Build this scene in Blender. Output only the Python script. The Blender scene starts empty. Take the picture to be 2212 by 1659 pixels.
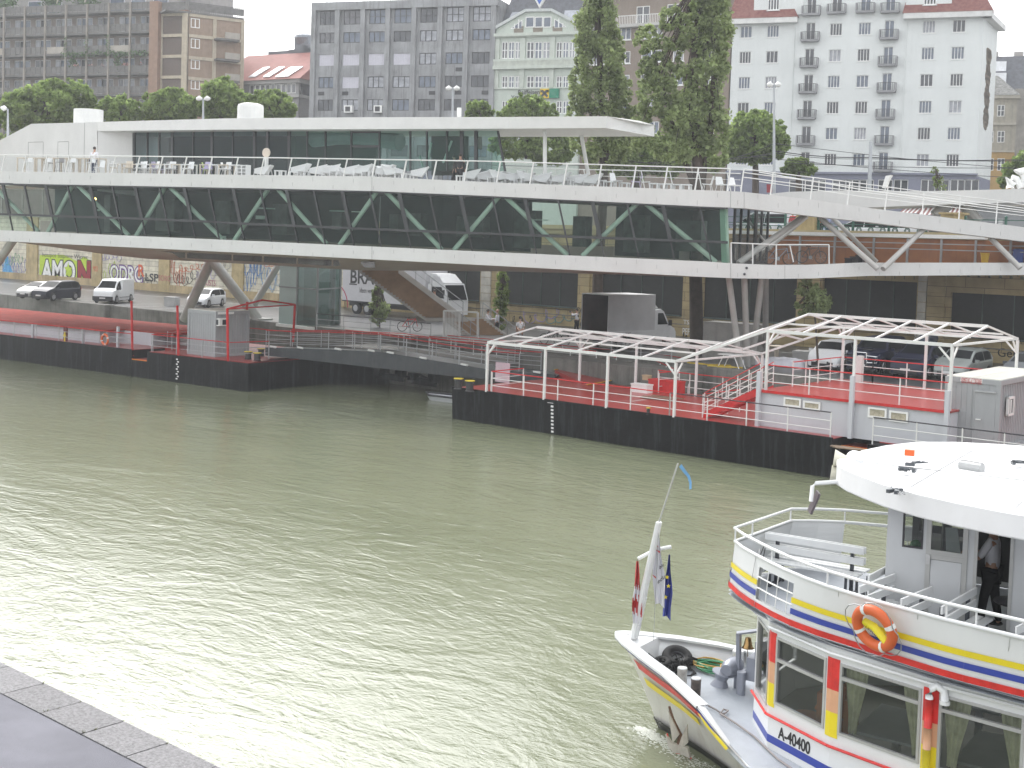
import bpy,math,random
import numpy as np
from mathutils import Vector,Matrix,noise
R=math.radians
rnd=random.Random(7)
SC=bpy.context.scene
COL=SC.collection
# ---------------------------------------------------------------- camera
# calibration: pixel units are those of the photograph at 2212 x 1659; world X runs along
# the far quay, Y across the canal, Z up from the water
FOC,PX,PY,CAMZ=2768.0,1106.0,663.0,8.65
def _n(v):return v/np.linalg.norm(v)
_a=np.array([-2100-PX,-(420-PY),-FOC]);_b=np.array([3500-PX,-(600-PY),-FOC])
_X=-_n(_a);_Y=_n(_b-_X*np.dot(_b,_X));_Z=np.cross(_X,_Y)
CM=np.array([_X,_Y,_Z])
CP=np.array([0.0,0.0,CAMZ])
cam_d=bpy.data.cameras.new('camera');cam=bpy.data.objects.new('camera',cam_d);COL.objects.link(cam)
SC.camera=cam
cam.matrix_world=Matrix([list(CM[0])+[0],list(CM[1])+[0],list(CM[2])+[CAMZ],[0,0,0,1]])
cam_d.sensor_width=36;cam_d.lens=FOC/2212*36
cam_d.shift_y=-(829.5-PY)/2212
cam_d.clip_start=0.5;cam_d.clip_end=3000
# ---------------------------------------------------------------- world, sun, exposure
W=bpy.data.worlds.new('World');SC.world=W;W.use_nodes=True
nt=W.node_tree;bg=nt.nodes['Background']
sky=nt.nodes.new('ShaderNodeTexSky');sky.sky_type='NISHITA';sky.sun_disc=False
sky.sun_elevation=R(40);sky.sun_rotation=R(298);sky.air_density=1.0;sky.dust_density=6.0;sky.ozone_density=1.0
hs=nt.nodes.new('ShaderNodeHueSaturation');hs.inputs['Saturation'].default_value=0.14
nt.links.new(sky.outputs[0],hs.inputs['Color']);cl_=nt.nodes.new('ShaderNodeMixRGB');cl_.inputs[0].default_value=0.5;cl_.inputs['Color2'].default_value=(8.6,8.8,9.1,1)
nt.links.new(hs.outputs[0],cl_.inputs['Color1']);nt.links.new(cl_.outputs[0],bg.inputs['Color'])
bg.inputs['Strength'].default_value=0.15
sun_d=bpy.data.lights.new('sun','SUN');sun=bpy.data.objects.new('sun',sun_d);COL.objects.link(sun)
sun_d.energy=0.7;sun_d.angle=R(25);sun_d.color=(1,0.97,0.93)
sun.rotation_euler=Vector((math.sin(R(298))*math.cos(R(50)),math.cos(R(298))*math.cos(R(50)),math.sin(R(50)))).to_track_quat('Z','Y').to_euler()
SC.view_settings.view_transform='Standard';SC.view_settings.look='None'
SC.view_settings.exposure=0.92;SC.view_settings.gamma=1
SC.render.engine='CYCLES'
# ---------------------------------------------------------------- back-projection helpers
def ray(u,v):return CM@np.array([u-PX,-(v-PY),-FOC])/FOC
def at(u,v,D):return CP+ray(u,v)*D
def onz(u,v,z):
 r=ray(u,v);return CP+r*(z-CAMZ)/r[2]
def ony(u,v,y):
 r=ray(u,v);return CP+r*y/r[1]
def onp(u,v,p,n):
 r=ray(u,v);return CP+r*(np.dot(np.array(p)-CP,n)/np.dot(r,n))
def dep(p):return float(np.dot(np.array(p)-CP,-CM[:,2]))
def proj(p):
 c=CM.T@(np.array(p,float)-CP);return PX-c[0]/c[2]*FOC,PY+c[1]/c[2]*FOC
UP=np.array([0,0,1.0])
# ---------------------------------------------------------------- materials
MATS={}
def M(name,col,rough=0.6,metal=0.0,var=0.12,scale=1.5,streak=0.0,bump=0.0,bscale=20,spec=0.5,col2=None,isl=0.0,coat=0.0,dirt=None):
 if name in MATS:return MATS[name]
 m=bpy.data.materials.new(name);m.use_nodes=True;t=m.node_tree;N=t.nodes;L=t.links
 b=N['Principled BSDF'];b.inputs['Roughness'].default_value=rough;b.inputs['Metallic'].default_value=metal
 b.inputs['Specular IOR Level'].default_value=spec
 if coat:b.inputs['Coat Weight'].default_value=coat
 c=list(col)[:3]
 tc=N.new('ShaderNodeTexCoord');no=N.new('ShaderNodeTexNoise');no.inputs['Scale'].default_value=scale
 no.inputs['Detail'].default_value=5;no.inputs['Roughness'].default_value=0.6
 L.new(tc.outputs['Object'],no.inputs['Vector'])
 cr=N.new('ShaderNodeValToRGB');L.new(no.outputs['Fac'],cr.inputs['Fac'])
 lo=[x*(1-var)for x in c];hi=[min(1,x*(1+var))for x in c]
 if col2:hi=list(col2)[:3]
 cr.color_ramp.elements[0].position=0.3;cr.color_ramp.elements[0].color=lo+[1]
 cr.color_ramp.elements[1].position=0.7;cr.color_ramp.elements[1].color=hi+[1]
 out=cr.outputs['Color']
 if streak or dirt:
  mp=N.new('ShaderNodeMapping');mp.inputs['Scale'].default_value=(2.2,2.2,0.16)
  n2=N.new('ShaderNodeTexNoise');n2.inputs['Scale'].default_value=1.6;n2.inputs['Detail'].default_value=8;n2.inputs['Roughness'].default_value=0.7
  L.new(tc.outputs['Object'],mp.inputs['Vector']);L.new(mp.outputs[0],n2.inputs['Vector'])
  r2=N.new('ShaderNodeValToRGB');L.new(n2.outputs['Fac'],r2.inputs['Fac'])
  r2.color_ramp.elements[0].position=0.5;r2.color_ramp.elements[1].position=0.72
  r2.color_ramp.elements[0].color=(0,0,0,1);k=streak or 0.6;r2.color_ramp.elements[1].color=(k,k,k,1)
  mx=N.new('ShaderNodeMixRGB');L.new(r2.outputs['Color'],mx.inputs['Fac']);L.new(out,mx.inputs['Color1'])
  mx.inputs['Color2'].default_value=list(dirt or[x*0.35 for x in c])+[1];out=mx.outputs['Color']
 if isl:
  g=N.new('ShaderNodeNewGeometry');mr=N.new('ShaderNodeMapRange');L.new(g.outputs['Random Per Island'],mr.inputs['Value'])
  mr.inputs['To Min'].default_value=1-isl;mr.inputs['To Max'].default_value=1+isl
  vm=N.new('ShaderNodeVectorMath');vm.operation='SCALE';L.new(out,vm.inputs[0]);L.new(mr.outputs[0],vm.inputs['Scale']);out=vm.outputs[0]
 L.new(out,b.inputs['Base Color'])
 if bump:
  n3=N.new('ShaderNodeTexNoise');n3.inputs['Scale'].default_value=bscale;n3.inputs['Detail'].default_value=3
  L.new(tc.outputs['Object'],n3.inputs['Vector'])
  bp=N.new('ShaderNodeBump');bp.inputs['Strength'].default_value=bump;bp.inputs['Distance'].default_value=0.05
  L.new(n3.outputs['Fac'],bp.inputs['Height']);L.new(bp.outputs[0],b.inputs['Normal'])
 MATS[name]=m;return m
def emis(name,col,s):
 m=M(name,col);b=m.node_tree.nodes['Principled BSDF']
 b.inputs['Emission Color'].default_value=list(col)+[1];b.inputs['Emission Strength'].default_value=s;return m
def glass(name,tint,refl_rough=0.03,clear=1.0,body=(0.02,0.025,0.025),ior=1.5):
 if name in MATS:return MATS[name]
 m=bpy.data.materials.new(name);m.use_nodes=True;t=m.node_tree;N=t.nodes;L=t.links
 N.remove(N['Principled BSDF']);o=N['Material Output']
 tr=N.new('ShaderNodeBsdfTransparent');tr.inputs[0].default_value=list(tint)+[1]
 df=N.new('ShaderNodeBsdfDiffuse');df.inputs[0].default_value=list(body)+[1]
 m1=N.new('ShaderNodeMixShader');m1.inputs[0].default_value=clear;L.new(df.outputs[0],m1.inputs[1]);L.new(tr.outputs[0],m1.inputs[2])
 gl=N.new('ShaderNodeBsdfGlossy');gl.inputs['Roughness'].default_value=refl_rough
 fr=N.new('ShaderNodeFresnel');fr.inputs[0].default_value=ior
 tc=N.new('ShaderNodeTexCoord');no=N.new('ShaderNodeTexNoise');no.inputs['Scale'].default_value=0.35
 L.new(tc.outputs['Object'],no.inputs['Vector']);bp=N.new('ShaderNodeBump');bp.inputs['Strength'].default_value=0.15
 L.new(no.outputs['Fac'],bp.inputs['Height']);L.new(bp.outputs[0],gl.inputs['Normal'])
 m2=N.new('ShaderNodeMixShader');L.new(fr.outputs[0],m2.inputs[0]);L.new(m1.outputs[0],m2.inputs[1]);L.new(gl.outputs[0],m2.inputs[2])
 L.new(m2.outputs[0],o.inputs['Surface']);MATS[name]=m;return m
def brickmat(name,c1,c2,mortar,bw,bh,ms=0.02,rough=0.8,streak=0.0,off=0.5,axis='XZ',ang=0.0):
 if name in MATS:return MATS[name]
 m=bpy.data.materials.new(name);m.use_nodes=True;t=m.node_tree;N=t.nodes;L=t.links
 b=N['Principled BSDF'];b.inputs['Roughness'].default_value=rough
 tc=N.new('ShaderNodeTexCoord');mp=N.new('ShaderNodeMapping');mp.vector_type='POINT'
 if axis=='XZ':mp.inputs['Rotation'].default_value=(R(-90),0,0)
 mz=N.new('ShaderNodeMapping');mz.inputs['Rotation'].default_value=(0,0,-ang)
 L.new(tc.outputs['Object'],mz.inputs['Vector']);L.new(mz.outputs[0],mp.inputs['Vector'])
 br=N.new('ShaderNodeTexBrick');L.new(mp.outputs[0],br.inputs['Vector']);br.offset=off
 br.inputs['Scale'].default_value=1;br.inputs['Brick Width'].default_value=bw;br.inputs['Row Height'].default_value=bh
 br.inputs['Mortar Size'].default_value=ms;br.inputs['Mortar Smooth'].default_value=0.3
 br.inputs['Color1'].default_value=list(c1)+[1];br.inputs['Color2'].default_value=list(c2)+[1];br.inputs['Mortar'].default_value=list(mortar)+[1]
 no=N.new('ShaderNodeTexNoise');no.inputs['Scale'].default_value=1.1;no.inputs['Detail'].default_value=8;L.new(tc.outputs['Object'],no.inputs['Vector'])
 mr=N.new('ShaderNodeMapRange');L.new(no.outputs['Fac'],mr.inputs['Value']);mr.inputs['From Min'].default_value=0.3;mr.inputs['From Max'].default_value=0.7
 mr.inputs['To Min'].default_value=0.72;mr.inputs['To Max'].default_value=1.1
 vm=N.new('ShaderNodeVectorMath');vm.operation='SCALE';L.new(br.outputs['Color'],vm.inputs[0]);L.new(mr.outputs[0],vm.inputs['Scale'])
 L.new(vm.outputs[0],b.inputs['Base Color']);MATS[name]=m;return m
# ---------------------------------------------------------------- objects
OFF={}
def thing(name,label,cat,loc,group=None,kind=None,local=False):
 o=bpy.data.objects.new(name,None);COL.objects.link(o);o.empty_display_size=0.3
 loc=Vector([float(x)for x in loc])
 o.location=(0,0,0)if local else loc;OFF[o.name]=Vector((0,0,0))if local else loc
 tagp(o,label,cat,group,kind);return o
def tagp(o,label=None,cat=None,group=None,kind=None,category=None):
 cat=cat or category
 if label:o['label']=label
 if cat:o['category']=cat
 if group:o['group']=group
 if kind:o['kind']=kind
 return o
class MB:
 def __init__(s):s.v=[];s.f=[];s.mi=[];s.k=0
 def mat(s,k):s.k=k;return s
 def add(s,vs,fs):
  o=len(s.v);s.v+=[tuple(float(c)for c in p)for p in vs]
  s.f+=[tuple(i+o for i in f)for f in fs];s.mi+=[s.k]*len(fs);return s
 def quad(s,*p):return s.add(p,[tuple(range(len(p)))])
 def hexa(s,b,t):
  return s.add(list(b)+list(t),[(3,2,1,0),(4,5,6,7),(0,1,5,4),(1,2,6,5),(2,3,7,6),(3,0,4,7)])
 def box(s,c,d,rz=0.0,m=None):
  c=Vector([float(x)for x in c]);hx,hy,hz=d[0]/2,d[1]/2,d[2]/2
  q=Matrix.Rotation(rz,3,'Z')if m is None else m
  P=[c+q@Vector((x,y,z))for z in(-hz,hz)for x,y in((-hx,-hy),(hx,-hy),(hx,hy),(-hx,hy))]
  return s.hexa(P[:4],P[4:])
 def bx(s,x0,x1,y0,y1,z0,z1):return s.box(((x0+x1)/2,(y0+y1)/2,(z0+z1)/2),(abs(x1-x0),abs(y1-y0),abs(z1-z0)))
 def bar(s,a,b,w,h=None,up=(0,0,1)):
  h=h or w;a=Vector([float(x)for x in a]);b=Vector([float(x)for x in b]);d=b-a
  if d.length<1e-6:return s
  d.normalize();u=Vector(up);
  if abs(d.dot(u))>0.98:u=Vector((1,0,0))
  x=d.cross(u).normalized();y=x.cross(d).normalized();x*=w/2;y*=h/2
  return s.hexa([a-x-y,a+x-y,b+x-y,b-x-y],[a-x+y,a+x+y,b+x+y,b-x+y])
 def tube(s,pts,r,n=6,closed=False,cap=True):
  P=[Vector([float(c)for c in p])for p in pts];m=len(P);rr=r if isinstance(r,(list,tuple))else[r]*m
  vs=[];fs=[];ref=Vector((0,0,1))
  for i in range(m):
   a=P[(i-1)%m]if(closed or i>0)else P[i];b=P[(i+1)%m]if(closed or i<m-1)else P[i]
   d=(b-a);d=d.normalized()if d.length>1e-9 else Vector((0,0,1))
   u=ref if abs(d.dot(ref))<0.95 else Vector((1,0,0))
   x=d.cross(u).normalized();y=d.cross(x).normalized()
   vs+=[P[i]+(x*math.cos(2*math.pi*k/n)+y*math.sin(2*math.pi*k/n))*rr[i]for k in range(n)]
  for i in range(m if closed else m-1):
   j=(i+1)%m
   fs+=[(i*n+k,i*n+(k+1)%n,j*n+(k+1)%n,j*n+k)for k in range(n)]
  if cap and not closed:fs+=[tuple(range(n)),tuple((m-1)*n+k for k in reversed(range(n)))]
  return s.add(vs,fs)
 def lathe(s,c,prof,n=16,axis=(0,0,1)):
  ax=Vector(axis).normalized();u=Vector((1,0,0))if abs(ax.x)<0.9 else Vector((0,1,0))
  x=ax.cross(u).normalized();y=ax.cross(x);c=Vector([float(k)for k in c]);vs=[];fs=[];m=len(prof)
  for r,h in prof:vs+=[c+ax*h+(x*math.cos(2*math.pi*k/n)+y*math.sin(2*math.pi*k/n))*r for k in range(n)]
  for i in range(m-1):fs+=[(i*n+k,i*n+(k+1)%n,(i+1)*n+(k+1)%n,(i+1)*n+k)for k in range(n)]
  fs+=[tuple(reversed(range(n))),tuple((m-1)*n+k for k in range(n))]
  return s.add(vs,fs)
 def cyl(s,c,r,h,n=16,axis=(0,0,1)):return s.lathe(c,[(r,0),(r,h)],n,axis)
 def ball(s,c,r,n=10,m=6,sc=(1,1,1)):
  vs=[];fs=[];c=Vector([float(k)for k in c])
  for i in range(m+1):
   t=math.pi*i/m
   for k in range(n):vs.append(c+Vector((math.sin(t)*math.cos(2*math.pi*k/n)*r*sc[0],math.sin(t)*math.sin(2*math.pi*k/n)*r*sc[1],math.cos(t)*r*sc[2])))
  for i in range(m):fs+=[(i*n+k,(i+1)*n+k,(i+1)*n+(k+1)%n,i*n+(k+1)%n)for k in range(n)]
  return s.add(vs,fs)
 def torus(s,c,R0,r,n=24,m=8,mat=None,a0=0,a1=None,tw=None):
  mat=mat or Matrix.Identity(3);c=Vector([float(k)for k in c]);full=a1 is None;a1=a1 if a1 is not None else 2*math.pi
  pts=[c+mat@Vector((math.cos(a0+(a1-a0)*i/n)*R0,math.sin(a0+(a1-a0)*i/n)*R0,0))for i in range(n if full else n+1)]
  vs=[];fs=[];q=len(pts)
  for i in range(q):
   t=a0+(a1-a0)*i/n;er=mat@Vector((math.cos(t),math.sin(t),0));ez=mat@Vector((0,0,1))
   vs+=[pts[i]+(er*math.cos(2*math.pi*k/m)+ez*math.sin(2*math.pi*k/m))*r for k in range(m)]
  for i in range(q if full else q-1):
   j=(i+1)%q;fs+=[(i*m+k,j*m+k,j*m+(k+1)%m,i*m+(k+1)%m)for k in range(m)]
  return s.add(vs,fs)
 def prism(s,poly,vec):
  n=len(poly);v=np.array([float(x)for x in vec]);P=[np.array([float(c)for c in p])for p in poly]
  return s.add(P+[p+v for p in P],[tuple(reversed(range(n))),tuple(range(n,2*n))]+[(i,(i+1)%n,(i+1)%n+n,i+n)for i in range(n)])
 def build(s,name,mats,parent=None,smooth=False,loc=None,**kw):
  me=bpy.data.meshes.new(name);off=Vector((0,0,0))
  if parent is not None:off=OFF.get(parent.name,Vector((0,0,0)))
  elif loc is not None:off=Vector([float(x)for x in loc])
  A=np.array(s.v,dtype=float).reshape(-1,3)-np.array(off)
  me.from_pydata(A.tolist(),[],s.f);
  for m in(mats if isinstance(mats,(list,tuple))else[mats]):me.materials.append(m)
  if any(s.mi):me.polygons.foreach_set('material_index',s.mi)
  if smooth:
   me.polygons.foreach_set('use_smooth',[True]*len(me.polygons))
   if smooth!='all':
    try:me.set_sharp_from_angle(angle=R(40))
    except Exception:pass
  me.validate();me.update()
  o=bpy.data.objects.new(name,me);COL.objects.link(o)
  if parent is not None:o.parent=parent;OFF[o.name]=off
  else:o.location=off;OFF[o.name]=off
  tagp(o,**kw);return o
def fixn(o):
 import bmesh
 b=bmesh.new();b.from_mesh(o.data);bmesh.ops.recalc_face_normals(b,faces=b.faces);b.to_mesh(o.data);b.free();return o
def kids(o):return[c for c in bpy.data.objects if c.parent==o]
def copy_tree(o,parent=None,ch=None):
 if ch is None:
  ch={}
  for c in bpy.data.objects:
   if c.parent:ch.setdefault(c.parent.name,[]).append(c)
 c=o.copy();COL.objects.link(c);c.parent=parent
 for k in ch.get(o.name,[]):copy_tree(k,c,ch)
 return c
def struct(mb,name,mat,**kw):return mb.build(name,mat,kind='structure',**kw)
def textmesh(txt,size,depth=0.01,bold=0.0,align='LEFT',sx=1.0,shear=0):
 c=bpy.data.curves.new('t','FONT');c.body=txt;c.size=size;c.extrude=depth;c.offset=bold;c.align_x=align;c.shear=shear
 o=bpy.data.objects.new('t',c);COL.objects.link(o);dg=bpy.context.evaluated_depsgraph_get()
 me=bpy.data.meshes.new_from_object(o.evaluated_get(dg));bpy.data.objects.remove(o);bpy.data.curves.remove(c)
 V=[(v.co.x*sx,v.co.y,v.co.z)for v in me.vertices];F=[tuple(p.vertices)for p in me.polygons];bpy.data.meshes.remove(me)
 return V,F
def addtext(mb,txt,size,org,ex,ey,depth=0.01,**kw):
 V,F=textmesh(txt,size,depth,**kw);ex=np.array(ex,float);ey=np.array(ey,float);ez=np.cross(ex,ey);org=np.array(org,float)
 mb.add([org+ex*x+ey*y+ez*z for x,y,z in V],F)
# a vertical plane with (s, z) coordinates, d = metres out of the plane towards the viewer
class Fac:
 def __init__(s,p0,p1):
  p0=np.array(p0,float);p1=np.array(p1,float);s.p0=np.array([p0[0],p0[1],0.0]);d=p1-p0;d[2]=0
  s.L=np.linalg.norm(d);s.e=d/s.L;s.n=np.array([s.e[1],-s.e[0],0]);s.ang=math.atan2(s.e[1],s.e[0])
 def P(s,a,z,d=0.0):return s.p0+s.e*a+s.n*d+UP*z
 def sz(s,u,v):
  p=onp(u,v,s.p0,s.n);return float(np.dot(p-s.p0,s.e)),float(p[2])
 def box(s,mb,a0,a1,z0,z1,d0,d1):
  mb.hexa([s.P(a0,z0,d1),s.P(a1,z0,d1),s.P(a1,z0,d0),s.P(a0,z0,d0)],[s.P(a0,z1,d1),s.P(a1,z1,d1),s.P(a1,z1,d0),s.P(a0,z1,d0)])
 def poly(s,mb,pts,d0,d1):
  mb.prism([s.P(a,z,d0)for a,z in pts],s.n*(d1-d0))
 def wall(s,mb,a0,a1,z0,z1,holes,deep=0.3,d=0.0):
  xs=sorted({a0,a1}|{h[0]for h in holes}|{h[1]for h in holes});zs=sorted({z0,z1}|{h[2]for h in holes}|{h[3]for h in holes})
  xs=[x for x in xs if a0<=x<=a1];zs=[z for z in zs if z0<=z<=z1]
  for i in range(len(xs)-1):
   run=None
   for j in range(len(zs)-1):
    cx=(xs[i]+xs[i+1])/2;cz=(zs[j]+zs[j+1])/2
    inh=any(h[0]<cx<h[1]and h[2]<cz<h[3]for h in holes)
    if not inh:
     if run is None:run=zs[j]
    if(inh or j==len(zs)-2)and run is not None:
     top=zs[j]if inh else zs[j+1]
     mb.quad(s.P(xs[i],run,d),s.P(xs[i+1],run,d),s.P(xs[i+1],top,d),s.P(xs[i],top,d));run=None
  for h in holes:
   x0,x1,y0,y1=h[:4];q=d-deep
   mb.quad(s.P(x0,y0,d),s.P(x0,y1,d),s.P(x0,y1,q),s.P(x0,y0,q));mb.quad(s.P(x1,y0,q),s.P(x1,y1,q),s.P(x1,y1,d),s.P(x1,y0,d))
   mb.quad(s.P(x0,y1,d),s.P(x1,y1,d),s.P(x1,y1,q),s.P(x0,y1,q));mb.quad(s.P(x0,y0,q),s.P(x1,y0,q),s.P(x1,y0,d),s.P(x0,y0,d))
WINM={}
def window(root,F,a0,a1,z0,z1,d,fm,gm,nx=2,nz=1,fw=0.07,sill=None,name='window',handle=None,pane=True):
 """frame mesh (shared) with its pane as a child"""
 w=round(a1-a0,2);h=round(z1-z0,2);key=(w,h,fm.name,nx,nz,fw,bool(sill),name)
 if key not in WINM:
  f=MB()
  f.bx(0,w,-0.06,0,0,fw).bx(0,w,-0.06,0,h-fw,h).bx(0,fw,-0.058,0,fw,h-fw).bx(w-fw,w,-0.058,0,fw,h-fw)
  for i in range(1,nx):f.bx(w*i/nx-fw*0.6,w*i/nx+fw*0.6,-0.055,0,fw,h-fw)
  for i in range(1,nz):f.bx(fw,w-fw,-0.05,0,h*i/nz-fw*0.4,h*i/nz+fw*0.4)
  if sill:f.bx(-0.12,w+0.12,-0.2-d*-1*0,0.02,-0.1,-0.01)
  fo=f.build(name,[fm]);g=MB();g.bx(fw,w-fw,-0.02,-0.01,fw,h-fw);go=g.build('pane',[gm])
  WINM[key]=(fo.data,go.data);bpy.data.objects.remove(fo);bpy.data.objects.remove(go)
 fd,gd=WINM[key];p=Vector(F.P(a0,z0,d))-OFF[root.name]
 o=bpy.data.objects.new(name,fd);COL.objects.link(o);o.parent=root;o.location=p;o.rotation_euler=(0,0,F.ang);OFF[o.name]=Vector((0,0,0))
 if pane:
  g=bpy.data.objects.new('pane',gd);COL.objects.link(g);g.parent=o
  if gd.materials[0]!=gm:g.material_slots[0].link='OBJECT';g.material_slots[0].material=gm
 return o
# ================================================================ water, quays, streets
QZ,SZ,WY,QY=2.5,9.75,75.0,57.0
def watermat():
 m=bpy.data.materials.new('water');m.use_nodes=True;t=m.node_tree;N=t.nodes;L=t.links;b=N['Principled BSDF']
 b.inputs['Roughness'].default_value=0.1;b.inputs['IOR'].default_value=1.5;b.inputs['Specular IOR Level'].default_value=0.72
 tc=N.new('ShaderNodeTexCoord')
 def nz(sx,sy,sc,det,rot=0.0,ty='n',dist=0.0):
  mp=N.new('ShaderNodeMapping');mp.inputs['Scale'].default_value=(sx,sy,1);mp.inputs['Rotation'].default_value=(0,0,rot);L.new(tc.outputs['Object'],mp.inputs['Vector'])
  n=N.new('ShaderNodeTexNoise');n.inputs['Scale'].default_value=sc;n.inputs['Detail'].default_value=det;n.inputs['Roughness'].default_value=0.62;n.inputs['Distortion'].default_value=dist
  L.new(mp.outputs[0],n.inputs['Vector']);return n.outputs['Fac']
 a=nz(0.45,0.9,0.35,4,0.3,dist=1.2);c=nz(0.7,1.3,1.7,4,0.9,dist=0.8);d=nz(1,1.4,6.5,3,0.2)
 def mul(x,k):
  q=N.new('ShaderNodeMath');q.operation='MULTIPLY';L.new(x,q.inputs[0]);q.inputs[1].default_value=k;return q.outputs[0]
 def add(x,y):
  q=N.new('ShaderNodeMath');q.operation='ADD';L.new(x,q.inputs[0]);L.new(y,q.inputs[1]);return q.outputs[0]
 h=add(add(mul(a,0.2),mul(c,0.085)),mul(d,0.03))
 bp=N.new('ShaderNodeBump');bp.inputs['Strength'].default_value=1.0;bp.inputs['Distance'].default_value=0.3;L.new(h,bp.inputs['Height']);L.new(bp.outputs[0],b.inputs['Normal'])
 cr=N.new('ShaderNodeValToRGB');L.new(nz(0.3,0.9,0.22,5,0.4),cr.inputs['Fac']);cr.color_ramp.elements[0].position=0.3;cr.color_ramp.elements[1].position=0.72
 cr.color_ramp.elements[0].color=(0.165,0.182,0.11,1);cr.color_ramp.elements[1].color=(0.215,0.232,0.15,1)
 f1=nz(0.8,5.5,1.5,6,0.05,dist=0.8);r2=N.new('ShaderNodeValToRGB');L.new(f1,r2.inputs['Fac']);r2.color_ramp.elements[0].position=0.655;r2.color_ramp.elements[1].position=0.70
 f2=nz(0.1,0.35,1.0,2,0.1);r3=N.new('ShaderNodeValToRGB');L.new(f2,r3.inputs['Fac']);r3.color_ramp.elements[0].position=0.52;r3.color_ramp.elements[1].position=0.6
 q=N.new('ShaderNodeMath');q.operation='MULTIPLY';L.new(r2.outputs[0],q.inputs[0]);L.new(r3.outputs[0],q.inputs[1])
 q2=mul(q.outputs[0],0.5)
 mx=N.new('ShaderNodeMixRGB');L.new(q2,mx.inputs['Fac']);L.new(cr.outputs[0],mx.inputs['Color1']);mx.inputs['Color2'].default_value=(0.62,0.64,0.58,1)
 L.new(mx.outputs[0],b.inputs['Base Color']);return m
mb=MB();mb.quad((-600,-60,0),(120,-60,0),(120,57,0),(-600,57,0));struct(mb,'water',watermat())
conc=M('concrete_old',(0.17,0.165,0.15),0.9,var=0.3,scale=0.8,streak=0.7,bump=0.4,bscale=5)
asph=M('asphalt_wet',(0.055,0.055,0.058),0.28,var=0.3,scale=0.35,bump=0.15,bscale=30)
pave=M('pavement_wet',(0.15,0.15,0.172),0.75,var=0.22,scale=0.6,bump=0.25,bscale=70,spec=.25)
# near quay, bottom left: wet pavement edged with granite slabs
nq=MB();nq.bx(-90,20,-25,10.02,-1,1.19);struct(nq,'quay_path',pave)
gran=M('granite_slabs',(0.22,0.215,0.22),0.7,var=0.35,scale=22,bump=0.4,bscale=40,isl=0.16,spec=.3)
ge=MB();x=-60.0
while x<10:ge.bx(x+0.012,x+1.155,10.04,10.75,-1,1.2+rnd.uniform(-.004,.004));x+=1.168
ge.bx(-90,20,10.03,10.7,-1,1.15);struct(ge,'quay_edge',gran)
grs=MB()
for k in range(60):
 X=-60+1.168*rnd.randint(20,46)+rnd.uniform(-.02,.02);Yc=rnd.choice([10.1,10.68,10.3])+rnd.uniform(-.05,.05)
 for j in range(7):
  a=rnd.uniform(0,6.3);l=rnd.uniform(.02,.06);grs.quad((X,Yc,1.195),(X+.012,Yc,1.195),(X+math.cos(a)*l,Yc+math.sin(a)*l,1.2+l))
grs.build('joint_grass',M('dry_grass',(0.12,0.13,0.05),isl=0.4),kind='stuff')
# far quay: low wet road along the wall
fq=MB();fq.bx(-400,60,QY+0.4,WY+3,-1,QZ);struct(fq,'quay_road',asph)
# broken concrete quay face with a few setbacks and a low kerb
qf=MB();xs=[-400,-100.5,-92,-84,-74,-67,-57,-47.5,-44,-38,-20,60]
for i in range(len(xs)-1):
 y0=QY-(0.5 if i%2 else 0.0)-(3.7 if xs[i]in(-67,)else 0)*0
 qf.bx(xs[i],xs[i+1],y0,QY+0.38,-1,QZ+(0.05 if i%2 else 0.0)-0.0)
qf.bx(-60,-46,53.0,56.4,-1,1.9);qf.bx(-46.4,-35.5,54.2,56.4,-1,2.42)
struct(qf,'quay_edge',conc)
ym=M('yellow_line',(0.55,0.42,0.08),0.6,var=0.3,scale=3);wl=M('road_line',(0.6,0.6,0.58),0.5,var=0.3,scale=2)
l=MB();l.bx(-46,-18,57.45,57.55,QZ+.003,QZ+.007);l.mat(1);l.bx(-300,-70,68.9,69.05,QZ+.003,QZ+.007);l.bx(-60,-10,69.5,69.62,QZ+.003,QZ+.007)
for k in range(16):l.bx(-120+k*3.0,-119.9+k*3.0,57.6,62.5,QZ+.003,QZ+.007)
struct(l,'road_marking',[ym,wl])
# raised upper street behind the wall, and the ground under the town
st=MB();st.bx(-600,200,WY+3.01,118,-1,SZ-0.25);struct(st,'street',asph)
pv=MB();pv.bx(-600,200,WY+3.02,82,-1,SZ-0.1);struct(pv,'pavement',M('pavement_city',(0.2,0.2,0.2),0.6,var=0.2))
gd=MB();gd.quad((-620,117.9,SZ-.3),(220,117.9,SZ-.3),(220,320,SZ-.3),(-620,320,SZ-.3));struct(gd,'ground',M('town_ground',(0.15,0.15,0.15),0.8))
# ---------------------------------------------------------------- retaining wall of the quay
ochre=brickmat('ochre_blocks',(0.42,0.33,0.17),(0.36,0.285,0.15),(0.10,0.08,0.05),2.3,0.62,0.018)
lime=brickmat('limestone_blocks',(0.70,0.66,0.52),(0.60,0.56,0.45),(0.26,0.22,0.16),1.15,0.5,0.02)
FW=Fac((-400,WY,0),(60,WY,0))
def wx(u,v=650):return float(ony(u,v,WY)[0])+400
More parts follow.
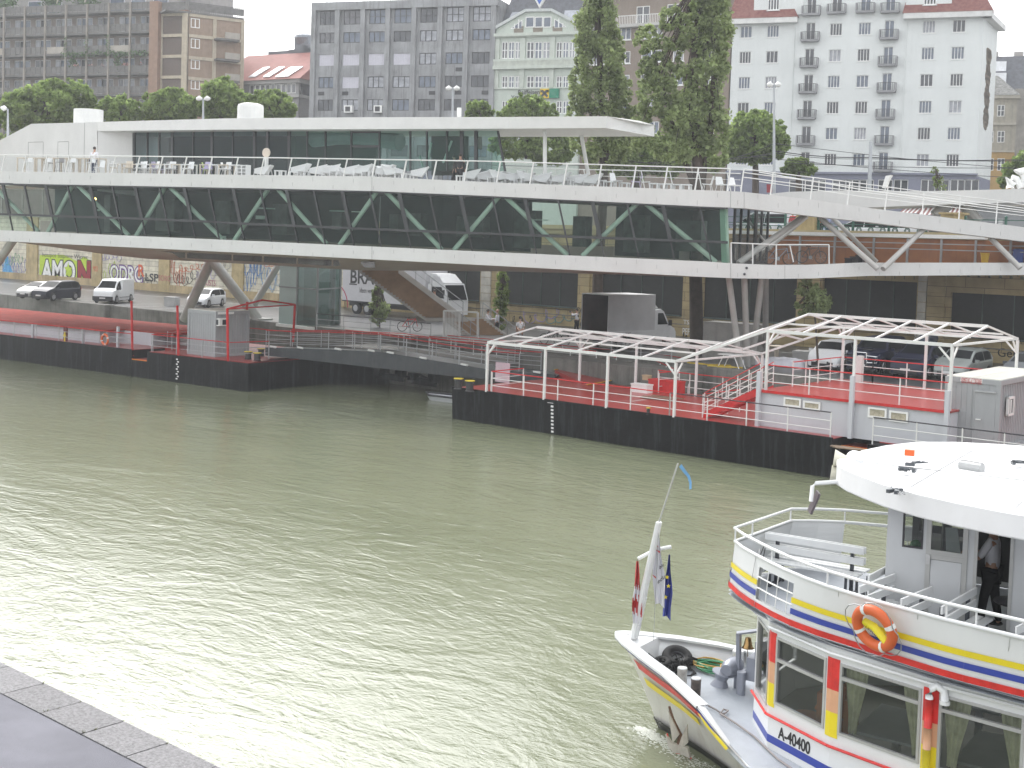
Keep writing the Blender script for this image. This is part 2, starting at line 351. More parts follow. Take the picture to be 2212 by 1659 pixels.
# left solid limestone part
t=thing('retaining_wall','pale stone quay wall covered with graffiti behind the parked cars','wall',(-110,WY,QZ))
xe=wx(1036);mb=MB();FW.box(mb,0,wx(745),QZ-.5,SZ,-2,0);mb.build('wall',lime,t)
pil=M('pilaster_stone',(0.42,0.33,0.17),0.85,var=0.25,scale=1,streak=0.5)
for u0,u1 in[(58,82),(200,220),(344,367),(502,527),(-60,-45),(640,660)]:
 mb=MB();FW.box(mb,wx(u0),wx(u1),QZ-.5,SZ,.01,.16);mb.build('pilaster',pil,t)
mb=MB();FW.box(mb,0,wx(745),QZ-.5,QZ+.75,.02,.12);mb.build('plinth',M('plinth_stone',(0.40,0.31,0.17),0.8,var=0.3,scale=.7,streak=.6),t)
mb=MB();FW.box(mb,0,wx(745),SZ,SZ+.25,-.6,.25);mb.build('coping',M('coping_stone',(0.4,0.38,0.32),0.8),t)
# right part: dark grilled openings between ochre piers
t=thing('station_wall','ochre station wall with dark grilled openings behind the parked cars on the right','wall',(-50,WY,QZ))
ops=[(745,1036,7.1),(1085,1247,7.1),(1293,1474,7.1),(1517,1720,7.05),(1775,1980,7.0),(2053,2260,6.5),(2330,2600,6.5)]
holes=[(wx(a),wx(b),3.85,z)for a,b,z in ops]
mb=MB();FW.wall(mb,wx(745)+.001,460,QZ-.5,SZ,holes,1.2);mb.build('wall',ochre,t)
mb=MB();FW.box(mb,wx(745),460,QZ-.5,SZ,-2.4,-1.2);mb.build('dark_interior',M('backing_black',(0.012,0.013,0.012),0.9),t)  # near-black backing box behind the openings
mb=MB();FW.box(mb,wx(745),460,SZ,SZ+.3,-.6,.3);FW.box(mb,wx(745),460,SZ-.35,SZ-.02,.003,.12)
mb.build('cornice',M('cornice_stone',(0.42,0.35,0.2),0.8),t)
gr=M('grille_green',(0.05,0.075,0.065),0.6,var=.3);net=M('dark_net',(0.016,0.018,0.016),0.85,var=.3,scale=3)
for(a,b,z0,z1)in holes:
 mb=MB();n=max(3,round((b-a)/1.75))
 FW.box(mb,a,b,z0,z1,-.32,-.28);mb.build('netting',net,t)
 mb=MB()
 for i in range(1,n):FW.box(mb,a+(b-a)*i/n-.025,a+(b-a)*i/n+.025,z0,z1,-.27,-.2)
 FW.box(mb,a,b,z0+.02,z0+.1,-.15,.2);mb.build('grille',gr,t)
pw=M('pier_white',(0.5,0.48,0.42),0.8,var=.2,streak=.4)
for u0,u1,m in[(1040,1060,pw),(1250,1274,ochre),(1477,1498,ochre),(1724,1772,ochre),(1984,2002,pw),(2004,2042,ochre),(2275,2315,ochre)]:
 mb=MB();a,b=wx(u0),wx(u1);z=QZ-.4
 while z<8.6:FW.box(mb,a,b,z+.02,z+.6,.004,.14);z+=.62
 mb.build('pier',m,t)
mb=MB()
for k in range(40):
 s=wx(1790)+k*.62
 FW.box(mb,s,s+.05,7.15 if k<12 else 7.6,8.4,.004,.03);
 if k%1==0:mb.ball(FW.P(s+.3,7.55 if k>11 else 7.9,.1),.11,6,4)
mb.build('ornament',M('patina',(0.13,0.14,0.10),0.8),t)
# long steel plinth and rail below openings
mb=MB();FW.box(mb,wx(745),460,3.3,3.36,.003,.05);mb.build('ledge',conc,t)
# ---------------------------------------------------------------- graffiti, painted on the wall
gm=lambda n,c:M(n,c,0.7,var=.15,scale=4)
gw,gb,gy,gr_,gbl,gli,gpu,gor=gm('paint_white',(.75,.75,.73)),gm('paint_black',(.02,.02,.02)),gm('paint_lime',(.45,.6,.03)),gm('paint_darkred',(.28,.01,.02)),gm('paint_blue',(.05,.22,.55)),gm('paint_lilac',(.3,.25,.5)),gm('paint_purple',(.14,.06,.22)),gm('paint_orange',(.6,.12,.04))
def wtext(par,txt,u0,v0,u1,v1,m,d=.17,name='graffiti',bold=0.0,shear=0,label=None,F=FW):
 s0,z0=F.sz(u0,v1);s1,z1=F.sz(u1,v0);V,Fc=textmesh(txt,1,0.004,bold,shear=shear);V=np.array(V)
 lo,hi=V.min(0),V.max(0);sc=((s1-s0)/(hi[0]-lo[0]),(z1-z0)/(hi[1]-lo[1]));k=MB()
 k.add([F.P(s0+(x-lo[0])*sc[0],z0+(y-lo[1])*sc[1],d+zz)for x,y,zz in V],Fc);return k.build(name,m,par,label=label)
tg=[o for o in bpy.data.objects if o.name=='retaining_wall'][0]
k=MB();s0,z0=FW.sz(85,619);s1,z1=FW.sz(198,558);FW.poly(k,[(s0,z0),(s1,z0),(s1,z1-.3),(s1-1.5,z1+.1),(s1-3,z1-.4),(s0+5,z1+.2),(s0,z1)],.005,.018);k.build('graffiti',gy,tg,label='lime green backing of the big lettered graffiti')
wtext(tg,'AMO',87,562,165,608,gb,.024,bold=.09);wtext(tg,'AMO',90,564.5,163,605,gw,.032,bold=.03,label='white bubble letters of the big graffiti')
wtext(tg,'N',166,562,198,620,gb,.024,bold=.09);wtext(tg,'N',168,564,196.5,617,gr_,.032,bold=.06,label='dark red last letter of the big graffiti')
s,z=FW.sz(148,583);k=MB();FW.poly(k,[(s+math.cos(1.57+i*math.pi/5)*(.9 if i%2==0 else .38),z+math.sin(1.57+i*math.pi/5)*(.9 if i%2==0 else .38))for i in range(10)],.04,.046);k.build('graffiti',gy,tg)
wtext(tg,'hotspot Stepone Wicret',92,551,190,557,gb,.02)
wtext(tg,'ODRC',236,574,310,608,gpu,.02,bold=.08);wtext(tg,'ODRC',238,577,308,605,gw,.03,bold=.01)
wtext(tg,'R',299,572,313,597,gor,.036,bold=.03);wtext(tg,'LSP',314,592,343,607,gb,.02,bold=.02)
wtext(tg,'SORO',346,596,372,606,gm('paint_rose',(.4,.12,.12)),.18);wtext(tg,'RUSTS',440,606,466,616,gm('paint_wine',(.3,.03,.1)),.02)
wtext(tg,'MOI',204,575,214,586,gor,.17);wtext(tg,'GVRL',30,588,56,602,gm('paint_grey',(.3,.3,.33)),.02)
def scribble(par,u,v,w,h,m,n=14,r=.03,d=.03,F=FW,seed=0):
 q=random.Random(seed);s,z=F.sz(u,v);pts=[]
 for i in range(n*3):
  tt=i/(n*3);pts.append(F.P(s+(tt-.5)*w+math.cos(i*.95)*w*.09+q.uniform(-.05,.05),z+math.sin(i*.95)*h*(.12+.18*abs(math.sin(i*.31+seed)))+math.sin(tt*5+seed)*h*.15,d))
 k=MB();k.tube(pts,r,4);return k.build('graffiti',m,par)
for i,(u,v,w,h,m)in enumerate([(18,580,5,5,gbl),(10,600,6,3,gpu),(42,572,5,3,gli),(70,600,4,2,gm('paint_grey',(.3,.3,.33))),(100,610,6,2,gor),(240,556,4,1.5,gli),(252,600,5,4,gy),(322,612,3,2,gb),(385,590,2.5,3.5,gor),(400,600,4,2,gb),(420,578,5,1.2,gor),(445,592,3,2,gli),(470,570,4,2,gm('paint_grey',(.3,.3,.33))),(560,580,5,5,gbl),(575,560,5,2,gor),(590,590,4,4,gm('paint_pale',(.35,.5,.65))),(545,592,2.5,5,gbl),(30,562,4,2,gm('paint_green',(.05,.3,.15)))]):
 scribble(tg,u,v,w,h,m,12,.028,.16 if 502<u<527 else .03,seed=i)
for u,v,w,h in[(14,590,2.6,5.0)]:
 s,z=FW.sz(u,v);k=MB();FW.poly(k,[(s-1.8,z-2.6),(s-.5,z+1.2),(s+.1,z+2.3),(s+1,z+.8),(s+2.4,z-.8),(s+2.1,z-2.2),(s+.9,z-1.7)],.01,.02);k.build('graffiti',gm('paint_sky',(.1,.35,.6)),tg,label='sky blue blob of paint at the left end')
ts=[o for o in bpy.data.objects if o.name=='station_wall'][0]
for i,(txt,u0,v0,u1,v1,m,d)in enumerate([('TSL',1479,692,1497,700,gw,.16),('PEPE',1477,710,1499,722,gw,.16),('DOK',1250,665,1272,677,gb,.16),('M1G',1018,733,1052,742,gm('paint_red',(.5,.02,.02)),.2),('BOZR',1888,727,1925,742,gw,.01),('SHPV',1975,724,2015,732,gw,.01),('RSF',1984,692,1999,708,gb,.16),('GeF',2155,755,2200,770,gb,.01),('E2G',1935,735,1975,748,gb,.01),('lol',1252,690,1268,705,gb,.16)]):
 wtext(ts,txt,u0,v0,u1,v1,m,d)
for i,(u,v,w,h)in enumerate([(1120,690,3,1.4),(1170,682,4,1.6),(1210,690,3,1.2),(1340,715,3,1),(1560,730,2,1.2),(1850,745,2,.8),(1490,732,1,1.3),(1058,700,.6,.8),(2110,768,2,.6)]):
 scribble(ts,u,v,w,h,[gb,gli,gm('paint_teal',(.1,.25,.25))][i%3],8,.03,.17 if u in(1490,1058)else .02,F=FW,seed=40+i)
# ================================================================ town behind
darkwin=M('window_dark',(0.035,0.04,0.05),0.08,var=.5,scale=.6,spec=.8)
curt=M('window_curtain',(0.30,0.31,0.34),0.25,var=.35,scale=1.5,spec=.6);bluew=M('window_blue',(0.10,0.125,0.17),0.1,var=.4,scale=.7,spec=.8)
blind=M('roller_blind',(0.55,0.54,0.60),0.6,var=.06);whitef=M('frame_white',(0.78,0.78,0.76),0.5,var=.05);blackf=M('frame_black',(0.03,0.03,0.035),0.5)
def facade(uL,DL,uR,DR,v=300):return Fac(at(uL,v,DL),at(uR,v,DR))
def solid(mb,F,a0,a1,z0,z1,deep,d=-.02):F.box(mb,a0,a1,z0,z1,-deep,d)
# ---- white apartment block
F6=facade(1570,152,2112,142,350);t=thing('white_apartment_block','tall white rendered apartment block with French balconies and red side roofs','building',F6.P(0,SZ,0))
S6=lambda u,v:F6.sz(u,v)
wht=M('render_white',(0.69,0.715,0.70),0.85,var=.05,scale=.3,streak=.12)
aL,aR=S6(1573,300)[0],S6(2112,300)[0];aW1=S6(1710,200)[0];aW2=S6(1953,200)[0];topz=S6(1850,-260)[1];eave=S6(1650,44)[1];baseT=S6(1900,377)[1]
rows=[S6(1862,62)[1]-i*(S6(1862,62)[1]-S6(1843,345)[1])/5 for i in range(-2,6)]
cw=[S6(1612-0,68)[0],S6(1670,66)[0]];cc=[S6(1806,64)[0],S6(1868,62)[0]];cr_=[S6(2007,56)[0],S6(2072,54)[0]];cb=[S6(1751,72)[0],S6(1921,70)[0]]
WW,WH=S6(2020,56)[0]-S6(1993,56)[0],1.35
holes=[];wins=[]
for i,z in enumerate(rows):
 for c in(cw+cr_):
  if i>=2:wins.append((c-WW/2,c+WW/2,z-WH/2,z+WH/2,'w'))
  if i<2 and c in(cw[1],cr_[0]):wins.append((c-WW/2,c+WW/2,z-WH/2,z+WH/2,'w'))
 for k,c in enumerate(cc):
  if not(i==1):wins.append((c-WW/2,c+WW/2,z-WH/2,z+WH/2,'w'))
  else:wins.append((c-.55,c+.55,z-1.15,z+.8,'b'))
 for c in cb:
  wins.append((c-.52,c+.52,z-1.25,z+.85,'b'))
zb=SZ-.3
mb=MB();F6.wall(mb,aL,aR,baseT,eave,wins,.25);F6.wall(mb,aW1,aW2,eave,topz,wins,.25)
solid(mb,F6,aL,aR,baseT,eave,14,-.25);solid(mb,F6,aW1-0,aW2,eave,topz,14,-.25)
F6.box(mb,aL,aL+.01,baseT,eave,-.26,0);F6.box(mb,aR-.01,aR,baseT,eave,-14,0)
mb.build('wall',wht,t)
q0=F6.P(aR,0,0);q1=at(2141,350,150);q1[2]=0;FSW=Fac(q0,q1);mb=MB();mb.prism([q0+UP*baseT,q1+UP*baseT,F6.P(aR,baseT,-9)],UP*(eave-baseT));mb.build('side_wall',wht,t);mb=MB();mb.prism([q0+UP*zb,q1+UP*zb,F6.P(aR,zb,-9)],UP*(baseT-zb-.01));mb.build('side_base',M('base_grey',(0.20,0.21,0.27),0.8,var=.08),t);mb=MB();FSW.box(mb,-.4,FSW.L+.5,eave-.45,eave+.15,-.3,.8);mb.build('side_cornice',M('cornice_white',(0.66,0.66,0.64),0.7),t)
for a in(aW1,aW2-.12):mb=MB();F6.box(mb,a,a+.12,baseT,eave,.002,.1);mb.build('wing_edge',wht,t)
gbase=M('base_grey',(0.20,0.21,0.27),0.8,var=.08);mb=MB();bh=[]
for u in[1725,1745,1775,1820,1848,1880,1921,1955,2015,2045,2080,2110]:
 s,z=S6(u*.985+20,402);bh.append((s-.8,s+.8,z-.8,z+.75))
F6.wall(mb,aL,aR,zb,baseT-.01,bh,.25);solid(mb,F6,aL,aR+.02,zb,baseT-.01,14.02,-.25);F6.box(mb,aL-.1,aR+.2,baseT-.01,baseT+.22,.003,.3);mb.build('ground_floor',gbase,t)
for h in bh:window(t,F6,h[0],h[1],h[2],h[3],-.2,whitef,darkwin,2,1,.09)
for i,(a,b,z0,z1,ty)in enumerate(wins):
 if ty=='w':window(t,F6,a,b,z0,z1,-.14,whitef,[darkwin,bluew,darkwin,curt,bluew][i*7%5],4 if i%3 else 3,1,.055,sill=True)
 else:
  window(t,F6,a,b,z0,z1,-.16,whitef,[darkwin,bluew][i%2],2,1,.06,name='balcony_door')
balm=M('balcony_grey',(0.27,0.27,0.28),0.7)
bk=None
for(a,b,z0,z1,ty)in wins:
 if ty!='b':continue
 c=(a+b)/2;mb=MB();w=1.0
 F6.box(mb,c-w,c+w,z0-.12,z0+.0,.003,.75)
 for s in(-1,1):F6.box(mb,c+s*w-.07,c+s*w+.07,z0+.001,z0+1.0,.003,.72)
 F6.box(mb,c-w,c+w,z0+.01,z0+.12,.6,.74);mb.mat(1)
 F6.box(mb,c-w+.08,c+w-.08,z0+.95,z0+1.0,.65,.71)
 for q in range(10):F6.box(mb,c-w+.15+q*.19,c-w+.18+q*.19,z0+.13,z0+.95,.67,.7)
 mb.build('balcony',[balm,blackf],t)
redr=M('roof_red_tile',(0.20,0.035,0.03),0.7,var=.35,scale=2.5,col2=(0.24,0.10,0.08));corn=M('cornice_white',(0.66,0.66,0.64),0.7)
for a0,a1 in((aL-.3,aW1+.4),(aW2-.4,aR+.9)):
 mb=MB();F6.box(mb,a0,a1,eave-.45,eave+.15,-.3,.9);mb.build('cornice',corn,t)
 mb=MB();b=[F6.P(a0-.1,eave+.16,.95),F6.P(a1+.1,eave+.16,.95),F6.P(a1+.1,eave+.16,-12),F6.P(a0-.1,eave+.16,-12)]
 tp=[F6.P(a0+.6,eave+5,-2.4),F6.P(a1-2.4,eave+5,-2.4),F6.P(a1-2.4,eave+5,-9),F6.P(a0+.6,eave+5,-9)];mb.hexa(b,tp);mb.build('roof',redr,t)
 c=[cw[1],cr_[0]][a0>5];mb=MB();F6.box(mb,c-2.6 if a0>5 else c-2.3,c+3.4 if a0<5 else c+2.3,eave+.5,eave+5.5,-3,.25);mb.build('dormer',wht,t)
 z=rows[1];window(t,F6,c-WW/2,c+WW/2,z-.6,z+.7,.3,whitef,darkwin,4,1,.09,sill=True)
mb=MB();q=random.Random(3);pts=[];zc0,zc1=S6(2140,95)[1],S6(2135,270)[1]
p0=F6.P(aR,0,-5.5);
for k in range(90):
 z=zc1+(zc0-zc1)*k/90;w=.7+1.0*abs(math.sin(k*.13))+q.uniform(-.3,.4);c=FSW.P(FSW.L*.45+q.uniform(-.3,.3),z,.04);mb.box(c,(w*1.5,.08,.32),FSW.ang)
mb.build('mosaic',M('mosaic_stone',(0.16,0.13,0.10),0.8,var=.5,scale=3,isl=.5),t)
# ---- brown brick block
F5=facade(1240,162,1576,151.6,300);t=thing('brown_apartment_block','brown plastered apartment block with white windows behind the poplars','building',F5.P(0,SZ,0))
S5=lambda u,v:F5.sz(u,v);brn=M('render_brown',(0.235,0.19,0.155),0.9,var=.1,streak=.2);rows=[S5(1351,73)[1]-k*(S5(1351,73)[1]-S5(1345,226)[1])/3 for k in range(0,5)]
cols=[S5(1350,120)[0]+k*(S5(1546,120)[0]-S5(1350,120)[0])/3.35 for k in range(-1,4)];wins=[]
for z in rows:
 for j,c in enumerate(cols):w=.72 if j==1 or j==3 else 1.35;wins.append((c-w,c+w,z-.75,z+.75))
bz=S5(1450,52)[1];topz=S5(1400,0)[1]+1.2;a0,a1=0,F6.sz(1574,200)[0]*0+S5(1574,200)[0]
mb=MB();F5.wall(mb,a0,a1,zb,bz,wins,.2);solid(mb,F5,a0,a1,zb,bz,12,-.2);mb.build('wall',brn,t)
mb=MB();tw=[(cols[1]+.4,cols[1]+2.2,bz+.2,bz+2.8),(cols[2]+1,cols[2]+3,bz+.2,bz+2.8),(cols[3]+.5,cols[3]+2.2,bz+.2,bz+2.8)]
F5.wall(mb,a0,a1,bz,topz,tw,.2,-2);solid(mb,F5,a0,a1,bz,topz,12,-2.2);mb.build('top_floor',brn,t)
for h in tw:window(t,F5,*h,-2.1,whitef,darkwin,2,1,.1)
mb=MB();F5.box(mb,a0,a1,bz-.2,bz+.18,-2,1.0);F5.box(mb,a0,a1,topz,topz+.3,-12,-1.2);mb.build('balcony_slab',M('slab_grey',(0.45,0.44,0.42),.8),t)
mb=MB();F5.box(mb,a0,a1,bz+1.15,bz+1.22,.85,.95)
for k in range(int((a1-a0)/.22)):F5.box(mb,a0+k*.22,a0+k*.22+.05,bz+.18,bz+1.15,.88,.92)
mb.build('railing',whitef,t)
for i,h in enumerate(wins):window(t,F5,*h,-.12,whitef,[darkwin,bluew,curt][i%3],2 if h[1]-h[0]<2 else 4,1,.11,sill=True)
# ---- green-white gabled house with the bank sign
F4=facade(1070,165,1262,160.5,200);t=thing('gabled_bank_house','pale green gabled house with banded windows and a bank sign','building',F4.P(0,SZ,0))
S4=lambda x,y:F4.sz(1026.3+x*.256,y*.256);pg=M('render_palegreen',(0.50,0.55,0.49),0.85,var=.06,streak=.15)
groups=[(222,390),(432,636),(682,846)];wins=[]
for x0,x1 in groups:
 for y0,y1 in((352,496),(640,742),(850,960)):
  for k in range(3):
   w=(x1-x0)/3;a,z1=S4(x0+k*w+3,y0);b,z0=S4(x0+(k+1)*w-5,y1);wins.append((a,b,z0,z1))
a0=S4(172,400)[0];a1=S4(900,400)[0];zc=S4(500,290)[1]
mb=MB();F4.wall(mb,a0,a1,zb,zc,wins,.25);solid(mb,F4,a0,a1,zb,zc,12,-.25)
gp=[S4(170,290),S4(900,290),S4(882,205),S4(700,105),S4(650,92),S4(432,95),S4(170,240)];F4.poly(mb,gp,-.5,0);mb.build('wall',pg,t)
mb=MB()
for y,h,d in((290,.25,.5),(305,.15,.3),(568,.25,.55),(505,.18,.45),(745,.1,.2)):
 s,z=S4(400,y);F4.box(mb,a0-.1,a1,z-h,z+h*.6,.004,d)
for x in(190,405,655):
 s,_=S4(x,400);F4.box(mb,s-.35,s+.35,S4(x,500)[1],zc-.4,.004,.22);F4.box(mb,s-.3,s+.3,S4(x,745)[1],S4(x,575)[1],.004,.2)
mb.build('cornice',M('trim_green',(0.52,0.56,0.50),.8,var=.1,streak=.2),t)
z0,z1=S4(400,566)[1],S4(400,508)[1];mb=MB();F4.box(mb,a0-.05,a1,z0,z1,.004,.42);mb.build('balustrade',M('stone_pale',(0.46,0.49,0.43),.85,var=.2,streak=.4),t)
rim=MB()
for(xa,ya),(xb,yb)in(((168,240),(432,90)),((432,90),(650,86)),((650,86),(884,205))):
 A,B_=F4.P(*S4(xa,ya),.1),F4.P(*S4(xb,yb),.1);rim.bar(A,B_,.45,.35)
rim.build('gable_rim',M('rim_grey',(0.5,0.53,0.52),.6),t)
for i,h in enumerate(wins):window(t,F4,*h,-.12,whitef,[darkwin,curt,bluew][i*5%3],2,2,.12)
for x0,x1,y0,y1 in((428,500,143,232),(506,572,143,232),(578,644,143,232)):
 (a,zt),(b,zo)=S4(x0,y0),S4(x1,y1);window(t,F4,a,b,zo,zt,.03,whitef,bluew,1,1,.12)
for pts in([(298,243),(400,243),(400,165)],[(668,238),(776,230),(668,155)]):
 q=[S4(*p)for p in pts];c=np.mean(q,0);mb=MB();F4.poly(mb,q,.004,.05);fo=mb.build('gable_window',whitef,t)
 mb=MB();F4.poly(mb,[tuple(c+(np.array(p)-c)*.78)for p in q],.052,.056);mb.build('pane',bluew,fo);mb=MB()
 for f in(.35,.68):p=np.array(q[0])*(1-f)+np.array(q[1])*f;F4.box(mb,p[0]-.08,p[0]+.08,p[1],p[1]+1.8*(f if pts[0][0]<400 else 1-f),.057,.08)
 mb.build('mullion',whitef,fo)
for x in(368,530,695):s,z=S4(x,255);mb=MB();F4.box(mb,s-.65,s+.65,z-.5,z+.5,.004,.05);mb.build('vent',M('vent_brown',(.2,.17,.13)),t)
sl=M('roof_slate',(0.085,0.09,0.105),0.6,var=.35,scale=2,isl=0);mb=MB()
mb.hexa([F4.P(a0-.2,zc,-.55),F4.P(a1,zc,-.55),F4.P(a1,zc,-12),F4.P(a0-.2,zc,-12)],[F4.P(a0+1.6,zc+9.5,-5),F4.P(a1,zc+9.5,-5),F4.P(a1,zc+9.5,-9),F4.P(a0+1.6,zc+9.5,-9)]);mb.build('roof',sl,t)
for x0,x1 in((228,410),(715,885)):
 q=[F4.P(S4(x,y)[0],S4(x,y)[1],-.6-.47*(S4(x,y)[1]-zc)+.15)for x,y in((x0,200),(x1,190 if x0>500 else 95+20),(x1,62 if x0>500 else 78),(x0+(40 if x0<500 else 0),80 if x0<500 else 66))]
 mb=MB();mb.prism(q,F4.n*.12);mb.build('skylight',M('skylight_pale',(.4,.42,.47),.15,var=.2,spec=.8),t)
bx_,by_=S4(590,790)
mb=MB();sg=thing('bank_sign','yellow and green bank sign with black crossed gable emblem and dark lettering','sign',F4.P(bx_,by_,.3))
(a,zt),(b,zo),(c,_)=S4(560,752),S4(632,830),S4(712,830)
F4.box(mb,a,b,zo,zt,.06,.45);mb.build('yellow_panel',M('sign_yellow',(.75,.52,.02),.5),sg)
mb=MB();F4.box(mb,b+.03,c,zo,zt,.06,.45);mb.build('green_panel',M('sign_green',(.0,.20,.11),.5),sg)
mb=MB();cx=(a+b)/2;cz=(zo+zt)/2;r=(zt-zo)*.36
for s in(-1,1):
 mb.bar(F4.P(cx-s*r,cz-r,.47+.03*(s>0)),F4.P(cx+s*r*.8,cz+r*.8,.47+.03*(s>0)),.3,.05,up=tuple(F4.n));mb.tube([F4.P(cx+s*r*.75,cz+r*.75,.49),F4.P(cx+s*r*1.15,cz+r*.85,.49),F4.P(cx+s*r*1.1,cz+r*.35,.49)],.12,5)
mb.build('emblem',M('sign_black',(.02,.02,.02),.5),sg)
wtext(sg,'Raiffeisen',1026.3+370*.256,758*.256,1026.3+553*.256,800*.256,MATS['sign_black'],.3,name='lettering',bold=.02,F=F4)
wtext(sg,'Versicherung',1026.3+310*.256,803*.256,1026.3+553*.256,838*.256,MATS['sign_black'],.3,name='lettering',bold=.02,F=F4)
p=at(1168,2,157.5);vs=thing('roof_sign','blue arrowhead shaped sign with a white rim on the gable roof','sign',p);mb=MB();e,n=F4.e,F4.n
mb.prism([p-e*1.6+UP*1.8,p+e*1.6+UP*1.8,p-UP*.95],n*.4);mb.build('rim',whitef,vs);mb=MB()
mb.prism([p-e*1.25+UP*1.7+n*.41,p+e*1.25+UP*1.7+n*.41,p-UP*.5+n*.41],n*.06);mb.build('face',M('sign_blue',(.03,.12,.5),.4),vs)
mb=MB();mb.bar(p+n*.5+UP*.6,p+n*.5+UP*1.5,.12,.05);mb.build('letter',whitef,vs)
# ---- grey concrete grid office block
F3=facade(678,173,1076,164.8,120);t=thing('concrete_office_block','weathered grey concrete office block with a grid of dark ribbon windows','building',F3.P(0,SZ,0))
S3=lambda x,y:F3.sz(495.5+x*.256,y*.256);cg=M('concrete_grey',(0.29,0.295,0.305),0.9,var=.22,scale=.5,streak=.8,dirt=(.1,.1,.09),bump=.3,bscale=3)
px=[735+k*211 for k in range(8)];cs=[S3(725,60)[0]]+[S3(x,60)[0]for x in(925,1140,1350,1570,1790,2012,2240)]
zrow=[]
for y0,y1 in((90,212),(275,365),(460,555),(650,745),(840,935)):zrow.append((S3(830,y1)[1],S3(830,y0)[1]))
dz=zrow[3][0]-zrow[4][0];zrow+=[(zrow[4][0]-dz*k,zrow[4][1]-dz*k)for k in(1,2,3)];wins=[]
for r,(z0,z1)in enumerate(zrow):
 for c in range(7):wins.append((cs[c]+.75,cs[c+1]-.5,z0,z1,r,c))
a0,a1=S3(712,60)[0],cs[7]+.6;topz=S3(720,38)[1]
mb=MB();F3.wall(mb,a0,a1,zb,topz,wins,.35);solid(mb,F3,a0,a1,zb,topz,13,-.35);F3.box(mb,a0,a0+.01,zb,topz,-.4,0);mb.build('wall',cg,t)
mb=MB()
for c in cs:F3.box(mb,c-.33,c+.33,zb,topz-.1,.004,.5)
F3.box(mb,a0-.1,a1,topz-.9,topz+.15,.006,.55);mb.build('pier',cg,t)
for i,(a,b,z0,z1,r,c)in enumerate(wins):
 if(r==2 and c<4)or(r==3 and c==1):
  mb=MB();F3.box(mb,a,b,z0,z1,-.2,-.1)
  for k in range(1,7):F3.box(mb,a+(b-a)*k/7-.01,a+(b-a)*k/7+.01,z0,z1,-.1,-.085)
  mb.build('roller_blind',blind,t);continue
 g=[darkwin,bluew,curt,darkwin,bluew,M('window_smoke',(.09,.09,.1),.12,var=.4,spec=.8)][(r*3+c*5+i//3)%6]
 window(t,F3,a,b,z0,z1,-.1,blackf,g,3,2 if r==0 else 1,.09)
mb=MB()
for r,c,f in((3,0,.2),(3,1,.2),(3,4,.8),(3,5,.8),(3,6,.8),(2,5,.8)):a,b,z0,z1=wins[r*7+c][:4];F3.box(mb,a+(b-a)*f-.45,a+(b-a)*f+.45,z0-.95,z0-.45,.004,.03)
mb.build('vent',blackf,t)
for r,c,f in((4,1,.5),(4,2,.78)):
 a,b,z0,z1=wins[r*7+c][:4];mb=MB();F3.box(mb,a+(b-a)*f-.6,a+(b-a)*f+.6,z0-.3,z0+.65,.02,.6);ac=mb.build('air_conditioner',whitef,t);mb=MB();F3.box(mb,a+(b-a)*f-.4,a+(b-a)*f+.3,z0-.15,z0+.5,.601,.62);mb.build('fan_grille',blackf,ac)
# ---- low house with the red hipped roof
F2=facade(500,186,690,178,170);t=thing('red_roofed_house','grey house with a salmon red tiled roof and skylights','building',F2.P(0,SZ,0));S2=lambda x,y:F2.sz(495.5+x*.256,y*.256)
g2=M('render_grey',(0.27,0.26,0.26),.9,var=.1);ev=S2(115,690)[1];a0=S2(-120,700)[0];a1=S2(585,700)[0];led=S2(300,815)[1]
wins=[(S2(x,750)[0],S2(x+38,750)[0],S2(300,795)[1],S2(300,712)[1])for x in(170,215,258,302,347,392,436,481,522)]+[(S2(x,900)[0],S2(x+38,900)[0],S2(300,945)[1],S2(300,868)[1])for x in(380,505)]
mb=MB();F2.wall(mb,a0,a1,zb,ev,wins,.2);solid(mb,F2,a0,a1,zb,ev,16,-.2);mb.build('wall',g2,t)
for h in wins:window(t,F2,*h,-.1,whitef,M('window_smoke',(.09,.09,.1),.12,var=.4),1,1,.1)
sd=[(-.003-3*k-2.3,-.4-3*k)for k in range(4)]
mb=MB();F2.box(mb,a0-.3,a1+.5,led-.3,led+.1,-16,.5);F2.box(mb,a0-.3,a1+.5,ev-.5,ev,-16.2,.5);mb.build('ledge',M('ledge_grey',(.33,.32,.31)),t)
mb=MB()
for k in range(5):mb.box(F2.P(a1+.02,(S2(300,795)[1]+S2(300,712)[1])/2,-1.6-3*k),(.06,2.4,1.9),F2.ang)
mb.build('side_window',darkwin,t)
ridge=S2(400,385)[1];mb=MB();mb.hexa([F2.P(a0-.8,ev+.01,.9),F2.P(a1+.9,ev+.01,.9),F2.P(a1+.9,ev+.01,-17),F2.P(a0-.8,ev+.01,-17)],[F2.P(a0,ridge,-6.8),F2.P(a1+.0+6.5*.0,ridge,-6.8),F2.P(a1,ridge,-7.2),F2.P(a0,ridge,-7.2)])
mb.build('roof',M('roof_salmon',(0.36,0.16,0.14),.8,var=.12,scale=1,streak=.2),t)
sl_=(ridge-ev)/7.7;m_=M('skylight_white',(.75,.77,.8),.2)
for x,w in((215,.75),(345,.75),(480,1.3)):
 s,z=S2(x,608);k=.9-(z-ev)/sl_;mb=MB();nn=Vector(F2.n)*sl_+Vector((0,0,1));nn.normalize()
 q=[F2.P(s-w-.2,z-.85,k+.85/sl_),F2.P(s+w-.5,z-.85,k+.85/sl_),F2.P(s+w,z+.85,k-.85/sl_),F2.P(s-w+.3,z+.85,k-.85/sl_)]
 mb.prism([p_+np.array(nn)*.1 for p_ in q],np.array(nn)*.12);mb.build('skylight',m_,t)
mb=MB();zf=M('zinc',(.22,.24,.27),.5,.3)
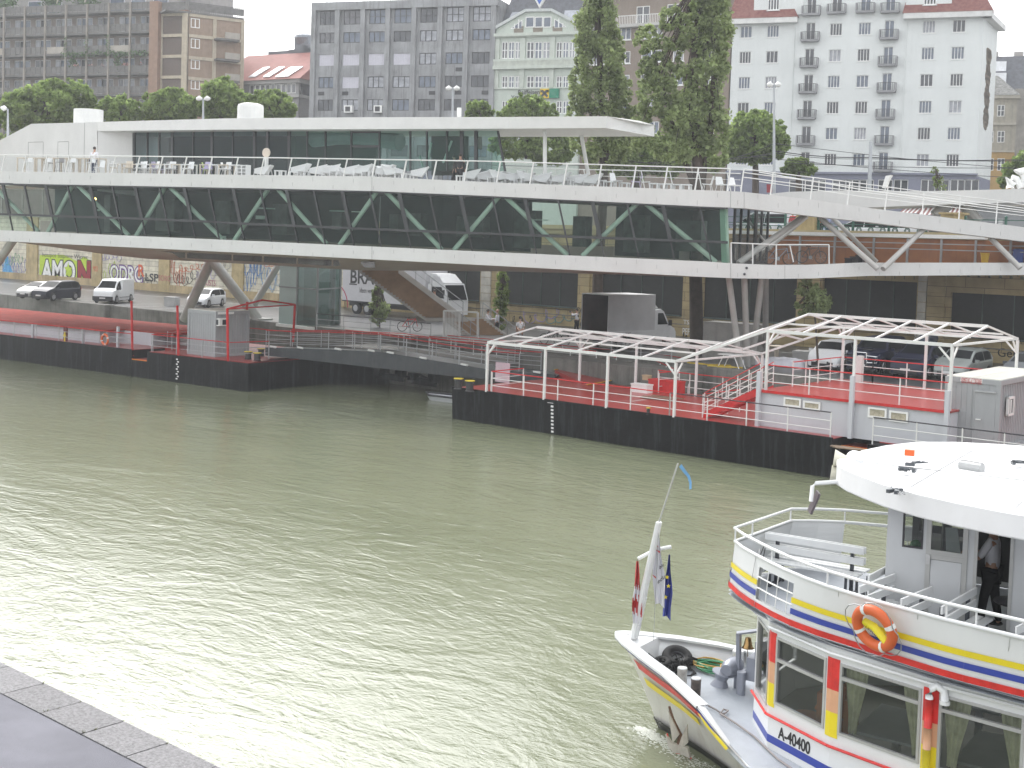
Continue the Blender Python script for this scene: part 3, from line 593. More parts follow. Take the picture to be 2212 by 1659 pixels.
for x,w,h in((330,1.3,2.8),(375,1.0,1.6),(415,1.2,1.2),(255,.8,.9),(180,3,.7)):
 s,z=S2(x,385);mb.box(F2.P(s,z+h/2-.4,-8),(w*2,1.5,h),F2.ang)
s,z=S2(325,330);mb.lathe(F2.P(s,z+.4,-8),[(.9,0),(1.5,.9),(1.3,1.3),(.5,1.7)],10);mb.build('roof_vent',zf,t)
s,z=S2(550,380);mb=MB();mb.tube([F2.P(s,z-.5,-7),F2.P(s,z+15,-7)],.06,4);mb.build('antenna',zf,t)
# ---- brown apartment block with the balcony grid
F1=facade(-60,192,332,181,250);t=thing('balcony_apartment_block','old apartment block with a grid of long balconies and brown panelled end','building',F1.P(0,SZ,0));S1=lambda x,y:F1.sz(x*.2565,y*.2565)
ps=[S1(x,100)[0]for x in(-300,-125,50,225,397,572,749,932,1112)];aw=S1(1292,100)[0];fz=[S1(397,y)[1]for y in(121,296,466,636,806)];dz=(fz[0]-fz[4])/4;fz+=[fz[4]-dz*k for k in(1,2,3)]
bw=M('render_taupe',(.21,.175,.15),.9,var=.15);a0=ps[0]
mb=MB();wins=[]
edges=ps+[aw]
for z in fz:
 for j in range(len(edges)-1):
  a,b=edges[j],edges[j+1];wins.append((a+.35,a+1.35,z-dz+.35,z-dz+2.5));wins.append((b-2.5,b-.5,z-dz+.9,z-dz+2.5))
F1.wall(mb,a0,aw,zb,fz[0],wins,.2,-1.5);solid(mb,F1,a0,aw,zb,fz[0],14,-1.7);mb.build('wall',bw,t)
lt=M('frame_grey',(.5,.5,.52),.6)
for i,h in enumerate(wins[:9*2*6]):
 if proj(F1.P(h[1],h[2],0))[0]<-10:continue
 window(t,F1,*h,-1.6,lt,[bluew,darkwin,curt,bluew,darkwin][i*3%5],2 if h[1]-h[0]>1.5 else 1,1,.1)
mb=MB()
for z in fz:F1.box(mb,a0,aw,z-.14,z+.14,-1.5,.25)
mb.build('balcony_slab',M('slab_dark',(.15,.145,.14),.9,streak=.6),t)
mb=MB()
for p in ps[1:]:F1.box(mb,p-.13,p+.13,zb,fz[0]+1.2,.26,.5)
mb.build('post',M('post_taupe',(.27,.24,.21),.9,var=.2,streak=.5),t)
rg=M('railing_mesh',(.15,.145,.14),.8,var=.25,scale=2);pp=M('panel_beige',(.36,.33,.29),.8)
for i,z in enumerate(fz[:7]):
 for j in range(len(edges)-1):
  a,b=edges[j]+.14,edges[j+1]-.14;mb=MB()
  if(i*5+j*3)%9==4:F1.box(mb,a,b,z+.2,z+1.15,.1,.16);mb.build('parapet_panel',pp,t);continue
  F1.box(mb,a,b,z+.24,z+1.1,.12,.15);F1.box(mb,a,b,z+1.12,z+1.22,.08,.2)
  for k in range(5):F1.box(mb,a+(b-a)*k/4-.04,a+(b-a)*k/4+.04,z+.15,z+1.12,.151,.2)
  mb.build('balcony_railing',rg,t)
vine=MB();q=random.Random(5);iz=2
def leafs(mb,c,n,r,s,q):
 for _ in range(n):
  p=Vector(c)+Vector((q.gauss(0,r[0]),q.gauss(0,r[1]),q.gauss(0,r[2])));a=Vector((q.uniform(-1,1),q.uniform(-1,1),q.uniform(-1,1))).normalized()*s;b=a.cross(Vector((q.uniform(-1,1),q.uniform(-1,1),q.uniform(-1,1)))).normalized()*s*.7
  mb.quad(p-a-b,p+a-b*.3,p+a+b,p-a+b*.4)
for k in range(60):s=S1(560+k*12,465)[0];(leafs(vine,F1.P(s,fz[2]+q.uniform(-.25,.2),.45),8,(.3,.15,.18),.14,q)if q.random()<.75 else 0)
for x in(570,745,925):
 for k in range(14):leafs(vine,F1.P(S1(x,400)[0],fz[2]+k*.22-.4,.5),5,(.15,.1,.2),.12,q)
for x in(600,985):leafs(vine,F1.P(S1(x,530)[0],fz[3]+1.7,-.4),130,(.4,.3,.7),.16,q)
vine.build('climbing_plant',M('ivy',(.06,.13,.03),.7,isl=.4),t)
fl=MB()
for x in(640,660,775,880,1060,1080,1200):leafs(fl,F1.P(S1(x,560)[0],fz[3]+1.35,.3),14,(.35,.1,.1),.1,q)
fl.build('flowers',M('geranium',(.4,.05,.06),.7,isl=.5,col2=(.6,.5,.45)),t)
# penthouse set back
mb=MB();F1.box(mb,a0,aw+1,fz[0],fz[0]+6,-14,-4.5);mb.build('penthouse',M('render_penthouse',(.3,.29,.28),.9),t)
for x in(60,230,760,940,1130):s,z=S1(x,60);mb=MB();F1.box(mb,s,s+2.6,fz[0]+.4,fz[0]+2.9,-4.49,-4.4);fo=mb.build('window',lt,t);mb=MB();F1.box(mb,s+.15,s+2.45,fz[0]+.5,fz[0]+2.8,-4.39,-4.37);mb.build('pane',bluew,fo)
for x in(10,400,690):mb=MB();s=S1(x,30)[0];leafs(mb,F1.P(s,fz[0]+2.4,-1),500,(1.3,.6,.7),.2,q);mb.build('terrace_bush',MATS['ivy'],t)
mb=MB();s=S1(455,10)[0];F1.box(mb,s,s+6,fz[0]+3.4,fz[0]+3.55,-3,0);mb.bar(F1.P(s+.5,fz[0]+1.5,0),F1.P(s+.9,fz[0]+3.4,0),.1);mb.bar(F1.P(s+5.4,fz[0]+1.5,0),F1.P(s+5.9,fz[0]+3.4,0),.1);mb.build('awning',M('awning_cream',(.6,.56,.45)),t)
# brown fin, recessed dark panels and the side facade
c1=S1(1365,100)[0];c2=S1(1562,100)[0];mb=MB();F1.box(mb,aw,c1,zb,S1(1320,20)[1],-14,.9);mb.build('fin_wall',M('brick_rust',(.27,.17,.12),.9,var=.15),t)
tz=S1(1365,118)[1];cb_=M('concrete_beige',(.44,.38,.29),.85,var=.12,streak=.4);dkp=M('pebble_panel',(.13,.10,.085),.95,var=.2,scale=8)
mb=MB();F1.box(mb,c1,c2+.2,zb,tz,-14,-.05);mb.build('end_block',dkp,t)
mb=MB();F1.box(mb,c2-.35,c2+.45,zb,tz,-.04,.25);F1.box(mb,c1,c1+.2,zb,tz,-.04,.15)
for y in(118,295,470,645,800):z=S1(1450,y)[1];F1.box(mb,c1+.2,c2-.35,z-.3,z+.12,-.04,.2)
mb.build('frame_beam',cb_,t)
PC=F1.P(c2+.2,0,-.05);FS=Fac(PC,PC+(np.array([.32,.947,0]))*30);SS=lambda x,y:FS.sz(x*.2565,y*.2565)
sx1=SS(2045,400)[0];tz2=SS(1570,112)[1]
swn=[]
for y0,y1 in((150,240),(322,412),(500,586),(672,757)):(a,zt),(b,zo)=SS(1607,y0),SS(1682,y1);swn.append((a,b,zo,zt))
mb=MB();FS.wall(mb,.3,sx1,zb,tz2,swn,.15,.04);mb.build('side_wall',M('render_tan',(.29,.21,.155),.9,var=.12,streak=.3),t)
mb=MB();mb.prism([FS.P(.3,zb,0),FS.P(sx1,zb,0),FS.P(sx1,zb,-13),FS.P(.3,zb,-13)],UP*(tz2-zb));mb.build('side_block',MATS['render_tan'],t)
for h in swn:window(t,FS,*h,-.04,whitef,bluew,2,1,.12)
fzz=[SS(1570,y)[1]for y in(115,290,475,650)];fzz.append(2*fzz[3]-fzz[2]);mb=MB()
for z in fzz:FS.box(mb,.3,sx1+.1,z-.35,z+.1,.044,.2)
for x in(1805,2042):s=SS(x,300)[0];FS.box(mb,s-.25,s+.25,zb,tz2,.042,.19)
mb.build('side_beam',cb_,t)
for i,y in enumerate((275,445,620)):
 (a,zt),(b,zo)=SS(1868,y),SS(1990,y+70);mb=MB();s0=SS(1800,y)[0];FS.box(mb,s0,b,zo-.3,zo-.05,.2,1.6);mb.mat(1);FS.box(mb,a,b,zo,zt-.1,1.4,1.6);mb.build('side_balcony',[MATS['slab_dark'],pp],t)
mb=MB();FS.box(mb,-3,sx1,tz2+.02,tz2+.25,-9,.25);mb.build('roof_slab',MATS['slab_dark'],t);mb=MB()
for k in range(26):s=.3+(sx1-.3)*k/25;FS.box(mb,s-.04,s+.04,tz2+.25,tz2+1.6,.1,.16)
FS.box(mb,.3,sx1,tz2+1.5,tz2+1.6,.08,.18);FS.box(mb,.3,sx1,tz2+.5,tz2+1.45,.11,.13);F1.box(mb,c1,c2,tz2+1.5,tz2+1.6,.0,.1);F1.box(mb,c1,c2,tz2+.5,tz2+1.5,.03,.06);mb.build('roof_railing',rg,t)
mb=MB();s0=S1(1400,50)[0];F1.box(mb,s0-4,S1(1880,50)[0]-6.7,tz,tz+9,-13,-7);mb.build('stair_tower',MATS['render_penthouse'],t)
# ---- old houses at the right edge
pR=at(2136,300,158);FR=Fac(pR,pR+np.array([.94,.34,0])*30);SR=lambda x,y:FR.sz(1557.2+x*.296,y*.296)
t=thing('slate_roofed_house','old ochre and grey house with dark slate roofs at the right edge','building',FR.P(0,SZ,0));ev=SR(1990,700)[1];rf=SR(2050,290)[1];oz=SR(2000,1105)[1]
wins=[]
for x in(1945,2025):
 for y0,y1 in((765,850),(955,1040),(1155,1245)):wins.append((SR(x,y0)[0]-.1,SR(x+48,y0)[0],SR(x,y1)[1],SR(x,y0)[1]))
mb=MB();xe=SR(2160,800)[0];FR.wall(mb,-3,xe,oz,ev,wins,.2);solid(mb,FR,-3,xe,oz,ev,12,-.2);mb.build('wall',M('plaster_dirty',(.38,.35,.29),.9,var=.2,streak=.6),t)
mb=MB();FR.wall(mb,-3,xe,zb,oz-.01,wins,.2);solid(mb,FR,-3,xe,zb,oz-.01,12,-.2);mb.build('lower_wall',M('plaster_ochre',(.46,.30,.12),.9,var=.12,streak=.3),t)
for h in wins:window(t,FR,*h,-.1,whitef,darkwin,2,2,.09)
mb=MB();FR.box(mb,-3,xe+.3,ev-.35,ev+.05,.005,.5);FR.box(mb,-3,xe,SR(2000,905)[1]-.15,SR(2000,905)[1]+.15,.005,.25);FR.box(mb,-3,xe,oz-.1,oz+.15,.007,.2);mb.build('cornice',M('cornice_dirty',(.42,.39,.33)),t)
mb=MB();r1=SR(2000,525)[1];mb.hexa([FR.P(-3.2,ev+.06,.6),FR.P(xe+.3,ev+.06,.6),FR.P(xe+.3,ev+.06,-12),FR.P(-3.2,ev+.06,-12)],[FR.P(-3.2,r1,-3.5),FR.P(xe-2.4,r1,-3.5),FR.P(xe-2.4,r1,-8),FR.P(-3.2,r1,-8)])
mb.build('roof',M('roof_mossy',(.14,.14,.13),.8,var=.5,scale=4,col2=(.3,.3,.29)),t)
mb=MB();mb.hexa([FR.P(-3,ev,-9),FR.P(34,ev,-9),FR.P(34,ev,-24),FR.P(-3,ev,-24)],[FR.P(-3,rf,-14),FR.P(34,rf,-14),FR.P(34,rf,-16),FR.P(-3,rf,-16)]);mb.build('back_roof',sl,t)
for y in(375,475):s,z=SR(2155,y);f=(z-ev)/(rf-ev);mb=MB();FR.box(mb,s-2.6,s-1.1,z-.7,z+.6,-9-5*f-0.3,-9-5*f+.5);mb.build('skylight',m_,t)
mb=MB();FR.box(mb,xe-.3,40,zb,ev+1.0,-14,-1.2);mb.build('neighbour_wall',M('plaster_taupe',(.33,.31,.28),.9,var=.2,streak=.5),t)
# chimneys far behind, on the skyline right
for x in(1990,2190):mb=MB();s,z=SR(x,270);FR.box(mb,s-.7,s+.5,z-2,z+.6,-17,-16);mb.build('chimney',M('chimney_grey',(.35,.33,.31)),t)
# ================================================================ ship-shaped restaurant on stilts
def lin(xs,ys,x):return float(np.interp(x,xs,ys))
def dF(u):return 1/lin([-80,0,803,1578,1752,2212,2300],[.01266,1/78,1/66.6,1/64,1/65,1/69,1/70],u)
LT=([-80,0,566,1097,1522,1576,1695,1746,1876,2212,2290],[494,497,521.5,546,564.7,568.7,573.5,572.7,568,568,568])
LB=([-80,0,566,1097,1522,1578,1695,1752,1876,2212,2290],[517,520.7,548,575.4,598.3,601,602.6,601.5,596,594,594])
UT=([-80,0,566,800,1062,1592,1607,1779,1858,2212,2290],[369,370,378.3,381,394,413.5,414.5,434,446.7,490.7,501])
UB=([-80,0,566,803,1062,1522,1570,1608,1746,1876,2130,2290],[395,396,407,412.6,423.6,446.3,448,450,466,480,512,531])
def ft(T,u):return lin(T[0],T[1],u)
RB=thing('floating_restaurant','long white restaurant building on slanted stilts with a dark glazed band and roof terrace','building',at(800,600,75))
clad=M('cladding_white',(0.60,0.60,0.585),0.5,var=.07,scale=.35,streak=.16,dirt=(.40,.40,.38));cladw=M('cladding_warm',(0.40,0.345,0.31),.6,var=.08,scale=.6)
us=[-80,0,283,566,803,1062,1300,1522,1578,1607,1680,1752,1876,2030,2212,2290]
def inward(u):
 a,b=at(u-5,500,dF(u-5)),at(u+5,500,dF(u+5));e=b-a;e[2]=0;e/=np.linalg.norm(e);return np.array([-e[1],e[0],0])
def strip(name,T,B_,th,u0,u1,mat,deep=0.0,seams=True):
 mb=MB();U=sorted({u0,u1}|{u for u in us if u0<u<u1})
 for a,b in zip(U[:-1],U[1:]):
  pa,pb=at(a,ft(B_,a),dF(a)),at(b,ft(B_,b),dF(b));ta,tb=at(a,ft(T,a),dF(a)),at(b,ft(T,b),dF(b));ia,ib=inward(803 if a==803 else a)*th,inward(b)*th
  mb.add([pa,pb,pb+ib,pa+ia,ta,tb,tb+ib,ta+ia],[(3,2,1,0),(4,5,6,7),(0,1,5,4),(2,3,7,6)])
 return mb.build(name,mat,RB)
strip('lower_beam',LT,LB,.9,-80,1752,clad);strip('bridge_beam',LT,LB,.6,1752,2290,clad)
strip('upper_beam',UT,UB,.9,-80,1607,clad);strip('ramp_beam',UT,UB,.6,1607,2290,clad)
# open joints in the cladding
mb=MB();q=random.Random(2);sm=M('joint_dark',(.2,.2,.2),.8)
for T,B_ in((LT,LB),(UT,UB)):
 for k,u in enumerate(np.arange(20,2200,43.7)):
  f0=q.uniform(0,.7);v0=ft(T,u)+(ft(B_,u)-ft(T,u))*f0;v1=v0+(ft(B_,u)-ft(T,u))*.28;D=dF(u)-.012;mb.quad(at(u,v1,D),at(u+.5,v1,D),at(u+.5,v0,D),at(u,v0,D))
 for u in(803,1578,1607 if T is UT else 1695):
  D=dF(u)-.012;mb.quad(at(u,ft(B_,u),D),at(u+.7,ft(B_,u),D),at(u+.7,ft(T,u),D),at(u,ft(T,u),D))
mb.build('cladding_joint',sm,RB)
# belly: faceted soffit under the lower beam
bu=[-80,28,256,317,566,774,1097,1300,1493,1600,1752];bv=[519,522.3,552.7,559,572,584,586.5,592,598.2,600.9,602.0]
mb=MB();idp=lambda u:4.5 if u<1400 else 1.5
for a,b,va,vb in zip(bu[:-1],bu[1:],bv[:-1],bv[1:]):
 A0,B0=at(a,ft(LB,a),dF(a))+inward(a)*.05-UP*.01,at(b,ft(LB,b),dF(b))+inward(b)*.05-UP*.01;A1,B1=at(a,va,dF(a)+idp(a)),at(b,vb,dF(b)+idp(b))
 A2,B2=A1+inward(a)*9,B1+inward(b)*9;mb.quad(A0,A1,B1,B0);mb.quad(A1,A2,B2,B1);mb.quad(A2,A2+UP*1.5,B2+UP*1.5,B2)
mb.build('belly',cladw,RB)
mb=MB()
for a,b in((282,400),(404,500),(504,566),(570,640),(644,716),(720,809)):
 def bp(u,f):
  vt,vb=ft(LB,u),lin(bu,bv,u);f0=.38*f+.22;return at(u,vt+(vb-vt)*f0,dF(u)+4.5*f0-.06)
 mb.quad(bp(a,1.4),bp(b,1.4),bp(b,0),bp(a,0))
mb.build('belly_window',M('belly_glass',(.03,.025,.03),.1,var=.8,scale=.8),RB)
# floors, back, ceiling
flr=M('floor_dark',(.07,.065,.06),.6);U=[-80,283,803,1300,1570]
def slab(name,T,dz,depth,mat,U=U,f0=.95,th=.15):
 mb=MB()
 for a,b in zip(U[:-1],U[1:]):
  P4=[at(a,ft(T,a),dF(a))+inward(a)*f0,at(b,ft(T,b),dF(b))+inward(b)*f0,at(b,ft(T,b),dF(b))+inward(b)*depth,at(a,ft(T,a),dF(a))+inward(a)*depth]
  P4=[p+UP*dz for p in P4];mb.hexa([p-UP*th for p in P4],P4)
 return mb.build(name,mat,RB)
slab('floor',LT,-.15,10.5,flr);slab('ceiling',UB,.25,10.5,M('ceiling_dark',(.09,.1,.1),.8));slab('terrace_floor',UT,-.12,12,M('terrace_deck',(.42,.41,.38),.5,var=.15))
mb=MB()
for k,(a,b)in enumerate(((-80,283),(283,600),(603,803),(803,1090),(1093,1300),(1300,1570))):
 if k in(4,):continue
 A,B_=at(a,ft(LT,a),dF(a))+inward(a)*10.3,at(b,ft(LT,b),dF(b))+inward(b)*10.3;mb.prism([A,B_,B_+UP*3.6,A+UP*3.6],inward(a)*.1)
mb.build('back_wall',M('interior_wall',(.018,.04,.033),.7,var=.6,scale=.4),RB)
mb=MB()
for u in range(60,1540,130):p=at(u,ft(LT,u),dF(u))+inward(u)*7;mb.box(p+UP*1.3,(rnd.uniform(.6,2.2),.6,rnd.uniform(1,2.7)),0)
mb.build('interior_partition',M('interior_grey',(.12,.14,.13),.7,var=.4),RB)
# glazed band
gl=glass('glass_green',(.74,.86,.80),clear=.93,body=(.025,.10,.075),ior=1.28);mull=M('mullion',(.035,.038,.04),.5)
mu=[-27,25.6,72,118,166,215,263,313,366,420,472,526,585,642,701,763,823,887,953,1020,1089,1159,1231,1305,1380,1457,1537]
TR=([-80,0,354,566,812,1060,1578],[460,462.8,474,485,495.5,505,524])
def gp(u,v,off=.12):
 return at(u,v,dF(u))+inward(803.5 if abs(u-803)<6 else u)*off
def mtop(u):return u-.215*(ft(LT,u)-ft(UB,u-20))
def mat_(u):f=(ft(LT,u)-ft(TR,u-8))/(ft(LT,u)-ft(UB,u-20));return u+(mtop(u)-u)*f
mu2=mu+[1572]
for i in range(len(mu2)-1):
 a,b=mu2[i],mu2[i+1];ta,tb,ma,mb_=mtop(a),(mtop(b)if b<1570 else 1569),mat_(a),(mat_(b)if b<1570 else 1571)
 k=MB();k.quad(gp(a,ft(LT,a)+1),gp(b,ft(LT,b)+1),gp(mb_,ft(TR,mb_)),gp(ma,ft(TR,ma)));k.build('lower_window',gl,RB)
 k=MB();k.quad(gp(ma,ft(TR,ma)),gp(mb_,ft(TR,mb_)),gp(tb,ft(UB,tb)-1),gp(ta,ft(UB,ta)-1));k.build('window',gl,RB)
for i,u in enumerate(mu):
 w=.2 if i%4 in(1,3)else .09;k=MB();k.bar(gp(mat_(u),ft(TR,mat_(u)),.08),gp(mtop(u),ft(UB,mtop(u))-1,.08),w,.1,up=tuple(inward(u)));k.bar(gp(u,ft(LT,u)+1,.08),gp(mat_(u),ft(TR,mat_(u)),.08),.06,.08,up=tuple(inward(u)));k.build('mullion',mull,RB)
k=MB();U=list(np.linspace(-80,803,8))+list(np.linspace(803,1572,7))[1:]
for a,b in zip(U[:-1],U[1:]):k.bar(gp(a,ft(TR,a),.0),gp(b,ft(TR,b),.0),.16,.13);
for a,b in zip(U[:-1],U[1:]):k.bar(gp(a,ft(UB,a)+1,.1),gp(b,ft(UB,b)+1,.1),.12,.12)
k.build('transom',mull,RB)
k=MB();k.bar(at(1568,568,dF(1568))+inward(1560)*.5,at(1564,449,dF(1564))+inward(1560)*.5,.3,.3);k.build('end_column',M('steel_green',(.33,.47,.38),.5),RB)
# truss diagonals behind the glass
tg_=M('truss_green',(.66,.72,.66),.5);Bs=[(72,92),(268,283),(471,496),(697,724),(951,977),(1224,1256),(1547,1560)];Ts=[(-40,-30),(146,156),(346,356),(570,590),(810,830),(1075,1090),(1375,1395)]
for i,(b0,b1)in enumerate(Bs):
 t0=Ts[i][1];k=MB();k.tube([gp(t0,ft(UB,t0),.42),gp(b0,ft(LT,b0),.42)],.125,8);k.build('truss_brace',tg_,RB)
 if i<6:t1=Ts[i+1][0];k=MB();k.tube([gp(b1,ft(LT,b1),.42),gp(t1,ft(UB,t1),.42)],.125,8);k.build('truss_brace',tg_,RB)
wm=emis('lamp_warm',(1,.55,.2),5)
for u,v in((126,425),):k=MB();k.ball(gp(u,v,3),.09 if u<130 else .05,8,5);k.build('pendant_lamp',wm,RB)
lw=M('interior_light',(.65,.75,.7),.6)
for u,v,w,h in((431,442,46,3),(600,448,40,3),(434,463,20,8),(650,450,30,2),(1120,470,40,2),(76,447,9,5),(355,512,12,12)):k=MB();A=gp(u,v,5);B_=gp(u+w,v+w*.03,5);k.bar(A,B_,.05,h*.026);k.build('bright_bar',lw,RB)  # pale bars whose colour stands for bright views through the dark interior
# end lobby with doors
k=MB();A=at(1583,569,66.5);B_=at(1655,571,71);hgt=3.0;k.quad(A,B_,B_+UP*hgt,A+UP*hgt);k.build('lobby_glass',glass('glass_clear',(.6,.66,.64),clear=.92),RB)
k=MB()
for f in(0,.18,.4,.62,.8,1):k.bar(A+(B_-A)*f,A+(B_-A)*f+UP*hgt,.22 if f==.62 else .09,.12)
k.bar(A+UP*.08,B_+UP*.08,.12,.16);k.build('door_frame',mull,RB)
# pavilion on the terrace
def dP(u):return 1/lin([-80,210,1100,1310],[1/95.5,1/86,1/66.5,1/65.0],u)
RT=([-120,0,68,566,1062,1310],[345,303,267.5,253.5,252.8,251]);RBt=([-80,210,495,1062,1311],[284,283,280,278,276.5])
def pin(u):a,b=at(u-5,270,dP(u-5)),at(u+5,270,dP(u+5));e=b-a;e[2]=0;e/=np.linalg.norm(e);return np.array([-e[1],e[0],0])
k=MB();U=[210,495,800,1100,1310]
for a,b in zip(U[:-1],U[1:]):
 pa,pb,ta,tb=at(a,ft(RBt,a),dP(a)),at(b,ft(RBt,b),dP(b)),at(a,ft(RT,a),dP(a)),at(b,ft(RT,b),dP(b));iv=pin(760)*5.0
 k.add([pa,pb,pb+iv,pa+iv,ta,tb,tb+iv,ta+iv],[(3,2,1,0),(4,5,6,7),(0,1,5,4),(2,3,7,6)])
R0,R1=at(1310,251,dP(1310)),at(1310,276.5,dP(1310));E0,E1=at(1382,261,68.5),at(1386,285.5,68.5);iv=pin(760)*5;k.add([R1,E1,R1+iv,R0,E0,R0+iv],[(2,1,0),(3,4,5),(0,1,4,3),(1,2,5,4)])
k.build('roof',M('roof_cladding',(.62,.62,.60),.5,var=.05),RB)
k=MB();zl=11.3;pa=at(-100,400,dP(-100));pts=[at(-120,345,dP(-80)),at(0,303,dP(0)),at(68,267.5,dP(68)),at(210,264,dP(210)),at(210,400,dP(210)),at(-120,400,dP(-80))];FPv=Fac(at(0,300,dP(0)),at(210,300,dP(210)))
FPv.poly(k,[(float(np.dot(p-FPv.p0,FPv.e)),float(p[2]))for p in pts],-5,0);k.build('pavilion_wall',clad,RB)
k=MB();
for u0,u1,v0,v1 in((61,93,308,330),(125,148,307,330)):
 (a,z1),(b,z0)=FPv.sz(u0,v0),FPv.sz(u1,v1)
 for w in((a,a+.03,z0-1,z1),(b,b+.03,z0-1,z1),(a,b,z1,z1+.03)):FPv.box(k,w[0],w[1],w[2],w[3],.002,.008)
FPv.box(k,FPv.sz(182,300)[0],FPv.sz(182,300)[0]+.03,11,FPv.sz(182,265)[1],.002,.008);k.build('hatch_outline',sm,RB)
gb2=glass('glass_blue',(.36,.48,.50),clear=.85,body=(.012,.05,.06),ior=1.3);gg=glass('glass_teal',(.5,.68,.63),clear=.87,body=(.03,.15,.12),ior=1.3)
def pp_(u,v,off=1.3):return at(u,v,dP(u))+pin(u)*off
k=MB();A=pp_(255,283,0);B_=at(212,283,dP(212));A=pp_(255,290,1.5);k.quad(B_-UP*4,A-UP*4,A+UP*.5,B_+UP*.2);k.build('recess_wall',clad,RB)
pm=[255,284,310,338,383,424,469,516,544,591,630,670,726,787,854,890,934,966,997,1044]
pf=[2,1,1,2,1,2,1,2,2,2,1,1,1,1,1,1,1,2,2,1]
for i,u in enumerate(pm):
 du=16 if i==len(pm)-1 else 0;k=MB();k.bar(pp_(u+du,366),pp_(u,277),.2 if pf[i]==2 else .08,.12,up=tuple(pin(u)));k.build('pavilion_mullion',mull,RB)
 if i<len(pm)-1:b=pm[i+1];db=16 if b==1044 else 0;k=MB();k.quad(pp_(u,366),pp_(b+db,366),pp_(b,277),pp_(u,277));k.build('pavilion_window',gb2 if u<590 else gg,RB)
k=MB();k.bar(pp_(728,312),pp_(787,312),.12);k.bar(pp_(728,281),pp_(787,281),.12);k.build('window_frame',mull,RB)
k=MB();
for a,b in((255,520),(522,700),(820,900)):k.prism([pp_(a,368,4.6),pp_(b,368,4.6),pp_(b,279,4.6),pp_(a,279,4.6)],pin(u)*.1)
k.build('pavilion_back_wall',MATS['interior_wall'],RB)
k=MB();cpts=[pp_(u,292,3)for u in(600,650,700,740,790)];k.tube([p+UP*(.2*math.sin(i))for i,p in enumerate(cpts)],.5,10);k.build('curved_screen',M('screen_pale',(.3,.38,.38),.6),RB)
for u0,v0,u1,v1 in((845,330,855,365),(870,300,860,350),(915,296,896,345),(935,325,950,360),(1010,320,1020,362)):k=MB();k.bar(pp_(u0,v0,2.5),pp_(u1,v1,2.5),.09);k.build('inner_brace',lw,RB)
wh=M('paint_steel_white',(.72,.72,.70),.45,var=.04)
k=MB();k.tube([at(1177,277,67.2),at(1177,398,67.2)],.11,10);k.build('roof_column',wh,RB);k=MB();k.tube([at(1254,282,69.5),at(1271,378,69.5)],.11,10);k.build('roof_column',wh,RB)
k=MB();k.lathe(at(191,268,90),[(1.0,-.3),(1.0,1.0)],24);k.build('roof_stack',wh,RB)
k=MB();p=at(541,254,79);k.lathe(p,[(.8,-.3),(.8,.6),(.76,.78),(.5,.86)],20);k.build('roof_stack',wh,RB);k=MB();k.box(at(526,231,79),(.35,.3,.14));k.tube([at(528,233,79),at(528,256,79)],.05,5);k.build('roof_lamp',wh,RB)
k=MB();k.tube([at(992,233,72),at(992,256,72)],.13,10);k.build('roof_stack',wh,RB)
# railing: leaning posts, top rail, thin glass
glr=glass('glass_rail',(.90,.92,.92),clear=.98,body=(.2,.2,.2),ior=1.3);RTp=([-80,0,566,1062,1592,1607],[333,334,340,348,364.5,365])
pt=[-43,7,53,98,146,195,246,298,348,400,455,511,567,627,686,747,810,877,942,1010,1080,1152,1225,1299,1374,1442,1509,1579]
rp=lambda u,v,off=.15:at(u,v,dF(u))+inward(803.5 if abs(u-803)<6 else u)*off
rail=MB()
for a,b in zip(pt[:-1],pt[1:]):rail.tube([rp(a,ft(RTp,a)),rp(b,ft(RTp,b))],.035,6)
rr=rail.build('railing',wh,RB)
for u in pt:
 ub=u-8.5+(ft(UT,u)-400)*.02;k=MB();k.bar(rp(ub,ft(UT,ub)+3),rp(u,ft(RTp,u)),.07,.05);k.build('post',wh,rr)
for a,b in zip(pt[:-1],pt[1:]):k=MB();k.quad(rp(a-8.5,ft(UT,a)-1),rp(b-8.5,ft(UT,b)-1),rp(b-.6,ft(RTp,b)+3),rp(a-.6,ft(RTp,a)+3));k.build('glass_panel',glr,rr)
k=MB();tr=[(1060,361),(1200,365),(1400,369),(1600,375)];q_=[at(u,v,dF(u)+7.5)for u,v in tr];k.tube(q_,.03,5);k.tube([p-UP*.35 for p in q_],.015,4)
for u in range(1075,1600,62):k.bar(at(u,lin([1060,1600],[361,375],u),dF(u)+7.5),at(u+8,lin([1060,1600],[361,375],u)+40,dF(u)+7.5),.05)
k.build('rear_railing',wh,RB)
# ramp railing
k=MB();dR=lambda u:dF(u)+.1
for vs in(([1607,1858,1997,2155,2212,2290],[365,396,414.7,433,442,452]),([1607,1858,2212,2290],[373,404,450,461]),([1607,1858,2212,2290],[383,414.7,459.5,471])):
 k.tube([at(u,v,dR(u))for u,v in zip(*vs)],.028,5)
k.tube([at(u,v,dR(u)+3.2)for u,v in((1640,372),(1858,409),(2212,455),(2290,466))],.03,5);k.tube([at(u,v,dR(u)+3.2)for u,v in((1640,392),(1858,424),(2212,466))],.02,5)
rr2=k.build('ramp_railing',wh,RB)
for ut,ub in((1607,1600),(1670,1664),(1757,1750),(1836,1830),(1918,1911),(1996,1992),(2075,2071),(2155,2151)):
 k=MB();k.bar(at(ub,ft(UT,ub)+2,dR(ub)),at(ut,lin([1607,1858,1997,2155,2212],[365,396,414.7,433,442],ut),dR(ut)),.06,.05);k.build('post',wh,rr2)
k=MB();U=[1607,1752,1876,2030,2212,2290]
for a,b in zip(U[:-1],U[1:]):
 P4=[at(a,ft(UT,a)+4,dF(a))+inward(a)*.6,at(b,ft(UT,b)+4,dF(b))+inward(b)*.6,at(b,ft(UT,b)+4,dF(b))+inward(b)*3.4,at(a,ft(UT,a)+4,dF(a))+inward(a)*3.4];k.hexa([p-UP*.2 for p in P4],P4)
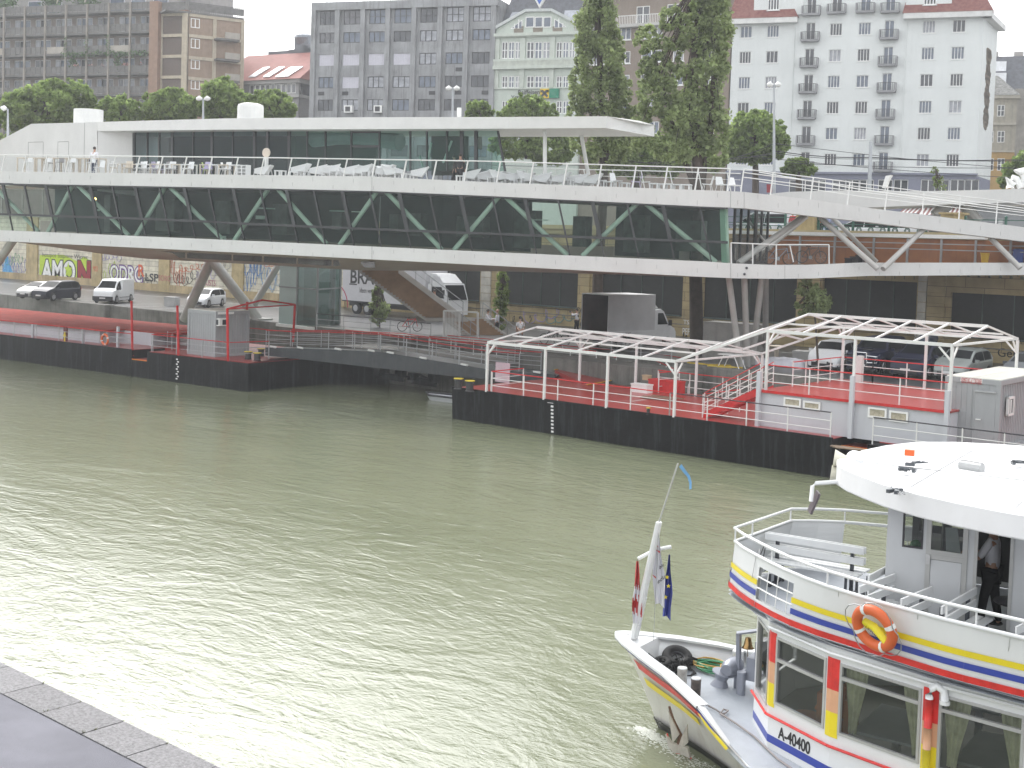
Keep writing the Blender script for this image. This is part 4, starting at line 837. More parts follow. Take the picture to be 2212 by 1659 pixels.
k.build('ramp_deck',MATS['terrace_deck'],RB)
# roof canopy behind the ramp
k=MB();cp=[(1645,421),(1700,414.5),(1800,411.5),(1999,413),(2290,406),(2290,435),(2040,441.6),(1858,449),(1790,436)];k.prism([at(u,v,77)for u,v in cp],np.array([-.3,2.9,0]));k.build('rear_canopy',clad,RB)
tub=M('tube_steel',(.42,.41,.39),.4,var=.1)
for a,b in(((2019,466),(2049,442)),((2080,442),(2114,480))):k=MB();k.tube([at(*a,78.5),at(*b,78.5)],.36,12);k.build('canopy_strut',tub,RB)
# access bridge, brown screen, struts
k=MB();A=[at(u,ft(LT,u),dF(u))for u in(1578,1700,1876,2290)];far=[np.array([p[0]-1.0,WY-1.2,p[2]])for p in A]
for i in range(3):a,b,c,d=A[i]+inward(1700)*.6-UP*.05,A[i+1]+inward(1900)*.6-UP*.05,far[i+1]-UP*.05,far[i]-UP*.05;k.hexa([p-UP*.3 for p in(a,b,c,d)],[a,b,c,d])
k.build('bridge_deck',M('bridge_floor',(.22,.18,.15),.5),RB)
brw=M('rust_panel',(.26,.10,.035),.75,var=.25,scale=.8,streak=.5,dirt=(.12,.05,.03));FB=Fac((-60,WY-1.1,0),(0,WY-1.1,0));a,zt=FB.sz(1658,515);b=FB.sz(2300,515)[0];zo=FB.sz(1900,570)[1];zt=FB.sz(1900,514)[1]
k=MB();FB.box(k,a,b,zo-.3,zt,-.2,0);k.build('rust_screen',brw,RB);k=MB();FB.box(k,FB.sz(1576,505)[0],FB.sz(2130,512)[0],zt+.05,zt+.27,-.3,.15);k.build('white_coping',wh,RB)
k=MB();FB.box(k,FB.sz(1583,540)[0],a-.02,zo-.3,zt,-.2,0);k.build('concrete_screen',conc,RB)
gal=M('galvanised',(.33,.34,.35),.4,.6)
k=MB()
for v,v2 in((524,527.5),(536,538)):FB.box(k,a,b,FB.sz(1900,v)[1]-.03,FB.sz(1900,v)[1]+.03,.5,.56)
sr=k.build('bridge_railing',gal,RB)
for u in(1894,1967,2040,2114,2189,1735,1810):k=MB();s,_=FB.sz(u,540);FB.box(k,s-.06,s+.06,zo-.2,zt,.4,.5);k.build('post',gal,sr)
for(a,b,D0,D1,r)in(((1595,568.7),(1738,466),65,67.5,.16),((1624,566),(1742,468),71,72,.13),((1771,470),(1896,581),66.5,65.2,.14),((1800,472),(1894,566),71,70,.12),((1907.6,581),(1995.6,494.7),65.6,67.5,.14),((2139.6,514),(2204,579.5),69,68.0,.15),((1612,470),(1665,540),70,70,.07)):
 k=MB();k.tube([at(*a,D0),at(*b,D1)],r,12);k.build('strut',tub,RB)
k=MB();lr=[(1579,524.7),(1626,526.5),(1677,528.6),(1706,528.5),(1790.6,528.7)];q_=[at(u,v,dF(u)+.15)for u,v in lr];k.tube(q_,.03,5);br_=k.build('balcony_railing',wh,RB)
for(u,v),uf,vf in zip(lr,(1580,1626,1676,1714,1791),(569,570,573,566,570)):k=MB();k.bar(at(u,v,dF(u)+.15),at(uf,vf,dF(u)+.15),.05);k.build('post',wh,br_)
for i in range(4):(u,v),(u2,v2)=lr[i],lr[i+1];k=MB();k.quad(at(u,v+45,dF(u)+.15),at(u2,v2+45,dF(u2)+.15),at(u2,v2+4,dF(u2)+.15),at(u,v+4,dF(u)+.15));k.build('glass_panel',glr,br_)
for u,v in((1613,579),(1608.5,592)):k=MB();k.ball(at(u,v,dF(u)-.05),.07,8,5);k.build('camera_dome',M('dome_dark',(.05,.05,.06),.1),RB)
# stilts
def stilt(p,q_,r):k=MB();k.tube([p,q_],r,14);k.build('stilt',tub,RB)
for(tu,tv),(bu_,bv_),bz_ in(((1573.8,600),(1599,792.6),QZ),((1607.6,601),(1614.3,790.7),QZ),((1646,602),(1624,788),QZ),((1654,602),(1653.7,773),QZ)):
 pb=onz(bu_,bv_,bz_);stilt(at(tu,tv-6,dF(tu)+1.2),pb,.16)
b2=onz(557.6,690,QZ);Db=dep(b2);ap=at(456,560,Db-2);ap2=at(603,570,Db-1);b0=at(398,690,Db+1)
stilt(ap,b2,.36);stilt(ap,b0,.36);stilt(ap2,b2+np.array([-.5,0,1.0]),.24);stilt(at(30,516,dF(30)+.8),at(-40,620,84),.26)
k=MB();k.box(b2+UP*.05,(1.8,1.2,.12));k.build('base_plate',tub,RB)
# lift shaft
cl,cc2,cr2=onz(602,698,QZ),onz(684,707,QZ),onz(733,700,QZ);bk=cl+cr2-cc2;lp=M('panel_seaglass',(.30,.40,.38),.3,var=.06);cm_=cl+(cc2-cl)*.48
k=MB();k.prism([cl,cm_,cm_+UP*4.6,cl+UP*4.6],np.array([0,.1,0]));k.prism([cl,bk,bk+UP*4.6,cl+UP*4.6],np.array([.1,0,0]));k.build('lift_panel',lp,RB)
gl2=glass('glass_lift',(.55,.66,.62),clear=.9,body=(.2,.28,.26))
for A,B_ in((cm_,cc2),(cc2,cr2),(cr2,bk)):k=MB();k.quad(A,B_,B_+UP*4.6,A+UP*4.6);k.build('lift_glass',gl2,RB)
k=MB()
for c in(cm_,cc2,cr2,bk):k.bar(c,c+UP*4.6,.12)
for h in(2.55,):k.bar(cl+UP*h,cc2+UP*h,.1);k.bar(cc2+UP*h,cr2+UP*h,.1)
for f in(.5,):c=cc2+(cr2-cc2)*f+np.array([-.6,.8,0]);k.bar(c,c+UP*4.5,.3)
k.build('lift_frame',M('frame_steelgrey',(.2,.22,.22),.5),RB);k=MB();k.bar(cl-UP*.1-np.array([0,.1,0]),cc2-UP*.1-np.array([0,.1,0]),.3,.2);k.bar(cc2-UP*.1,cr2-UP*.1,.3,.2);k.build('lift_sill',wh,RB)
# stairs down to the landing
stw=M('stair_wood',(.30,.19,.11),.7,var=.2);stl=M('stringer_grey',(.42,.40,.37),.5)
def flight(n0,n1,f0,f1,n,name='stair_flight'):
 k=MB();k.prism([n0-UP*.25,n1-UP*.25,n1+UP*.12,n0+UP*.12],np.array([0,.06,0]));k.prism([f0-UP*.25,f1-UP*.25,f1+UP*.12,f0+UP*.12],np.array([0,-.06,0]));k.mat(1)
 for i in range(n):
  t_=(i+.5)/n;a=n0+(n1-n0)*t_;b=f0+(f1-f0)*t_;e=(n1-n0)/n*.5;e[2]=0;h=UP*((n1-n0)[2]/n*.5)
  k.hexa([a-e-UP*.04,a+e-UP*.04,b+e-UP*.04,b-e-UP*.04],[a-e,a+e,b+e,b-e]);k.quad(a+e,b+e,b+e+h*2,a+e+h*2)
 return k.build(name,[stl,stw],RB)
n0,n1=at(776,580,80),at(918,684,83.2);f0,f1=n0+np.array([1.2,2.3,0]),n1+np.array([1.2,2.3,0]);flight(n0,n1,f0,f1,22)
l0,l1=n1,at(962,686,84);k=MB();k.hexa([p-UP*.3 for p in(l0,l1,l1+np.array([1.2,2.3,0]),f1)],[l0,l1,l1+np.array([1.2,2.3,0]),f1]);k.build('stair_landing',stl,RB)
m1=onz(1034,741,2.0);flight(l1,m1,l1+np.array([1.2,2.3,0]),m1+np.array([1.2,2.3,0]),12)
k=MB();o=UP*1.0
for a,b in((n0,n1),(f0,f1),(n1,l1),(l1,m1),(l1+np.array([1.2,2.3,0]),m1+np.array([1.2,2.3,0]))):
 if a is n0:continue
 k.tube([a+o,b+o],.03,5);k.tube([a+o*.55,b+o*.55],.015,4)
 for f in(0,.25,.5,.75,1):p=a+(b-a)*f;k.bar(p,p+o,.035)
k.build('stair_railing',gal,RB)
RESTO=RB
# ---------------------------------------------------------------- terrace furniture
def chair_mesh(kind):
 k=MB()
 if kind=='chair':
  sh=[]
  for i in range(7):
   t_=i/6;y=-.22+.40*min(t_/.5,1)+(.10*max(0,t_-.5)/.5);z=.45-.02*math.sin(t_*3)if t_<=.5 else .45+.36*(t_-.5)/.5;w=.23 if t_<=.5 else .23-.05*(t_-.5)/.5
   sh.append((w,y,z))
  for(w0,y0,z0),(w1,y1,z1)in zip(sh[:-1],sh[1:]):k.hexa([(-w0,y0,z0-.02),(w0,y0,z0-.02),(w1,y1,z1-.02),(-w1,y1,z1-.02)],[(-w0,y0,z0+.01),(w0,y0,z0+.01),(w1,y1,z1+.01),(-w1,y1,z1+.01)])
  legs=[((sx*.17,sy*.15,.44),(sx*.24,sy*.25,0))for sx in(-1,1)for sy in(-1,1)]
 elif kind=='lounge':
  k.hexa([(-.3,-.35,.30),(.3,-.35,.30),(.3,.2,.24),(-.3,.2,.24)],[(-.3,-.35,.34),(.3,-.35,.34),(.3,.2,.28),(-.3,.2,.28)])
  k.hexa([(-.3,.18,.25),(.3,.18,.25),(.3,.52,.76),(-.3,.52,.76)],[(-.3,.14,.28),(.3,.14,.28),(.3,.47,.78),(-.3,.47,.78)])
  for s in(-1,1):k.hexa([(s*.30,-.36,.50),(s*.36,-.36,.50),(s*.36,.5,.72),(s*.30,.5,.72)],[(s*.30,-.36,.54),(s*.36,-.36,.54),(s*.36,.5,.76),(s*.30,.5,.76)]);k.quad((s*.33,-.35,.32),(s*.33,.2,.26),(s*.33,.5,.72),(s*.33,-.35,.5))
  legs=[((s*.32,-.33,.5),(s*.34,-.40,0))for s in(-1,1)]+[((s*.32,.35,.6),(s*.34,.48,0))for s in(-1,1)]
 elif kind=='stool':
  k.box((0,0,.76),(.38,.36,.03));k.box((0,.17,.9),(.38,.03,.24));legs=[((sx*.15,sy*.14,.75),(sx*.21,sy*.2,0))for sx in(-1,1)for sy in(-1,1)]
  for a,b in(((-.19,-.18,.25),(.19,-.18,.25)),((-.19,.18,.25),(.19,.18,.25))):legs.append((a,b))
 return k,legs
def furn(kind,name,color,label,cat,group=None):
 r=thing(name,label,cat,(0,0,0),group,local=True)
 if kind in('chair','lounge','stool'):
  k,legs=chair_mesh(kind);k.build('seat',color,r)
  for a,b in legs:l_=MB();l_.tube([a,b],.014 if kind!='lounge' else .02,5);l_.build('leg' if a[2]!=b[2]else 'footrest',color,r)
 elif kind in('table','hightable','lowtable'):
  w,h={'table':(.7,.74),'hightable':(1.5,1.06),'lowtable':(.5,.42)}[kind];k=MB();k.box((0,0,h-.02),(w,.7 if kind!='lowtable' else .5,.05));k.build('tabletop',color,r)
  for sx in(-1,1):
   for sy in(-1,1):l_=MB();l_.box((sx*(w/2-.05),sy*((.35 if kind!='lowtable' else .25)-.05),(h-.045)/2),(.07,.07,h-.045));l_.build('leg',color,r)
 return r
cwh=M('plastic_white',(.74,.74,.74),.45,var=.03);clil=M('plastic_lilac',(.45,.40,.58),.45);clim=M('plastic_lime',(.42,.55,.12),.45);cgr=M('plastic_grey',(.28,.27,.27),.5);ctan=M('plastic_cream',(.6,.53,.44),.5)
protos={}
def ordn(n):return{1:'first',2:'second',3:'third',4:'fourth',5:'fifth',6:'sixth',7:'seventh',8:'eighth',9:'ninth',10:'tenth',11:'eleventh',12:'twelfth',13:'thirteenth',14:'fourteenth',15:'fifteenth',16:'sixteenth',17:'seventeenth',18:'eighteenth',19:'nineteenth',20:'twentieth'}[n]
def put(kind,name,col,label,cat,u,off,rz,group):
 key=(kind,col.name)
 p=at(u,ft(UT,u),dF(u))+inward(u)*off;p[2]-=.12
 if key not in protos:o=furn(kind,name,col,label,cat,group);protos[key]=o
 else:o=copy_tree(protos[key])
 o.name=name;o.location=Vector(p);o.rotation_euler=(0,0,rz);tagp(o,label,cat,group);return o
g_='chairs along the terrace railing';n=0
for i,(u,col,cn)in enumerate([(190,cwh,'white'),(205,cwh,'white'),(222,ctan,'cream'),(238,cwh,'white'),(252,ctan,'cream'),(270,cwh,'white'),(281,cwh,'white'),(294,clil,'lilac'),(308,cwh,'white'),(326,cgr,'grey'),(345,cwh,'white'),(362,cgr,'grey'),(383,cwh,'white'),(403,clim,'lime green'),(424,clil,'lilac'),(445,cwh,'white'),(464,cwh,'white')]):
 put('chair','terrace_chair',col,'%s shell chair, %s from the left in the left terrace row'%(cn,ordn(i+1)),'chair',u,.9+.9*(i%2),rnd.uniform(-.6,.6)+(3.1 if i%2 else 0),g_)
for i,u in enumerate([214,243,275,305,336,352,373,414,434,455,478]):put('table','terrace_table',ctan if i%2 else cwh,'%s dining table, %s from the left among the shell chairs'%('cream' if i%2 else 'white',ordn(i+1)),'table',u,1.4,.3,'dining tables on the roof terrace')
for i,u in enumerate([20,62,100,128,158]):put('hightable','bar_table',ctan,'long cream bar table, %s from the left end of the roof terrace'%ordn(i+1),'table',u,1.6,.3,'bar tables on the roof terrace')
for i,u in enumerate([36,50,78,88,104,115,130,140,172,176]):put('stool','bar_stool',[cwh,cgr][i%3==1],'%s bar stool, %s from the left end of the roof terrace'%('grey' if i%3==1 else 'white',ordn(i+1)),'stool',u,.9+(i%2)*1.4,.3+3.1*(i%2),'bar stools on the roof terrace')
for i,(u,s)in enumerate([(624,1),(650,1),(690,1),(719,1),(762,1),(799,1),(839,-1),(890,1),(1008,1),(1036,1),(1075,-1),(1100,1),(1136,-1),(1160,1),(1205,1),(1241,1),(1275,1)]):
 put('lounge','lounge_chair',cwh,'white sling lounge chair, %s from the left in the front lounger row'%ordn(i+1),'lounge chair',u,1.0+.5*(i%2),-1.3*s+rnd.uniform(-.2,.2)+.4,'white lounge chairs on the roof terrace')
for i,u in enumerate([505,640,668,704,735,777,1022,1052,1088,1118,1148,1182,1222,1258]):put('lounge','lounge_chair',cwh,'white sling lounge chair, %s from the left in the rear lounger row'%ordn(i+1),'lounge chair',u,2.6,-1.2+rnd.uniform(-.3,.3)+2.6*(i%3==2),'white lounge chairs on the roof terrace')
for i,u in enumerate([589,602,638,672,708,742,778,816,858,876,992,1020,1060,1090,1118,1186,1225,1258,1313,1345]):put('lowtable','low_table',cwh,'small white side table, %s from the left between the lounge chairs'%ordn(i+1),'table',u,.7+.8*(i%2),.3,'low tables on the roof terrace')
for i,(u,col,cn)in enumerate([(1297,cwh,'white'),(1328,cwh,'white'),(1372,clil,'pale lilac'),(1392,cwh,'white'),(1528,cwh,'white'),(1560,cwh,'white'),(1604,cwh,'white')]):put('chair','terrace_chair',col,'%s shell chair, %s from the left at the right end of the terrace'%(cn,ordn(i+1)),'chair',u,1.0,[2.2,1.5,-1,2.2,-1.2,1.2,1.3][i],'chairs at the right end of the terrace')
for i,u in enumerate([1413,1428,1443,1462,1482]):put('lowtable','low_table',cwh,'small white table, %s from the left in the empty right stretch of terrace'%ordn(i+1),'table',u,.9+.3*(i%2),.3,'low tables on the roof terrace')
for o in[o for o in bpy.data.objects if o.name.startswith('terrace_chair')or o.name.startswith('lounge_chair')]:o.scale=(1.08,1.08,1.08)
p=at(521,377,dF(521))+inward(521)*.7;t=thing('shelf_box','open white shelf box standing on the roof terrace','shelf',p);ang=math.atan2(-inward(521)[0],inward(521)[1]);k=MB();Fm=Fac(at(505,370,dF(505))+inward(521)*.7,at(540,370,dF(540))+inward(521)*.7);a,z1=Fm.sz(511,356);b,z0=Fm.sz(532,380)
for s in(a,(a+b)/2-.03,b-.06):Fm.box(k,s,s+.06,z0,z1,-.4,0)
k.build('upright',cwh,t);k=MB()
for z in np.linspace(z0,z1-.05,4):Fm.box(k,a+.062,b-.062,z,z+.04,-.39,-.002)
k.build('shelf',cwh,t)
p=at(576,330,dF(576)+4.5);t=thing('menu_sign','round cream sign on a short white stand in front of the dark glass doors','sign',p);k=MB();k.cyl(p-np.array([0,0,0]),.27,.06,20,axis=(.25,-.97,0));k.build('disc',ctan,t);k=MB();k.bar(p-UP*.26,p-UP*1.5,.16,.16);k.build('stand',wh,t)
# ================================================================ landing pontoons
hullb=M('hull_black',(0.006,0.0065,0.007),0.5,var=.6,scale=.8,streak=.42,dirt=(.075,.08,.09),bump=.3,bscale=4,spec=.12)
red=M('deck_red',(0.34,0.038,0.034),0.3,var=.12,scale=.4,bump=.05,bscale=12);redd=M('paint_red',(0.38,0.03,0.025),.4,var=.15)
wr=M('rail_white',(.68,.68,.66),.45,var=.05);grr=M('rail_grey',(.42,.43,.44),.4,.3,var=.1);blk=M('rail_black',(.03,.03,.035),.4);ylw=M('cap_yellow',(.65,.5,.03),.5)
panel=M('panel_grey',(.52,.53,.56),.55,var=.05,scale=.6,streak=.12);orr=M('orange_red',(.5,.06,.02),.5)
def railing(parent,pts,h=1.02,top=None,mat=None,rails=(.34,.68),sp=2.2,r=.022,pr=.025,name='railing',lean=None):
 pts=[np.array(p,float)for p in pts];top=top or mat;k=MB()
 for f in rails:k.tube([p+UP*h*f for p in pts],r*.8,5)
 k.mat(1);k.tube([p+UP*h for p in pts],r*1.15,5);o=k.build(name,[mat,top],parent)
 for i in range(len(pts)-1):
  a,b=pts[i],pts[i+1];n=max(1,int(round(np.linalg.norm(b-a)/sp)))
  for j in range(n+(i==len(pts)-2)):p=a+(b-a)*j/n;q_=MB();q_.bar(p,p+UP*h,pr*1.6);q_.build('post',mat,o)
 return o
def bollard(parent,p,r=.16,h=.5):
 k=MB();k.lathe(p,[(r*1.1,0),(r*.9,.05),(r*.9,h*.85),(r*1.25,h*.86),(r*1.25,h*.93)],14);o=k.build('bollard',M('bollard_black',(.03,.028,.03),.5),parent);k=MB();k.lathe(np.array(p)+UP*h*.931,[(r*1.22,0),(r*1.2,.03)],14);k.build('cap',ylw,o)
# ---- right pontoon
Z1=1.5;t=thing('landing_pontoon','black hulled landing pontoon with red deck carrying white canopy frames and a grey cabin','pontoon',(-33,45,0));RBG=t
k=MB();k.hexa([(-42.5,45.12,-.6),(-22.45,45.12,-.6),(-22.45,53.2,-.6),(-42.5,53.2,-.6)],[(-42.5,45,Z1),(-22.45,45,Z1),(-22.45,53.2,Z1),(-42.5,53.2,Z1)])
k.hexa([(-22.44,45.7,-.6),(-7,45.12,-.6),(-7,53.2,-.6),(-22.44,53.2,-.6)],[(-22.44,45.7,Z1-.35),(-7,45.02,Z1-.35),(-7,53.2,Z1-.35),(-22.44,53.2,Z1-.35)])
k.hexa([(-21.0,45.1,-.6),(-7,45.1,-.6),(-7,45.8,-.6),(-21.0,45.8,-.6)],[(-21.0,45,Z1),(-7,45,Z1),(-7,45.8,Z1),(-21.0,45.8,Z1)]);k.bx(-42.5,-22.45,45.003,45.1,Z1,Z1+.07);k.build('hull',hullb,t)
k=MB();k.bx(-42.4,-22.46,45.12,53.1,Z1+.004,Z1+.03);k.bx(-20.9,-7,45.81,53.1,Z1-.3,Z1+.03);k.bx(-22.43,-20.95,45.9,47,Z1-.34,Z1-.3);k.build('deck',red,t)
k=MB();k.bx(-22.43,-21,45.75,45.8,Z1-.34,Z1-.28);k.build('orange_edge',M('edge_orange',(.7,.2,.02),.5),t)
# painted draft marks
k=MB();xm=float(ony(1192,905,45)[0])
for j in range(8):k.box((xm,44.99+.012*j,1.28-j*.165),(.13,.03,.085))
k.bx(xm-.28,xm+.06,44.985,44.995,1.42,1.44);k.build('draft_mark',whitef,t)
for u,v in((990,833),(1014.5,838)):bollard(t,onz(u,v+7,Z1),.2,.52)
for u,v in((1400,895),(1761,925)):bollard(t,onz(u,v,Z1),.08,.28)
for u,v in((1325,795),(1335,797)):bollard(t,onz(u,v+10,Z1),.2,.5)
# ramp landing with yellow edges
c=[onz(1198,812,Z1),onz(1268,834,Z1),onz(1335,822,Z1),onz(1266,800,Z1)];k=MB();k.hexa([p+UP*.031 for p in c],[c[0]+UP*.32,c[1]+UP*.05,c[2]+UP*.05,c[3]+UP*.32]);k.build('landing_ramp',red,t)
k=MB();k.bar(c[0]+UP*.34,c[3]+UP*.34,.08,.03);k.bar(c[1]+UP*.07,c[2]+UP*.07,.08,.03);k.build('yellow_edge',M('edge_yellow',(.7,.42,.03),.5),t)
railing(t,[(-40.1,45.15,Z1),(-30.0,45.15,Z1)],top=redd,mat=wr,sp=2.1);railing(t,[(-29.99,45.15,Z1),(-22.6,45.15,Z1)],top=blk,mat=wr,sp=2.0)
railing(t,[(-20.9,45.2,Z1),(-17.5,45.2,Z1),(-14.5,45.2,Z1)],top=blk,mat=wr,sp=1.6);railing(t,[(-40.1,45.2,Z1),(-40.2,47.6,Z1)],top=redd,mat=wr)
railing(t,[(-35.9,52.9,Z1),(-26.6,52.9,Z1)],top=redd,mat=wr,sp=1.9)
railing(t,[onz(1287,800,Z1),onz(1330,812,Z1)],top=redd,mat=wr,sp=1.1);railing(t,[onz(1333,808,Z1),onz(1400,812,Z1),onz(1466,846,Z1),onz(1422,850,Z1)],top=redd,mat=wr,sp=1.4)
railing(t,[onz(1405,800,Z1),onz(1470,812,Z1)],top=redd,mat=wr,sp=1.2)
# canopy frames
def canopy(parent,X0,X1,Yf,Yb,z0,ze,zr,npost,nraf,label):
 k=MB();b=.1;Ym=(Yf+Yb)/2
 k.bar((X0,Yf,ze),(X1,Yf,ze),b,.12);k.bar((X0,Yb,ze),(X1,Yb,ze),b,.12);k.bar((X0,Ym,zr),(X1,Ym,zr),b,.12)
 for f in(.5,):k.bar((X0,Yf+(Ym-Yf)*f,ze+(zr-ze)*f-.06),(X1,Yf+(Ym-Yf)*f,ze+(zr-ze)*f-.06),.07);k.bar((X0,Yb+(Ym-Yb)*f,ze+(zr-ze)*f-.06),(X1,Yb+(Ym-Yb)*f,ze+(zr-ze)*f-.06),.07)
 k.bar((X0,Yf,ze),(X0,Yb,ze),.08);k.bar((X1,Yf,ze),(X1,Yb,ze),.08)
 co=k.build('canopy_frame',wr,parent,label=label)
 for i in range(nraf):x=X0+(X1-X0)*i/(nraf-1);k=MB();k.bar((x,Yf,ze+.01),(x,Ym,zr+.01),.065);k.bar((x,Ym,zr+.01),(x,Yb,ze+.01),.065);k.build('rafter',wr,co)
 for i in range(npost):
  x=X0+(X1-X0)*i/(npost-1)
  for Y in(Yf,Yb):
   k=MB();k.bar((x,Y,z0),(x,Y,ze-.06),.1);s=1 if i<npost-1 else-1;s2=1 if Y==Yf else-1
   if i in(0,npost-1):k.bar((x,Y,ze-.6),(x+s*.5,Y,ze-.08),.06);k.bar((x,Y,ze-.6),(x,Y+s2*.5,ze-.08),.06)
   k.build('post',wr,co)
 return co
canopy(t,-40.3,-29.7,45.05,52.2,Z1+.03,3.88,4.5,4,7,'lower white canopy frame over the open red deck')
ZR=3.0
canopy(t,-25.9,-18.3,45.9,52.6,ZR,5.4,6.0,3,6,'upper white canopy frame above the grey cabin')
k=MB()
for a,b in(((-29.7,45.05,3.9),(-25.9,45.9,5.42)),((-29.7,52.2,3.9),(-25.9,52.6,5.42)),((-29.7,48.6,4.5),(-25.9,49.25,6.0)),((-29.7,46.8,4.16),(-25.9,47.5,5.66)),((-29.7,50.4,4.16),(-25.9,51,5.66)),((-27.8,45.5,4.66),(-27.8,48.9,5.25)),((-27.8,48.9,5.25),(-27.8,52.4,4.66))):k.bar(a,b,.09)
k.build('linking_frame',wr,t)
# cabin with red roof deck
cb=MB();cb.bx(-26.15,-18.25,45.9,52.9,Z1+.03,ZR-.075);
CABF=Fac((-26.15,45.9,0),(-18.25,45.9,0));cabin=cb.build('cabin',panel,t)
k=MB();k.bx(-26.2,-18.2,45.8,53.0,ZR-.07,ZR);k.build('cabin_roof',red,t);k=MB();k.bx(-26.15,-18.3,45.78,45.797,ZR-.1,ZR+.01);k.build('roof_edge',redd,t)
for u0,v0,u1,v1 in((1695,857,1731,884),(1737,865,1773,891),(1877,878,1916,909),(1923,886,1962,917)):
 (a,z1),(b,z0)=CABF.sz(u0,v0),CABF.sz(u1,v1);z0=z0+.06;window(t,CABF,a,b,max(z0,z1-.62),z1,.02,whitef,M('slat_blind',(.40,.36,.27),.5,var=.3,scale=6),1,1,.07,name='cabin_window')
for X in(-26.1,-22.05,-18.3):k=MB();k.bx(X-.08,X+.08,45.62,45.775,Z1+.03,ZR+(.75 if X!=-22.05 else .95));k.build('corner_column',panel,t)
railing(t,[(-25.9,45.95,ZR),(-22.1,45.95,ZR),(-18.4,45.95,ZR)],top=redd,mat=wr,sp=1.9);railing(t,[(-24.5,52.7,ZR),(-18.3,52.7,ZR)],top=redd,mat=wr,sp=1.6)
railing(t,[(-25.95,48.2,ZR),(-25.95,52.7,ZR),(-24.5,52.7,ZR)],top=redd,mat=wr,sp=1.1)
k=MB();k.bx(-25.2,-24.95,52.5,52.75,ZR,ZR+1.15);k.build('white_pillar',wr,t)
# red stairs up to the cabin roof
k=MB();s0,s1=np.array([-28.85,46.0,Z1+.03]),np.array([-26.25,46.0,ZR])
for dy in(0,1.1):a,b=s0+[0,dy,0],s1+[0,dy,0];k.prism([a-UP*.05,b-UP*.25,b+UP*.08,a+UP*.22],np.array([0,.06,0]))
for i in range(8):f=(i+.5)/8;p=s0+(s1-s0)*f+[0,.56,0];k.box(p,(.3,1.04,.04))
so=k.build('stairs',redd,t)
for dy in(0.03,1.1):railing(t,[s0+[0,dy,.1],s1+[0,dy,.1]],h=.95,top=redd,mat=wr,sp=.55,rails=(.3,.55,.78),r=.018,pr=.018,name='stair_railing')
railing(t,[(-28.9,46.0,Z1),(-28.9,49.0,Z1)],top=redd,mat=wr,sp=1);railing(t,[(-28.4,50.0,Z1),(-26.4,50.0,Z1)],top=redd,mat=wr,sp=.7)
k=MB();fm=onz(1368,866,Z1+.031);M_=M('deck_mark',(.5,.33,.32),.4);k.prism([fm+[-.12,-.0,.001],fm+[.12,0,.001],fm+[.16,.9,.001],fm+[-.1,.9,.001]],UP*.003);k.prism([fm+[-.5,-.5,.001],fm+[-.1,-.1,.001],fm+[.1,-.1,.001],fm+[.5,-.5,.001],fm+[0,-.2,.001]],UP*.003);k.build('deck_mark',M_,t)
pnl=MB();p=onz(1085,827,Z1);pnl.box(p+UP*.53,(.95,.04,1.0));pnl.build('railing_board',M('board_pink',(.5,.38,.42),.5),t)
# things standing on the deck
def boxthing(name,label,cat,c,d,mat,lidmat=None,rz=0,lid=.06):
 t_=thing(name,label,cat,c);k=MB();c=np.array(c,float);k.box(c+UP*(d[2]-lid)/2,(d[0],d[1],d[2]-lid),rz);k.build('body',mat,t_);k=MB();k.box(c+UP*(d[2]-lid/2+.001),(d[0]+.04,d[1]+.04,lid),rz);k.build('lid',lidmat or mat,t_);return t_
boxthing('deck_locker','bright red storage locker on the red deck under the lower canopy','box',onz(1432,848,Z1+.03)+[0,.3,0],(1.7,.7,.6),redd)
boxthing('white_chest','low white chest beside the red locker on the deck','box',onz(1381,848,Z1+.03)+[0,.2,0],(.95,.5,.42),whitef)
boxthing('cardboard_box','small beige carton on top of the white chest','box',onz(1389,840,Z1+.03)+[0,.3,.43],(.35,.3,.25),M('carton',(.5,.38,.24),.8))
woo=M('wood_weathered',(.22,.16,.11),.8,var=.3,scale=3)
for i,(u,v,a)in enumerate(((1418,863,.1),(1442,859,.05),(1425,860,.2))):
 p=onz(u,v,Z1+.03+.05*i);k=MB();k.box(p+UP*.03,(1.7,.16,.04),a);k.build('plank',woo,None,loc=p,label='weathered plank lying on the red deck before the red locker',category='plank',group='planks on the red deck')
for i in range(4):p=onz(1822+i*6,965+i*1.5,Z1-.25+.05*i);k=MB();k.box(p,(1.2,.2,.04),.1*i);k.build('plank',woo,None,loc=p,label='brown plank stacked at the orange edged notch in the black hull',category='plank',group='planks in the hull notch')
p=onz(1487,850,Z1+.03);k=MB();k.lathe(p,[(.06,0),(.07,.1),(.07,.3),(.03,.42),(.03,.48)],10);k.build('plastic_bottle',M('bottle_clear',(.6,.65,.65),.1),None,loc=p,label='clear plastic bottle standing on the red deck by a rear canopy post',category='bottle')
